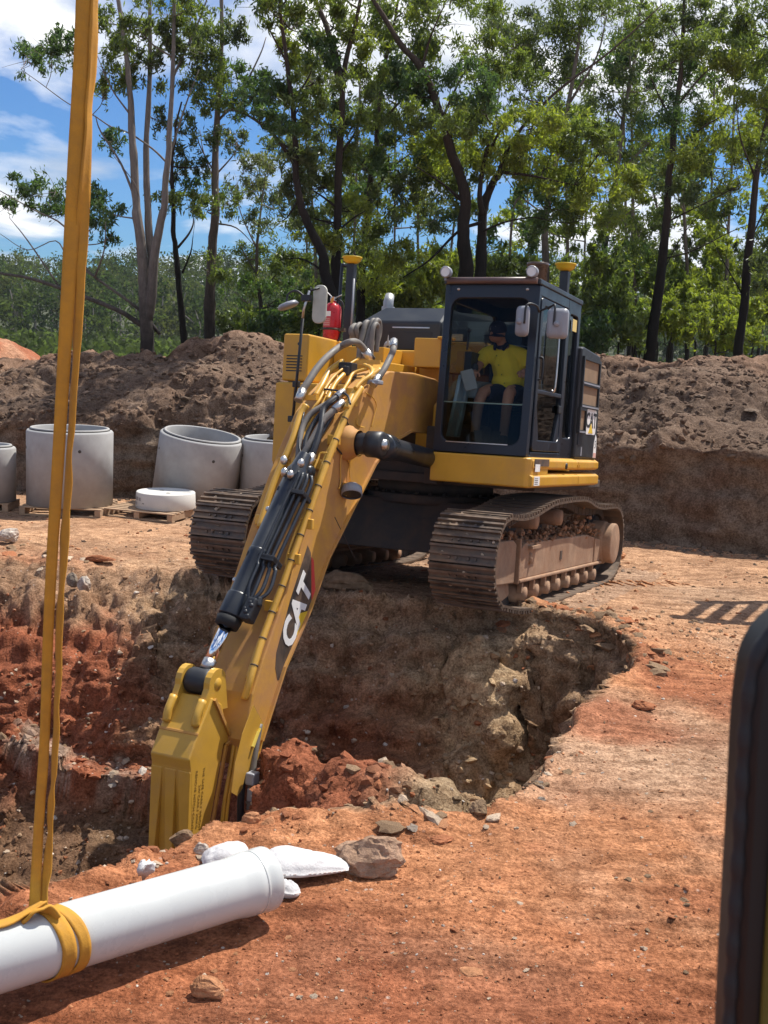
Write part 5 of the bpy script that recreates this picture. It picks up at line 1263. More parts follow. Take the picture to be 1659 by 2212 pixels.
# ------------------------------------------------------------------ sacks, rag
def sack(name, px, py, z, size, rz, label, cat, seed, tilt=0.0, pinch=.35, taper=0.0):
    n = 26; u = np.linspace(-1, 1, n); U, Vv = np.meshgrid(u, u); r = np.random.default_rng(seed)
    h = np.clip((1 - np.abs(U)**2.6)*(1 - np.abs(Vv)**2.6), 0, 1)**.55*(1 - taper*.55*(U+1)/2)
    P0 = np.stack([U, Vv, U*0], -1); wr = fbm(P0*2.2 + seed, 4, seed); wr2 = fbm(P0*5 + seed, 3, seed+3)
    X = U*(1 - pinch*.25*Vv**2)*(1+.05*wr); Y_ = Vv*(1 - pinch*.35*U**2)*(1+.05*wr2)*(1 - taper*.6*np.clip((U+1)/2, 0, 1)**1.5)
    top = np.stack([X*size[0], Y_*size[1], h*size[2]*(1+.22*wr) + .010*wr2*h], -1); bot = np.stack([X*size[0], Y_*size[1], -h*size[2]*.55], -1)
    V_ = np.vstack([top.reshape(-1,3), bot.reshape(-1,3)]); I = np.arange(n*n).reshape(n,n)
    q = np.stack([I[:-1,:-1], I[:-1,1:], I[1:,1:], I[1:,:-1]], -1).reshape(-1,4); E_ = [*I[0,:], *I[1:,-1], *I[-1,-2::-1], *I[-2:0:-1,0]]
    side = np.array([[E_[i], n*n+E_[i], n*n+E_[(i+1) % len(E_)], E_[(i+1) % len(E_)]] for i in range(len(E_))])
    p = on_z(px, py, z); R_ = empty(name, p, label, cat, rz=rz); R_.rotation_euler = (0, tilt, rz)
    np_obj('sack_cloth', V_, np.vstack([q, q[:, ::-1] + n*n, side]), M['sack'], R_, smooth=True)
    m = MB()
    for k in range(15):
        u_ = -.9 + .12*k; ye = lambda q: -size[1]*(1 - pinch*.35*q*q)*(1 - taper*.6*max(0, min(1, (q+1)/2))**1.5)*.985
        m.bar((u_*size[0], ye(u_), .002), ((u_+.07)*size[0], ye(u_+.07), .003), .004, .004)
    m.build('stitching', simple('stitch thread', (.55,.45,.40), .9), R_)
    return R_
sack('sandbag', 664, 1868, .075, (.225,.14,.095), rad(14), 'plump white sandbag lying against the bell end of the pipe', 'sandbag', 3, rad(6), .3, 1.0)
sack('sandbag', 487, 1850, .06, (.125,.09,.055), rad(15), 'crumpled white sandbag showing above the pipe just behind it', 'sandbag', 8, rad(-10))
sack('sandbag', 612, 1925, .045, (.05,.085,.055), rad(75), 'limp white sack corner drooping below the bell end of the pipe', 'sandbag', 12, rad(20))
m = MB(); r = np.random.default_rng(4); p = on_z(318, 1898, .05)
V_, F_ = ROCKS3[0]; q = V_*np.array([.05,.045,.115]) ; q = q + .022*np.stack([fbm(q*16 + k*9, 3, k) for k in range(3)], -1)*1.6
q[:, 0] += .25*(q[:, 2])*np.sin(q[:, 2]*20)*.3
rg = np_obj('white_rag', q + np.array([0,0,.055]), F_, M['sack'], smooth=True); rg.location = p; tag(rg, 'small crumpled white rag standing up behind the white pipe', 'rag')

# ------------------------------------------------------------------ concrete manhole rings on pallets
GZR = lambda px, py: on_z(px, py, -.15)
def pallet(p, rz, label, w=1.15, d=1.15):
    R_ = empty('pallet', (p[0], p[1], ground_at(p[0], p[1]) - .01), label, 'pallet', 'timber pallets on the site', rz)
    n = 7
    for k in range(n):
        y = -d/2 + .05 + k*(d-.1)/(n-1); MB().box((-w/2, y-.045-.004*(k % 2), .118), (w/2, y+.045, .138)).build('plank', M['pallet'], R_, .003, 1)
    for x in (-w/2+.05, 0, w/2-.05): MB().box((x-.045, -d/2, .022), (x+.045, d/2, .117)).build('bearer', M['pallet'], R_, .003, 1)
    for y in (-d/2+.05, 0, d/2-.05): MB().box((-w/2, y-.045, 0), (w/2, y+.045, .0215)).build('base_board', M['pallet'], R_, .003, 1)
    return R_
def manhole_ring(p, z, ro, h, label, tilt=(0,0), rz=0.0):
    R_ = empty('concrete_ring', (p[0], p[1], z), label, 'concrete ring', 'concrete manhole rings'); R_.rotation_euler = (tilt[0], tilt[1], rz)
    t = .105
    MB().lathe([(ro-t,0),(ro,0),(ro,h-.06),(ro-.018,h-.035),(ro-.055,h-.03),(ro-.06,h-.028),(ro-.06,h),(ro-.068,h+.006),(ro-t+.01,h+.006),(ro-t,h-.005)], (0,0,0), n=72, closed=True).build('wall', M['concrete'], R_)
    MB().lathe([(ro-.0585,h-.027),(ro-.052,h-.027),(ro-.050,h-.018),(ro-.0585,h-.012)], (0,0,0), n=72, closed=True).build('joint_seal', M['gasket'], R_)
    for a in (-62, 205):
        c, s = math.cos(rad(a)), math.sin(rad(a)); MB().lathe([(.0,.002),(.024,.002),(.028,-.004)], (ro*c, ro*s, h*.74), (c,s,0), 14).build('lifting_socket', M['gasket'], R_)
    return R_
def ring_at(pxl, pxr, pyb, pyt, label, tilt=(0,0), pz=.13, dy=0.0, plab=None, prz=0.0, z0=None):
    g = GZR((pxl+pxr)/2, pyb); y = g[1] + dy; sc = y/F*1.005; ro = (pxr-pxl)/2*sc; x = at_y((pxl+pxr)/2, pyb-60, y)[0]
    h = (pyb-pyt)*sc*.985 - pz
    if plab: pallet((x, y), prz, plab, ro*1.9, ro*1.7)
    return manhole_ring((x, y), (ground_at(x, y) + pz) if z0 is None else z0, ro, h, label, tilt), (x, y, ro)
ring_at(-62, 33, 1100, 958, 'grey concrete ring cut off by the picture edge', pz=.135, plab='pallet under the concrete ring at the picture edge')
ring_at(60, 242, 1104, 920, 'upright grey concrete ring behind the yellow sling', pz=.135, plab='pallet under the upright ring behind the yellow sling')
T3, _ = ring_at(328, 508, 1092, 930, 'tilted grey concrete ring behind the flat white cover slab', tilt=(rad(4), rad(7.5)), pz=.05)
ring_at(519, 690, 1098, 942, 'grey concrete ring standing next to the yellow side boxes', pz=.05)
gp = GZR(330, 1118); pallet((gp[0]-.06, gp[1]+.22), rad(-17), 'splayed timber pallet carrying the flat white cover slab', 1.25, 1.0)
LD = empty('cover_slab', (gp[0]+.15, gp[1]+.26, ground_at(gp[0], gp[1]) + .13), 'round white concrete cover slab lying flat on a pallet', 'cover slab')
MB().lathe([(0,0),(.47,0),(.475,.01),(.465,.245),(.455,.255),(.40,.255),(.39,.245),(0,.243)], (0,0,0), n=64).build('slab', M['concrete_white'], LD)
for x, y in ((-.1,.18),(.06,-.12)): MB().lathe([(0,.247),(.035,.247),(.04,.2445)], (x,y,0), n=14).build('lifting_eye', M['gasket'], LD)
m = MB()
def on_drum(a, z, w, h):
    for k in range(3): q = rad(a) + (k-1)*w/3/.472; m.bar((.4735*math.cos(q), .4735*math.sin(q), z-h/2), (.4735*math.cos(q), .4735*math.sin(q), z+h/2), w/3*.98, .002, (math.cos(q), math.sin(q), 0))
for a, z, w, h in ((-168,.17,.045,.05),(-158,.165,.03,.05),(-148,.16,.08,.055),(-137,.155,.05,.05),(-164,.085,.05,.05),(-152,.08,.06,.05)): on_drum(a, z, w, h)
m.build('stencil_marks', flat('faded stencil', (.30,.29,.29), .9), LD)
q = rad(-127); MB().lathe([(0,.001),(.03,.001),(.033,-.004)], (.47*math.cos(q), .47*math.sin(q), .075), (math.cos(q), math.sin(q), 0), 14).build('lifting_socket', M['gasket'], LD)

# ------------------------------------------------------------------ the watcher's own cab pillar at the right
PX = [(1800,1285),(1730,1306),(1682,1336),(1644,1378),(1618,1432),(1606,1495),(1596,1600),(1586,1800),(1572,2050),(1562,2260),(1550,2600)]
E0 = np.array([at_y(a, b, .80) for a, b in PX]); E1 = spline(E0, 6)
PI_ = empty('window_pillar', E0[-1], 'black rounded window pillar with rubber seal close at the right edge', 'window pillar')
og = E0[-1]; n = len(E1); V_ = []
for i in range(n):
    t = E1[min(i+1,n-1)] - E1[max(i-1,0)]; t /= np.linalg.norm(t); inn_ = np.cross(t, np.array([0,1.0,0])); inn_ = inn_ if inn_[0] > 0 or inn_[2] < 0 else -inn_
    if i and inn_ @ pv_ < 0: inn_ = -inn_
    pv_ = inn_
    for a, b in ((.0065,-.004),(.011,-.010),(.05,-.012),(.05,.06),(.012,.055),(.0065,.045)): V_.append(E1[i] + inn_*a + np.array([0,b,0]) - og)
Fs = [[i*6+k, i*6+(k+1) % 6, (i+1)*6+(k+1) % 6, (i+1)*6+k] for i in range(n-1) for k in range(6)] + [[0,1,2,3,4,5], [(n-1)*6+k for k in range(6)][::-1]]
np_obj('pillar', V_, Fs, simple('near black pillar', (.005,.0055,.0065), .5, 0, .3, 9), PI_, smooth=False)
SR = resample(E1, 150, False); rr = .0058 + .0006*np.clip(np.sin(np.arange(150)*2*math.pi/9.4)*2, -1, 1)
ins_ = np.array([.0045, 0, 0]); m = MB().tube(SR + ins_ - og, rr, 10); m.build('rubber_seal', simple('dusty rubber seal', (.014,.014,.017), .6, 0, .25, 60, .2, (.05,.042,.036)), PI_)
SR2 = resample(E1[len(E1)//2:], 30, False); m = MB().tube(SR2 + np.array([.026,-.013,0]) - og, .0035, 8); m.build('yellow_trim', simple('dark yellow trim', (.10,.085,.01), .5), PI_)

# frame on posts, added out of view to cast the ladder-like shadow
hgt = 3.5; o_ = np.array([.433, .381])*hgt
def up(px, py): g = on_z(px, py, -.05); return np.array([g[0] + o_[0], g[1] + o_[1], hgt])
FR = empty('shadow_frame', (0,0,0), 'galvanised ladder frame on posts casting a barred shadow over the dirt', 'shadow caster')
a0, a1 = up(1452, 1340), up(1760, 1352); b0_, b1_ = up(1508, 1297), up(1800, 1300)
m = MB().bar(a0, a1, .16, .10).bar(b0_, b1_, .13, .10); m.build('rail', M['galv'], FR)
for t in (.1, .27, .45, .65, .85): MB().bar(a0 + (a1-a0)*t, b0_ + (b1_-b0_)*t, .13, .06).build('rung', M['galv'], FR)
for c in (a1, b1_): MB().bar(c, (c[0], c[1], -.2), .1, .1, (0,1,0)).build('post', M['galv'], FR)
# ------------------------------------------------------------------ trees
def bark_mat(name, low, high, z0, z1, var=.3):
    m, t, b, _ = new_mat(name); g = nd(t, 'ShaderNodeNewGeometry'); s = nd(t, 'ShaderNodeSeparateXYZ'); t.links.new(g.outputs['Position'], s.inputs[0])
    n = noise(t, 1.3, 6, .7); a = nd(t, 'ShaderNodeMath', operation='MULTIPLY_ADD'); a.inputs[1].default_value = 3.5; t.links.new(n, a.inputs[0]); t.links.new(s.outputs[2], a.inputs[2])
    mr = nd(t, 'ShaderNodeMapRange'); mr.inputs[1].default_value = z0 + 1.75; mr.inputs[2].default_value = z1 + 1.75; t.links.new(a.outputs[0], mr.inputs[0])
    c = mixc_(t, mr.outputs[0], low, high)
    n2 = noise(t, 5, 6, .7, stretch=(5, 5, .8)); c = mixc_(t, 1.0, c, ramp(t, n2, [(.3, (1-var,)*3), (.7, (1+var,)*3)]), 'MULTIPLY')
    t.links.new(c, b.inputs['Base Color']); b.inputs['Roughness'].default_value = .9; b.inputs['Specular IOR Level'].default_value = .2
    bump(t, b, n2, .7, .03); return m
M['bark_dark'] = bark_mat('charred ironbark', (.012, .010, .009), (.085, .060, .048), 4.5, 10)
M['bark_pale'] = bark_mat('pale gum bark', (.03, .026, .024), (.20, .17, .15), 2.6, 5.0)
M['bark_mid'] = bark_mat('grey gum bark', (.03, .025, .022), (.19, .15, .125), 3.0, 7.0)
def leaf_mat(name, gloss=.035):
    m, t, b, out = new_mat(name); t.nodes.remove(b)
    at = nd(t, 'ShaderNodeAttribute', attribute_name='leaf')
    d = nd(t, 'ShaderNodeBsdfDiffuse'); tr = nd(t, 'ShaderNodeBsdfTranslucent'); g = nd(t, 'ShaderNodeBsdfGlossy', i_Roughness=.42)
    t.links.new(at.outputs['Color'], d.inputs[0]); c2 = mixc_(t, 1.0, at.outputs['Color'], (1.35, 1.5, .7), 'MULTIPLY'); t.links.new(c2, tr.inputs[0]); g.inputs[0].default_value = (.85, .9, .95, 1)
    m1 = nd(t, 'ShaderNodeMixShader', i_Fac=.5); t.links.new(d.outputs[0], m1.inputs[1]); t.links.new(tr.outputs[0], m1.inputs[2])
    m2 = nd(t, 'ShaderNodeMixShader', i_Fac=gloss); t.links.new(m1.outputs[0], m2.inputs[1]); t.links.new(g.outputs[0], m2.inputs[2]); t.links.new(m2.outputs[0], out.inputs[0]); return m
M['leaf'] = leaf_mat('gum leaves')
TONES = {'dark': np.array([(.05,.085,.03),(.075,.115,.034),(.06,.10,.04)]), 'mid': np.array([(.115,.145,.034),(.15,.178,.038),(.085,.112,.034)]),
         'bright': np.array([(.18,.205,.034),(.23,.25,.038),(.14,.168,.034)]), 'olive': np.array([(.085,.105,.04),(.11,.125,.05),(.065,.085,.033)]), 'pale': np.array([(.13,.14,.075),(.16,.165,.09),(.10,.12,.05)])}
TONES = {k: v*1.17 for k, v in TONES.items()}
def leaf_cards(C, L, Wd, r, tone, droop=.55):
    """one diamond-shaped leaf per centre"""
    n = len(C); d = r.normal(size=(n, 3)); d[:, 2] -= droop*1.6; d /= np.linalg.norm(d, axis=1, keepdims=True)
    q = r.normal(size=(n, 3)); s = np.cross(d, q); s /= np.maximum(np.linalg.norm(s, axis=1, keepdims=True), 1e-6)
    L = L*r.uniform(.7, 1.3, (n, 1)); Wd = Wd*r.uniform(.7, 1.3, (n, 1)); nn = np.cross(d, s)
    V = np.stack([C - d*L/2, C + s*Wd/2 - d*L*.08 + nn*L*.05, C + d*L/2, C - s*Wd/2 - d*L*.08 + nn*L*.05], 1).reshape(-1, 3)
    col = np.repeat(tone, 4, 0); return V, np.arange(n*4).reshape(n, 4), col
def foliage(clumps, r, L, Wd, dens):
    """clumps: centre, radii (x, z), tone: sprays of leaves spread through each clump, thinner at its edge"""
    Cs, Ts = [], []
    for c, rx, rz, N, tone in clumps:
        k = max(5, int(10 + 6*r.random())); sub = r.normal(size=(k, 3))*.60*np.array([rx, rx*.9, rz]); sub[:, 2] += .12*rz
        w = r.dirichlet(np.ones(k)*2.2); n = int(N*dens); pick = r.choice(k, n, p=w)
        sp = r.normal(size=(n, 3))*np.array([rx, rx*.9, rz])*.18
        P_ = c + sub[pick] + sp; P_[:, 2] -= np.abs(r.normal(0, .06, n))
        tt_ = TONES[tone][r.integers(0, len(TONES[tone]), n)]*r.uniform(.7, 1.3, (n, 1))*(.85 + .3*r.random(k)[pick])[:, None]
        Cs.append(P_); Ts.append(tt_)
    return leaf_cards(np.vstack(Cs), L, Wd, r, np.vstack(Ts))
def tree(label, y, stems, limbs, clumps, dia, bark, seed, name='gum_tree', cat='tree', group=None, tone='mid', leaf=(.15, .042), dens=.56, twigs=7, dz=.9):
    r = np.random.default_rng(seed)
    base = at_y(stems[0][0][0], stems[0][0][1], y); org = np.array([base[0], y, min(base[2], .2) - .3])
    R_ = empty(name, org, label, cat, group); m = MB(); allp = []
    for i, st in enumerate(stems):
        P_ = np.array([at_y(a, b, y + (0 if i == 0 else .35*((i % 2)*2-1)*min(1, j/3))) for j, (a, b) in enumerate(st)])
        if i == 0: P_ = np.vstack([[P_[0, 0] - .02, y, org[2]], P_]) if P_[0, 2] > org[2] + .1 else P_
        S_ = spline(P_, 5); k = len(S_); d0 = dia*(1 if i == 0 else .72); R0 = np.interp(np.linspace(0, 1, k), [0, .22, .5, 1], [d0*.5, d0*.36, d0*.26, d0*.09])*(1 + .05*r.normal(size=k))
        S_ = S_ + np.stack([fbm(np.stack([np.arange(k)*.3, np.full(k, i*3.1), np.full(k, seed)], 1), 2, q) for q in range(3)], 1)*np.array([.05, .05, 0])
        m.tube(S_ - org, R0, 9); allp += [(S_[j], R0[j]) for j in range(k)]
    for lm, d1 in limbs:
        ox = r.normal(0, .5); P_ = np.array([at_y(a, b, y + ox*j/len(lm)) for j, (a, b) in enumerate(lm)]); S_ = spline(P_, 4); k = len(S_)
        R0 = np.linspace(d1/2, d1*.14, k); m.tube(S_ - org, R0, 6); allp += [(S_[j], R0[j]) for j in range(k)]
    AP = np.array([p for p, _ in allp]); AR = np.array([q for _, q in allp]); cl = []
    for c in clumps:
        cx, cy, rx, ry = c[:4]; tn = c[4] if len(c) > 4 else tone; yy = y + r.normal(0, dz); C_ = at_y(cx, cy, yy); s_ = yy/F; rx_, rz_ = rx*s_, ry*s_
        cl.append((C_, rx_, rz_, rx*ry*(y/28)**.0, tn))
        if twigs:
            dd = np.linalg.norm(AP - C_, axis=1) + np.where(AP[:, 2] > C_[2] - .25*np.abs(AP[:, 0] - C_[0]), 2.2, 0); j = int(np.argmin(dd)); a = AP[j]
            mid = a*.5 + C_*.5 + np.array([r.normal(0, .12), 0, -.18*np.linalg.norm(C_ - a)*.4]); S_ = spline([a, mid, C_ - np.array([0, 0, .2*rz_])], 5)
            r0 = min(AR[j]*.7, .012 + .013*np.linalg.norm(C_ - a)); m.tube(S_ - org, np.linspace(r0, .008, len(S_)), 5, cap=False)
            for _ in range(twigs):
                q = S_[r.integers(len(S_)//2, len(S_))]; e = C_ + r.normal(size=3)*.6*np.array([rx_, rx_*.9, rz_]); m.tube(spline([q, (q+e)/2 + r.normal(0, .06, 3), e], 3) - org, np.linspace(.010, .003, 7), 3, cap=False)
    m.build('trunk', bark, R_)
    if cl:
        V_, F_, c_ = foliage(cl, r, leaf[0], leaf[1], dens); np_obj('crown', V_ - org, F_, M['leaf'], R_, colors=c_, cname='leaf')
    return R_
tree('tall pale gum with three stems rising from one base next to the yellow sling', 28.0,
     [[(318,765),(313,650),(309,580),(300,500),(295,430),(288,330),(283,240),(272,120),(257,0),(245,-120)], [(316,690),(325,600),(321,480),(318,350),(320,200),(322,0),(323,-150)], [(318,700),(330,590),(345,490),(357,420),(364,320),(370,200),(375,0),(378,-150)]],
     [([(310,705),(250,668),(130,622),(60,600),(0,590),(-40,575)], .15), ([(345,722),(300,668),(210,602),(180,570),(140,490),(70,452),(0,412)], .09), ([(361,352),(330,322),(280,288),(240,274),(200,248),(148,224),(85,178),(45,150)], .055),
      ([(296,440),(262,355),(218,285),(206,250)], .07), ([(205,600),(225,540),(228,480)], .06), ([(130,622),(60,520),(20,470)], .05), ([(257,0),(225,-40),(200,-90)],.06), ([(210,602),(150,560),(120,520),(60,540),(0,505)],.05), ([(283,250),(240,190),(210,120)],.05),
      ([(372,170),(400,110),(440,20),(455,-40)],.08), ([(300,430),(290,395),(240,330)],.04), ([(362,350),(400,230),(430,150)],.06)],
     [(110,108,50,22,'dark'),(58,125,32,22,'dark'),(145,92,32,24,'dark'),(72,105,25,14,'dark'),(233,150,26,30),(222,192,22,24),(226,42,24,30),(264,100,34,40),(283,165,30,38),(240,305,33,20,'dark'),(330,130,32,45,'olive'),(300,55,40,40),(390,25,45,38),(362,85,32,40,'olive'),(344,255,18,28,'olive'),(405,100,30,34,'olive'),
      (15,440,28,18,'dark'),(68,415,46,24,'dark'),(122,405,40,26,'dark'),(178,430,48,34,'dark'),(226,450,40,26,'dark'),(130,452,40,20,'dark'),(205,480,30,26,'dark'),(235,510,20,16,'dark')], .40, M['bark_pale'], 1, dens=.55)
tree('slender dark trunk between the pale gum and the straight gum', 30.0, [[(400,765),(393,680),(383,560),(376,500),(371,400),(372,350),(380,290),(392,220)]], [([(384,535),(408,505),(418,480),(414,455)], .07), ([(394,590),(412,545),(417,510)], .06)],
     [(378,435,42,24),(422,432,36,20),(398,330,20,34,'olive'),(385,372,22,24,'olive'),(412,285,26,26,'olive'),(440,352,22,30,'olive'),(408,395,24,18,'dark')], .24, M['bark_dark'], 2)
tree('straight tall gum with a dark base rising left of the excavator', 31.0, [[(450,765),(452,640),(458,560),(463,480),(465,400),(470,250),(475,120),(480,0),(483,-150)]],
     [([(470,262),(512,214),(560,122),(575,80)], .08), ([(466,378),(500,340),(518,312)], .06), ([(464,482),(510,492),(548,528)], .06), ([(466,400),(440,330),(432,280)], .05), ([(466,378),(430,310),(420,250)],.05)],
     [(460,160,44,40),(500,168,40,36,'dark'),(482,220,40,32),(462,582,32,26),(440,75,40,40),(402,45,42,36),(492,438,26,24),(455,428,30,20,'dark'),(432,122,34,36,'olive'),(520,210,30,34,'dark'),(500,305,30,26,'olive'),(420,190,28,30,'olive'),(470,290,26,22,'olive'),(515,60,24,34,'olive')], .40, M['bark_mid'], 3)
tree('leaning dark trunk bending left behind the fire extinguisher', 25.0, [[(722,690),(705,590),(690,540),(668,490),(650,450),(643,400),(640,330),(633,250),(622,140),(610,40),(600,-80)]],
     [([(636,352),(590,290),(540,252),(500,236)], .10), ([(640,332),(598,300),(560,262)], .06), ([(646,430),(620,470),(600,480)], .05), ([(622,140),(580,60),(560,20)], .06), ([(705,590),(655,560),(610,560)], .06), ([(630,220),(665,170),(690,110)], .06)],
     [(545,185,42,36,'dark'),(600,200,48,34,'dark'),(642,230,40,30),(560,240,44,26,'dark'),(650,60,34,44),(600,18,50,26),(560,8,36,26,'dark'),(620,102,30,32,'bright'),(690,170,36,36),(675,262,32,26),(610,270,36,22,'dark'),(660,130,30,30,'bright'),(625,-40,70,36)], .31, M['bark_dark'], 4)
tree('forked dark trunk rising just behind the yellow engine bay', 26.0, [[(722,640),(726,560),(728,500),(733,400),(737,300),(742,170),(756,90),(775,20),(790,-60)], [(741,190),(722,105),(702,50),(680,0),(665,-60)]],
     [([(730,450),(690,420),(655,400)], .07), ([(737,330),(770,280),(790,200)], .07), ([(728,500),(765,470),(790,455)], .06)],
     [(720,48,44,40),(700,110,48,32,'dark'),(760,80,44,36,'bright'),(780,180,48,36),(722,212,40,32,'dark'),(690,390,40,44),(640,385,36,42,'olive'),(700,470,36,36),(758,450,44,36,'bright'),(742,350,40,36),(700,520,50,26,'bright'),(640,450,30,34,'olive'),(760,270,40,34),(665,330,34,30,'olive'),(730,-30,90,40),(770,545,36,26)], .31, M['bark_dark'], 5)
tree('pale leafy young gum standing behind the dirt bank crest', 33.0, [[(566,745),(560,650),(555,560),(560,470),(570,400)]], [([(560,640),(600,590),(640,570)], .06), ([(558,600),(535,560),(520,530)], .05), ([(556,540),(520,460),(510,400)], .05)],
     [(530,352,30,24,'pale'),(582,358,36,20,'pale'),(575,405,32,34,'olive'),(600,540,36,50),(560,605,44,40),(540,555,34,28),(642,560,38,38),(520,420,30,26,'olive'),(600,445,34,30,'olive'),(550,475,30,26,'olive'),(590,645,44,30,'dark'),(520,640,30,26,'dark'),(640,640,36,30,'dark'),(545,395,26,20,'pale')], .20, M['bark_mid'], 6, leaf=(.15,.04))
tree('dark gum behind the hood with wide leafy crown', 29.0, [[(780,640),(784,560),(795,470),(800,400),(812,330),(818,260),(830,150),(850,60),(872,-60)]],
     [([(800,420),(850,360),(890,330)], .08), ([(818,270),(870,210),(900,140)], .08), ([(790,510),(830,470),(865,430)], .06), ([(784,570),(840,590),(880,560)],.05)],
     [(820,240,52,44),(862,178,52,44,'dark'),(840,330,50,40,'dark'),(820,58,52,44),(900,108,48,44,'bright'),(800,500,48,40),(862,420,44,40,'olive'),(872,560,46,44,'bright'),(820,592,54,38,'bright'),(912,330,50,36),(870,20,60,40),(890,260,46,40),(800,410,40,32,'dark'),(830,660,60,30,'dark'),(920,420,40,40,'olive'),(780,350,36,30)], .28, M['bark_dark'], 7)
tree('big twin trunked gum rising right behind the cab roof', 27.0, [[(1006,650),(1006,574),(1003,500),(1005,425),(975,330),(953,255),(911,149),(868,96),(820,20),(780,-60)], [(1036,650),(1038,574),(1044,462),(1060,410),(1085,370),(1130,330),(1185,280),(1215,255)]],
     [([(1044,465),(1036,420),(1050,330),(1076,255)], .16), ([(1062,410),(1110,300),(1200,200),(1320,110),(1430,10)], .11), ([(1040,480),(990,500),(930,560),(870,600)], .10), ([(1004,440),(960,400),(900,360)], .09), ([(1050,340),(1090,270),(1150,230)], .08), ([(1085,372),(1150,380),(1240,400)], .09), ([(1042,500),(1090,480),(1150,470),(1200,480)], .06), ([(911,149),(930,80),(960,10)], .08), ([(955,258),(990,180),(1030,110)], .08)],
     [(958,290,58,46,'bright'),(1012,258,50,38),(930,370,56,42,'bright'),(1022,330,50,38,'bright'),(985,420,46,36),(1080,250,56,38),(1150,268,60,38,'bright'),(1212,300,52,42,'bright'),(1105,340,60,42,'bright'),(1182,352,60,46,'bright'),(1262,300,42,38),(1242,390,60,50,'bright'),(1302,380,52,44,'bright'),(1330,450,44,46,'bright'),(1272,462,56,44),(1190,440,52,38,'dark'),(1000,168,52,44,'dark'),(1060,118,52,44),(1045,200,44,34,'dark'),(1120,190,46,36),(900,200,46,40,'dark'),(940,60,60,44),(980,-20,80,40),(1310,300,40,30)], .44, M['bark_dark'], 8)
tree('upright gum with thin branches above the cab', 33.0, [[(1175,650),(1180,480),(1200,350),(1230,220),(1250,90),(1262,-40)]], [([(1200,350),(1150,220),(1130,100)], .08), ([(1232,220),(1290,120),(1310,30)], .08), ([(1185,470),(1120,420),(1090,380)], .06)],
     [(1100,78,62,42,'olive'),(1170,58,62,42,'olive'),(1162,140,52,42),(1240,58,62,42),(1232,160,52,42,'olive'),(1300,28,52,34),(1200,-20,120,36,'olive'),(1060,30,60,36),(1180,230,48,36,'olive'),(1110,130,44,32)], .30, M['bark_mid'], 9)
tree('grey gum standing behind the right mast', 35.0, [[(1290,720),(1300,600),(1312,500),(1330,380),(1345,250),(1370,120),(1386,0),(1395,-80)]], [([(1330,380),(1390,320),(1420,290)], .08), ([(1345,260),(1310,210),(1290,190)], .06), ([(1310,510),(1370,450),(1420,420)], .06)],
     [(1330,240,50,42,'olive'),(1382,220,48,38),(1400,300,52,42),(1352,140,48,38,'olive'),(1322,330,44,38),(1420,180,40,36,'dark'),(1390,60,60,40,'olive'),(1340,60,44,36),(1420,400,50,38,'dark'),(1380,500,44,40),(1350,560,44,40,'dark'),(1300,560,40,44,'dark')], .28, M['bark_mid'], 10)
tree('tall dark trunk standing alone behind the right hand bank', 31.0, [[(1400,800),(1405,744),(1420,640),(1437,520),(1444,420),(1450,330),(1462,220),(1475,100),(1480,-50)]],
     [([(1448,360),(1500,290),(1560,250)], .08), ([(1462,230),(1520,160),(1570,130)], .08), ([(1440,480),(1520,440),(1600,400)], .06), ([(1456,270),(1420,200),(1400,150)], .06), ([(1432,560),(1500,540),(1580,500),(1659,470)], .05), ([(1425,600),(1480,500),(1530,450)],.04), ([(1475,100),(1440,40),(1420,-20)],.05)],
     [(1482,180,52,42,'dark'),(1432,140,42,38),(1502,100,52,42),(1562,148,52,38,'bright'),(1460,260,52,42,'dark'),(1532,258,52,38,'bright'),(1582,298,52,42,'bright'),(1606,340,34,50,'bright'),(1502,330,52,38,'bright'),(1440,372,50,36,'olive'),(1405,58,42,34),(1542,38,52,34,'olive'),(1540,340,46,34),(1480,420,48,30,'olive'),(1570,400,40,26,'olive'),(1480,20,60,36)], .42, M['bark_dark'], 11)
tree('thin dark trunk at the right edge behind the bank', 30.0, [[(1590,795),(1596,749),(1612,610),(1625,470),(1634,380),(1650,300),(1668,200),(1690,60)]], [([(1634,390),(1600,300),(1590,220)], .06), ([(1620,520),(1659,440),(1690,400)], .05), ([(1606,640),(1560,560),(1540,520)], .04)],
     [(1622,120,50,50),(1642,222,42,42,'bright'),(1600,48,42,42),(1660,48,44,50),(1655,570,34,40,'olive'),(1690,140,60,60),(1665,330,30,40,'olive')], .36, M['bark_dark'], 12)
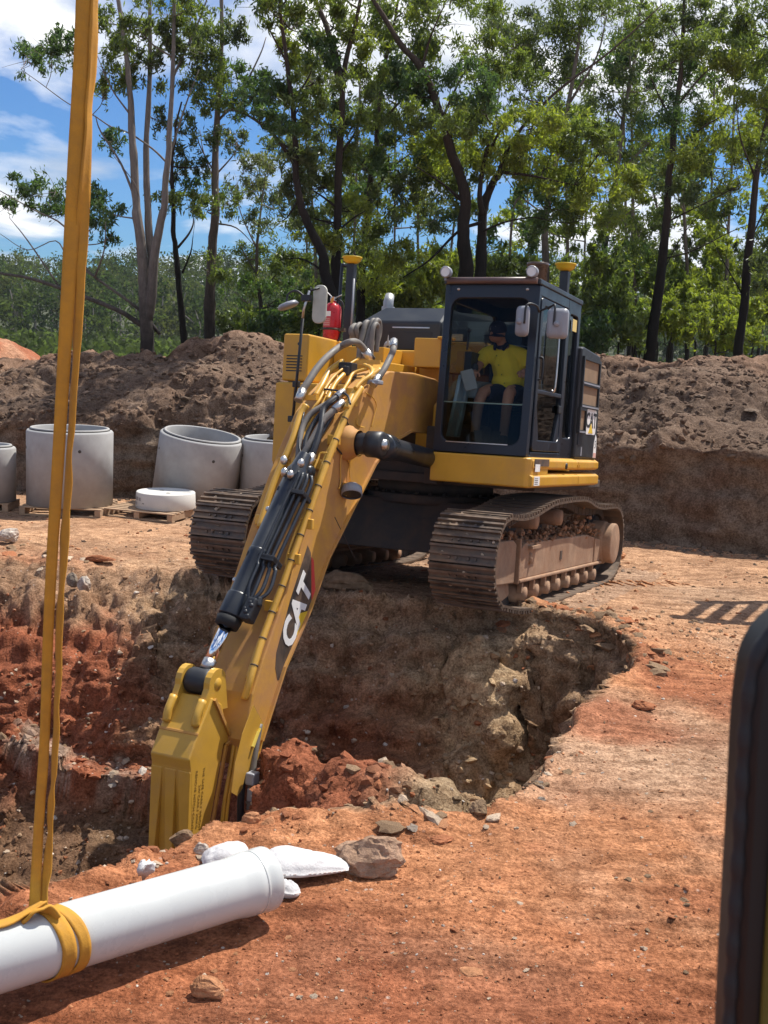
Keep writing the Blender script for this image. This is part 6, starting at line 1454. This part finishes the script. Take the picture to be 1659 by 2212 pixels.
# thinner trees farther back, with loose crowns
r = np.random.default_rng(40)
ORD = ['first','second','third','fourth','fifth','sixth','seventh','eighth','ninth','tenth','eleventh','twelfth','thirteenth','fourteenth','fifteenth','sixteenth','seventeenth','eighteenth','nineteenth','twentieth','twenty-first','twenty-second']
backs = [(690,41,'olive'),(760,38,'mid'),(850,43,'olive'),(905,37,'mid'),(960,45,'olive'),(1090,40,'mid'),(1140,46,'olive'),(1225,39,'mid'),(1255,44,'mid'),(1360,42,'mid'),(1372,38,'dark'),(1485,36,'mid'),(1452,44,'olive'),(1525,42,'olive'),(1562,38,'mid'),(1640,43,'mid'),(1690,39,'mid'),(655,44,'pale'),(1010,42,'dark'),(805,46,'olive')]
desc = ['thin grey tree seen between the dark trunks', 'thin leafy tree farther back in the wood']
for i, (px, y, tn) in enumerate(backs):
    top = r.uniform(60, 330); lean = r.normal(0, 25); st = [(px, 745), (px + lean*.2, 600), (px + lean*.5, 460), (px + lean, top + 80), (px + lean*1.2, top)]
    cl = [(px + lean*(.5 + .6*r.random()) + r.normal(0, 48), r.uniform(top - 20, 640), r.uniform(28, 48), r.uniform(22, 38), tn if r.random() < .7 else 'bright') for _ in range(6)]
    rank_ = sorted(range(len(backs)), key=lambda q: backs[q][0]).index(i); tree('thin gum farther back in the wood, ' + ORD[rank_] + ' of them counted from the left', y, [st], [], cl, r.uniform(.13, .24), M['bark_mid'], 50 + i, group='thin gums farther back in the wood', leaf=(.20, .07), dens=.5, twigs=4, dz=1.5)
# bushes behind the bank
bush = [(1445,690,48,46,'bright',33),(1500,668,44,50,'bright',34),(1545,700,52,42,'bright',32),(1625,690,48,50,'bright',33),(1585,650,40,40,'bright',36),(1420,628,34,46,'mid',35),(1290,660,40,70,'mid',31),(1335,640,40,80,'mid',32),(1365,690,36,50,'mid',31),(1300,720,46,30,'dark',30.5),(1480,610,36,34,'bright',38),(1560,600,36,34,'bright',39),(905,620,52,46,'bright',30),(960,590,44,44,'bright',31),(760,610,40,40,'mid',31),(820,655,50,34,'mid',30),(1100,590,44,40,'mid',32),(690,650,36,40,'mid',32),(650,690,44,34,'mid',31.5),(595,695,44,30,'dark',32),(535,690,38,34,'mid',34),(500,700,30,24,'olive',36),(1655,640,36,40,'bright',36),(1520,560,34,40,'mid',40),(1440,560,36,40,'olive',40),(1380,600,34,40,'mid',39),(1610,590,34,40,'olive',41)]
lab = {'bright': 'light green bush growing behind the dirt bank', 'mid': 'mid green bush growing behind the dirt bank', 'dark': 'dark green bush growing behind the dirt bank', 'olive': 'olive bush growing behind the dirt bank'}
for i, (px, py, rx, ry, tn, y) in enumerate(bush):
    rr_ = np.random.default_rng(300 + i); cl = [(px + rr_.normal(0, rx*.5), py + rr_.normal(0, ry*.5), rx*.6, ry*.6, tn) for _ in range(7)]
    same_ = sorted(q[0] for q in bush if q[4] == tn); tree(lab[tn] + ', ' + ORD[same_.index(px)] + ' from the left', y, [[(px, 765), (px + rr_.normal(0, 6), 730), (px + rr_.normal(0, 10), py)]], [], cl, .09, M['bark_mid'], 400 + i, name='bush', cat='bush', group={'bright': 'light green bushes behind the bank', 'mid': 'mid green bushes behind the bank', 'dark': 'dark bushes behind the bank', 'olive': 'olive bushes behind the bank'}[tn], leaf=(.17, .06), dens=.75, twigs=3, dz=.5)

# ------------------------------------------------------------------ wooded hill far behind
hx = np.linspace(-260, 260, 90); hy = np.linspace(120, 430, 60); HX, HY = np.meshgrid(hx, hy)
def hill_z(x, y):
    P_ = np.stack([x*.012, y*.012, x*0], -1); return -1.0 + sstep(170, 390, y)*(19.0 + 6*fbm(P_, 3, 3) + 2.5*np.sin(x*.022 + 1.2))
Vh = np.stack([HX, HY, hill_z(HX, HY)], -1); I = np.arange(5400).reshape(60, 90); Fh = np.stack([I[:-1, :-1], I[:-1, 1:], I[1:, 1:], I[1:, :-1]], -1).reshape(-1, 4)
tag(np_obj('hill', Vh.reshape(-1, 3), Fh, simple('wooded hill floor', (.05,.06,.026), .95, 0, .3, .1), smooth=True), kind='structure')
r = np.random.default_rng(77); n = 1150; tx = r.uniform(-1, 1, n); ty = 185 + 210*r.random(n)**1.05; tx = tx*ty*.46
Cs, Ts = [], []; tk = MB()
for i in range(n):
    x, y = tx[i], ty[i]; z = float(hill_z(np.array([x]), np.array([y]))[0]); h = r.uniform(6.5, 11.5); w = r.uniform(2.0, 3.4); k = int(190*min(1.3, 230/y)); tone_ = np.array([(.05,.074,.03),(.066,.086,.034),(.042,.062,.028),(.085,.095,.044)][r.integers(4)])
    nb = r.integers(4, 8); sub = np.stack([r.normal(0, w*.5, nb), r.normal(0, w*.5, nb), h*r.uniform(.22, 1, nb)], 1); pk = r.integers(0, nb, k)
    Cs.append(np.array([x, y, z]) + sub[pk] + r.normal(size=(k, 3))*np.array([w*.28, w*.28, h*.07])); Ts.append(np.repeat(tone_[None]*r.uniform(.75, 1.25), k, 0)*r.uniform(.7, 1.3, (k, 1)))
    if y < 250: tk.tube([(x, y, z - .5), (x + r.normal(0, .3), y, z + h*.5), (x + r.normal(0, .6), y, z + h*.8)], [.2, .15, .08], 5, cap=False)
nq = 34000; yy_ = 95 + 110*r.random(nq); Cs.append(np.stack([r.uniform(-.46, .46, nq)*yy_, yy_, -.8 + r.random(nq)**1.6*(1.0 + 2.2*r.random(nq))], 1)); Ts.append(np.array([[.06,.078,.034]])*r.uniform(.6, 1.5, (nq, 1)))
V_, F_, c_ = leaf_cards(np.vstack(Cs), .85, .45, r, np.vstack(Ts), .2)
M['leaf_far'] = leaf_mat('far leaves', 0.0)
df = np_obj('distant_forest', V_, F_, M['leaf_far'], colors=c_, cname='leaf'); tag(df, kind='stuff')
tag(tk.build('distant_trunks', simple('far pale bark', (.22,.19,.165), .9)), kind='stuff')
# grass and scrub on the flat beyond the bank
r = np.random.default_rng(9); n = 26000; y = 27 + 55*r.random(n)**1.4; x = r.uniform(-.55, .55, n)*y
C_ = np.stack([x, y, -.35 + np.abs(r.normal(0, .16, n))], 1); tn = np.where(r.random((n, 1)) < .45, np.array([[.15,.13,.06]]), np.array([[.06,.085,.028]]))*r.uniform(.7, 1.3, (n, 1))
V_, F_, c_ = leaf_cards(C_, .55, .10, r, tn, -.9); tag(np_obj('rough_grass', V_, F_, M['leaf'], colors=c_, cname='leaf'), kind='stuff')

# ------------------------------------------------------------------ air
hz_ = MB().box((-420, -12, -6.0), (420, 460, 60)); hv, t, b, out = new_mat('thin haze'); t.nodes.remove(b)
pv_n = nd(t, 'ShaderNodeVolumePrincipled'); pv_n.inputs['Density'].default_value = .00014; pv_n.inputs['Color'].default_value = (.86, .92, 1.0, 1); pv_n.inputs['Anisotropy'].default_value = .2
t.links.new(pv_n.outputs[0], out.inputs['Volume'])
tag(hz_.build('haze', hv), kind='stuff')
# ------------------------------------------------------------------ stones and clods
TN = {'red': np.array([.34,.135,.065]), 'orange': np.array([.46,.22,.11]), 'pale': np.array([.48,.37,.27]), 'white': np.array([.55,.48,.41]), 'brown': np.array([.25,.165,.10]), 'grey': np.array([.25,.205,.165]), 'tan': np.array([.42,.27,.18]), 'bank': np.array([.20,.145,.105]), 'dark': np.array([.13,.085,.065])}
def in_pit(x, y): return bool(inside(np.array([x]), np.array([y]), RXY)[0])
def pick_tone(names, w, k, r): return np.array([TN[names[i]] for i in r.choice(len(names), k, p=np.array(w)/sum(w))])
r = np.random.default_rng(21)
ROCKS4 = [rock_shape(300 + i, 4) for i in range(8)]
# big single rocks, each where the photograph has it
def boulder(label, px, py, z, size, tone, seed, name='rock', rz=0.0, shape=None, knob=.14, sink=.35, cat='rock'):
    v, f = (shape or ROCKS4)[seed % 8]; v = v.copy(); u0 = v/np.linalg.norm(v, axis=1, keepdims=True); v = v*.6 + u0*.32; v = v*(1 + knob*fbm(u0*1.7 + seed, 4, seed)[:, None] + .10*fbm(u0*5 + seed, 3, seed)[:, None] - knob*.5*sstep(.15, .4, fbm(u0*3.2 + seed*2, 2, seed+5))[:, None]); v /= np.abs(v).max(0)
    v = v*np.array(size)/2; c = np.repeat(TN[tone][None], len(v), 0)*(1 + .25*fbm(v*9/size[0]*.3 + 4, 3, seed))[:, None]
    if tone in ('white', 'pale'): c = c*(1 - .45*sstep(.0, .4, fbm(v*5/size[0]*.4, 3, seed+9)))[:, None] + np.array([.08,.03,.015])*sstep(.0, .4, fbm(v*5/size[0]*.4, 3, seed+9))[:, None]
    p = on_z(px, py, z); o = np_obj(name, v, f, M['clod'], smooth=False, colors=np.clip(c, .01, 1)); o.location = (p[0], p[1], z + size[2]/2*(1 - sink)); o.rotation_euler = (0, 0, rz); return tag(o, label, cat)
boulder('large pale pitted boulder lying right of the white sandbag', 802, 1878, 0, (.40,.27,.235), 'tan', 4, rz=.1, knob=.30)
boulder('orange brown rock on the dirt in front of the pipe', 446, 2150, 0, (.16,.13,.105), 'orange', 1, knob=.2)
boulder('rounded brown boulder at the pit rim beside the stick', 392, 1828, -.02, (.145,.13,.12), 'brown', 2, rz=.4)
boulder('angular orange rock on the pit rim next to the stick hoses', 541, 1788, .0, (.115,.10,.12), 'orange', 3, knob=.2)
boulder('smaller orange rock touching the angular one on the rim', 580, 1790, .0, (.10,.08,.085), 'orange', 4, rz=1.1)
boulder('flat grey stone lying inside the pit below the far wall', 826, 1676, -1.0, (.21,.15,.14), 'grey', 5, sink=.2)
boulder('thin red clay slab on the right rim of the pit', 1200, 1648, .0, (.165,.11,.05), 'red', 6, knob=.1, sink=.1)
boulder('rusty rock standing on the near rim below the heap', 812, 1768, .0, (.14,.11,.125), 'orange', 7, rz=.7)
boulder('brown clod at the corner of the near rim', 1036, 1764, .0, (.16,.12,.12), 'brown', 2, rz=1.9)
boulder('flat pinkish stone flush with the bare dirt', 1020, 2104, 0, (.115,.09,.028), 'orange', 4, knob=.06, sink=.3)
boulder('pale boulder at the far left beside the pallets', 18, 1168, -.08, (.30,.24,.21), 'white', 3, rz=.5)
boulder('grey white boulder on the sloping bank behind the sling', 184, 1276, -.25, (.19,.17,.22), 'white', 5)
boulder('brown boulder next to the grey white one on the slope', 158, 1264, -.22, (.17,.15,.19), 'grey', 6, rz=.8)
boulder('white lump of rock between the stick and the pipe', 436, 1848, .0, (.10,.08,.09), 'white', 1, knob=.3)
boulder('dark red flat rock on the level dirt behind the slope', 214, 1212, -.08, (.42,.2,.09), 'red', 0, knob=.2)
boulder('broad grey brown rock at the pit edge under the tracks', 745, 1275, .14, (.62,.4,.26), 'brown', 1, knob=.25)
boulder('pale round stone on the trench rim below the tracks', 765, 1300, .1, (.16,.13,.14), 'pale', 4)
boulder('small red clod pile on the dirt behind the pale boulder', 948, 1822, 0, (.17,.13,.055), 'red', 3, knob=.35)
boulder('rusty clod lying on the dirt right of the pit corner', 1385, 1532, 0, (.24,.17,.10), 'red', 7, knob=.35)
boulder('pinkish stone block beside the far track', 1335, 1206, -.1, (.30,.2,.14), 'orange', 5)
boulder('white stone low on the slope of the right hand bank', 1492, 796, 1.9, (.001,.001,.001), 'white', 5) if False else None
# stones one can count, on the near ground, on the heap, on the rim
def stone_set(tone, k):
    out = []
    for i in range(k):
        v, f = ROCKS2[r.integers(len(ROCKS2))]; v = v*(1 + .08*r.normal(size=(len(v), 1)))
        c = np.repeat((TN[tone]*r.uniform(.85, 1.25)*(1.0 if tone == 'bank' else 1.3))[None], len(v), 0); out.append(np_mesh('stone', v, f, M['clod'], colors=np.clip(c, .01, 1)))
    return out
SETS = {t: stone_set(t, 6) for t in ('red', 'orange', 'pale', 'brown', 'grey', 'bank')}
CW = {'red': 'dark red', 'orange': 'orange brown', 'pale': 'pale', 'brown': 'dull brown', 'grey': 'greyish', 'bank': 'earth brown'}
def put_stone(x, y, z, s, tone, label, group, name='stone'):
    label, group = label.format(CW[tone]), CW[tone] + ' ' + group
    o = bpy.data.objects.new(name, SETS[tone][r.integers(6)]); COL.objects.link(o); o.location = (x, y, z + s*.06); o.scale = (s*r.uniform(.8, 1.3), s*r.uniform(.7, 1.1), s*r.uniform(.45, .8)); o.rotation_euler = (r.uniform(-.3, .3), r.uniform(-.3, .3), r.uniform(0, 6.3))
    tag(o, label, name, group)
zones = [  # px, py, spread, count, tone list, size, label, group
    (980, 1960, (190, 70), 26, ('red','orange'), (.009,.026), 'small {} stone on the churned dirt right of the pipe bell', 'stones right of the pipe bell'),
    (700, 2060, (130, 60), 22, ('orange','red'), (.009,.023), 'small {} stone on the dirt below the bell end of the pipe', 'stones below the pipe bell'),
    (480, 2120, (120, 40), 14, ('orange','pale'), (.009,.026), 'small {} stone in front of the pipe shadow', 'stones in front of the pipe'),
    (1330, 2010, (130, 160), 24, ('pale','orange'), (.008,.022), 'tiny {} stone on the bare dirt towards the window pillar', 'stones near the window pillar'),
    (1430, 1980, (40, 90), 20, ('brown','red'), (.010,.026), '{} clod in the ridge of loose earth beside the track prints', 'clods along the track print ridge'),
    (1250, 1700, (120, 60), 22, ('orange','red','pale'), (.010,.028), 'small {} stone on the open ground right of the pit rim', 'stones right of the pit rim')]
for px, py, (sx, sy), n, tns, (s0, s1), lb, gr in zones:
    k = 0
    while k < n:
        g = on_z(r.normal(px, sx), r.normal(py, sy), 0)
        if in_pit(g[0], g[1]): continue
        put_stone(g[0], g[1], ground_at(g[0], g[1]), r.uniform(s0, s1)*(g[1]/5)**.5, tns[r.integers(len(tns))], lb, gr); k += 1
# clods along the far right rim of the pit and under the tracks
def along(pxs, n, jit, s0, s1, tns, lb, gr, name, up=0.0):
    S_ = spline([on_z(a, b, 0)[:2] for a, b in pxs], 8)
    for _ in range(n):
        p = S_[r.integers(len(S_))] + r.normal(size=2)*jit; z = ground_at(p[0], p[1])
        put_stone(p[0], p[1], z, s0 + (s1-s0)*r.random()**2.2, tns[r.integers(len(tns))], lb, gr, name)
along([(1060,1345),(1150,1335),(1230,1345),(1310,1368),(1390,1410),(1400,1450)], 105, (.17,.20), .045, .15, ('brown','brown','red','orange'), '{} clod heaped on the far right rim of the pit', 'clods on the far right pit rim', 'clod')
along([(1180,1655),(1130,1700),(1080,1745)], 22, (.10,.12), .02, .07, ('pale','grey','brown'), '{} stone at the near right corner of the pit rim', 'stones at the near right pit corner', 'stone')
along([(1000,1750),(900,1745),(830,1735),(960,1730)], 52, (.14,.28), .035, .12, ('brown','pale','orange','grey'), 'broken {} rock on the heap at the near end of the pit', 'broken rocks on the near heap', 'stone')
along([(440,1775),(500,1762),(580,1752),(660,1758)], 34, (.12,.12), .02, .07, ('red','orange','red'), '{} clod along the pit rim beside the stick', 'clods beside the stick', 'clod')
along([(280,1900),(330,1868),(380,1840)], 18, (.08,.08), .02, .055, ('red','red','pale'), '{} stone on the rim behind the pipe', 'stones behind the pipe', 'stone')
along([(0,1165),(60,1180),(130,1195)], 16, (.3,.3), .05, .12, ('red','pale','brown'), '{} stone on the level ground at the far left of the pit', 'stones at the far left', 'stone')
# rocks on the bank
vis = np.argwhere((np.abs(BX) < 8.5) & (BP > 1.02) & (BP < 2.05))
for i in r.choice(len(vis), 46, replace=False):
    a, b = vis[i]; p = Pb[a, b]; put_stone(p[0], p[1], p[2], r.uniform(.07, .20), 'bank', '{} rock lying on the slope of the spoil bank', 'rocks on the spoil bank', 'rock')
# the countless rest
def scatter(name, P_, s, tone, mat=M['clod'], shapes=ROCKS, squash=.75):
    v, f, c = merge_rocks(P_, s, r, shapes, tone, squash); o = np_obj(name, v, f, mat, smooth=False, colors=c); return tag(o, kind='stuff')
gi = np.argwhere((GY > 3.7) & (GY < 11.5) & (np.abs(GX) < GY*.42) & ~INS)
sel = gi[r.choice(len(gi), 36000)]; w = sstep(-.25, .45, fbm(P[sel[:, 0], sel[:, 1]]*.8, 3, 77) + .25*r.normal(size=len(sel))); sel = sel[r.random(len(sel)) < .18 + .82*w]
pp = P[sel[:, 0], sel[:, 1]] + r.normal(size=(len(sel), 3))*np.array([.01, .02, 0]); s = .0026 + .012*r.random(len(sel))**5*(pp[:, 1]/5)
s = np.maximum(s, .0006*pp[:, 1])
gt = C[sel[:, 0], sel[:, 1]]*r.uniform(.62, 1.25, (len(sel), 1)); scatter('pebbles', pp, s, np.where(r.random((len(sel), 1)) < .62, gt, pick_tone(['orange','red','pale','brown','white'], [4,4,2.4,2,1.4], len(sel), r)))
gi = np.argwhere((GY >= 11) & (GY < 17.3) & (np.abs(GX) < 7) & ~INS); sel = gi[r.choice(len(gi), 2200)]; pp = P[sel[:, 0], sel[:, 1]]
scatter('loose_gravel', pp, .010 + .05*r.random(len(sel))**4, pick_tone(['brown','orange','bank','red'], [4,2,3,1], len(sel), r))
gi = np.argwhere(INS & (np.abs(GX) < 6.2) & (GZ > -2.6)); sel = gi[r.choice(len(gi), 9500)]; pp = P[sel[:, 0], sel[:, 1]] + N[sel[:, 0], sel[:, 1]]*.0
wl = wallm[sel[:, 0], sel[:, 1]]; s = np.where(wl, .010 + .045*r.random(len(sel))**3, .014 + .075*r.random(len(sel))**3.2); base_c = C[sel[:, 0], sel[:, 1]]
mixm = r.random(len(sel))[:, None]; tone = np.where(mixm < .72, base_c, pick_tone(['pale','red','brown','white'], [3,3,3,1], len(sel), r))
scatter('pit_rubble', pp, s, tone)
bi = np.argwhere((np.abs(BX) < 9.5) & (BP > .98) & (BP < 2.3)); sel = bi[r.choice(len(bi), 13000)]; pp = Pb[sel[:, 0], sel[:, 1]]
clus = sstep(-.2, .4, fbm(pp*.9, 3, 171)); keep = r.random(len(sel)) < .35 + .65*clus; sel, pp = sel[keep], pp[keep]
scatter('bank_clods', pp, .018 + .10*r.random(len(sel))**3.6, Cb[sel[:, 0], sel[:, 1]]*r.uniform(.7, 1.35, (len(sel), 1)))
bi = np.argwhere((np.abs(BX) < 9.5) & (BP > .93) & (BP < 1.12)); sel = bi[r.choice(len(bi), 1500)]; scatter('lip_clods', Pb[sel[:, 0], sel[:, 1]], .02 + .10*r.random(len(sel))**3, Cb[sel[:, 0], sel[:, 1]])
bi = np.argwhere((np.abs(BX) < 9.5) & (BP > .02) & (BP < .2)); sel = bi[r.choice(len(bi), 1200)]; q = Pb[sel[:, 0], sel[:, 1]].copy(); q[:, 1] -= np.abs(r.normal(0, .25, len(q))); q[:, 2] = [ground_at(a, b) for a, b in q[:, :2]]
scatter('foot_clods', q, .015 + .08*r.random(len(q))**3, Cb[sel[:, 0], sel[:, 1]])

# prints of track grousers pressed into the dirt: low broken ridges of earth
def prints(px0, py0, px1, py1, w, pitch, hgt_, seed):
    a, b = on_z(px0, py0)[:2], on_z(px1, py1)[:2]; L = np.linalg.norm(b - a); d = (b - a)/L; n_ = np.array([-d[1], d[0]]); q = np.random.default_rng(seed); V_, F_, C_ = [], [], []
    for u_ in np.arange(0, L, pitch):
        k = 22; o = len(V_); sh = q.normal(0, .006); hh = hgt_*q.uniform(.6, 1.15); v0, v1 = -w*q.uniform(.6, 1), w*q.uniform(.6, 1); tone = np.array([.47, .22, .105])*q.uniform(.8, 1.1)
        for i, v in enumerate(np.linspace(v0, v1, k)):
            nz = float(vnoise(np.array([[v*9 + seed, u_*7, 1.0]]))[0]); h = hh*max(0, .55 + .75*nz)*(1 if 0 < i < k-1 else 0); c = a + d*(u_ + sh + .004*math.sin(v*7 + u_*5)) + n_*v; z = ground_at(c[0], c[1])
            for du, dz in ((-.016, -.015), (-.010, h*.9), (.006, h), (.034, -.012)): e = c + d*du; V_.append((e[0], e[1], z + dz + .004)); C_.append(tone)
        F_ += [[o + i*4 + j, o + (i+1)*4 + j, o + (i+1)*4 + j + 1, o + i*4 + j + 1] for i in range(k-1) for j in range(3)]
    return V_, F_, C_
pv_, pf_, pc_ = [], [], []
for args in ((1180, 1240, 1480, 1232, .30, .16, .022, 9),):
    v, f, c = prints(*args); o = len(pv_); pv_ += v; pf_ += [[i + o for i in q] for q in f]; pc_ += c
tag(np_obj('track_prints', np.array(pv_), np.array(pf_), M['clod'], smooth=False, colors=np.array(pc_)), kind='stuff')
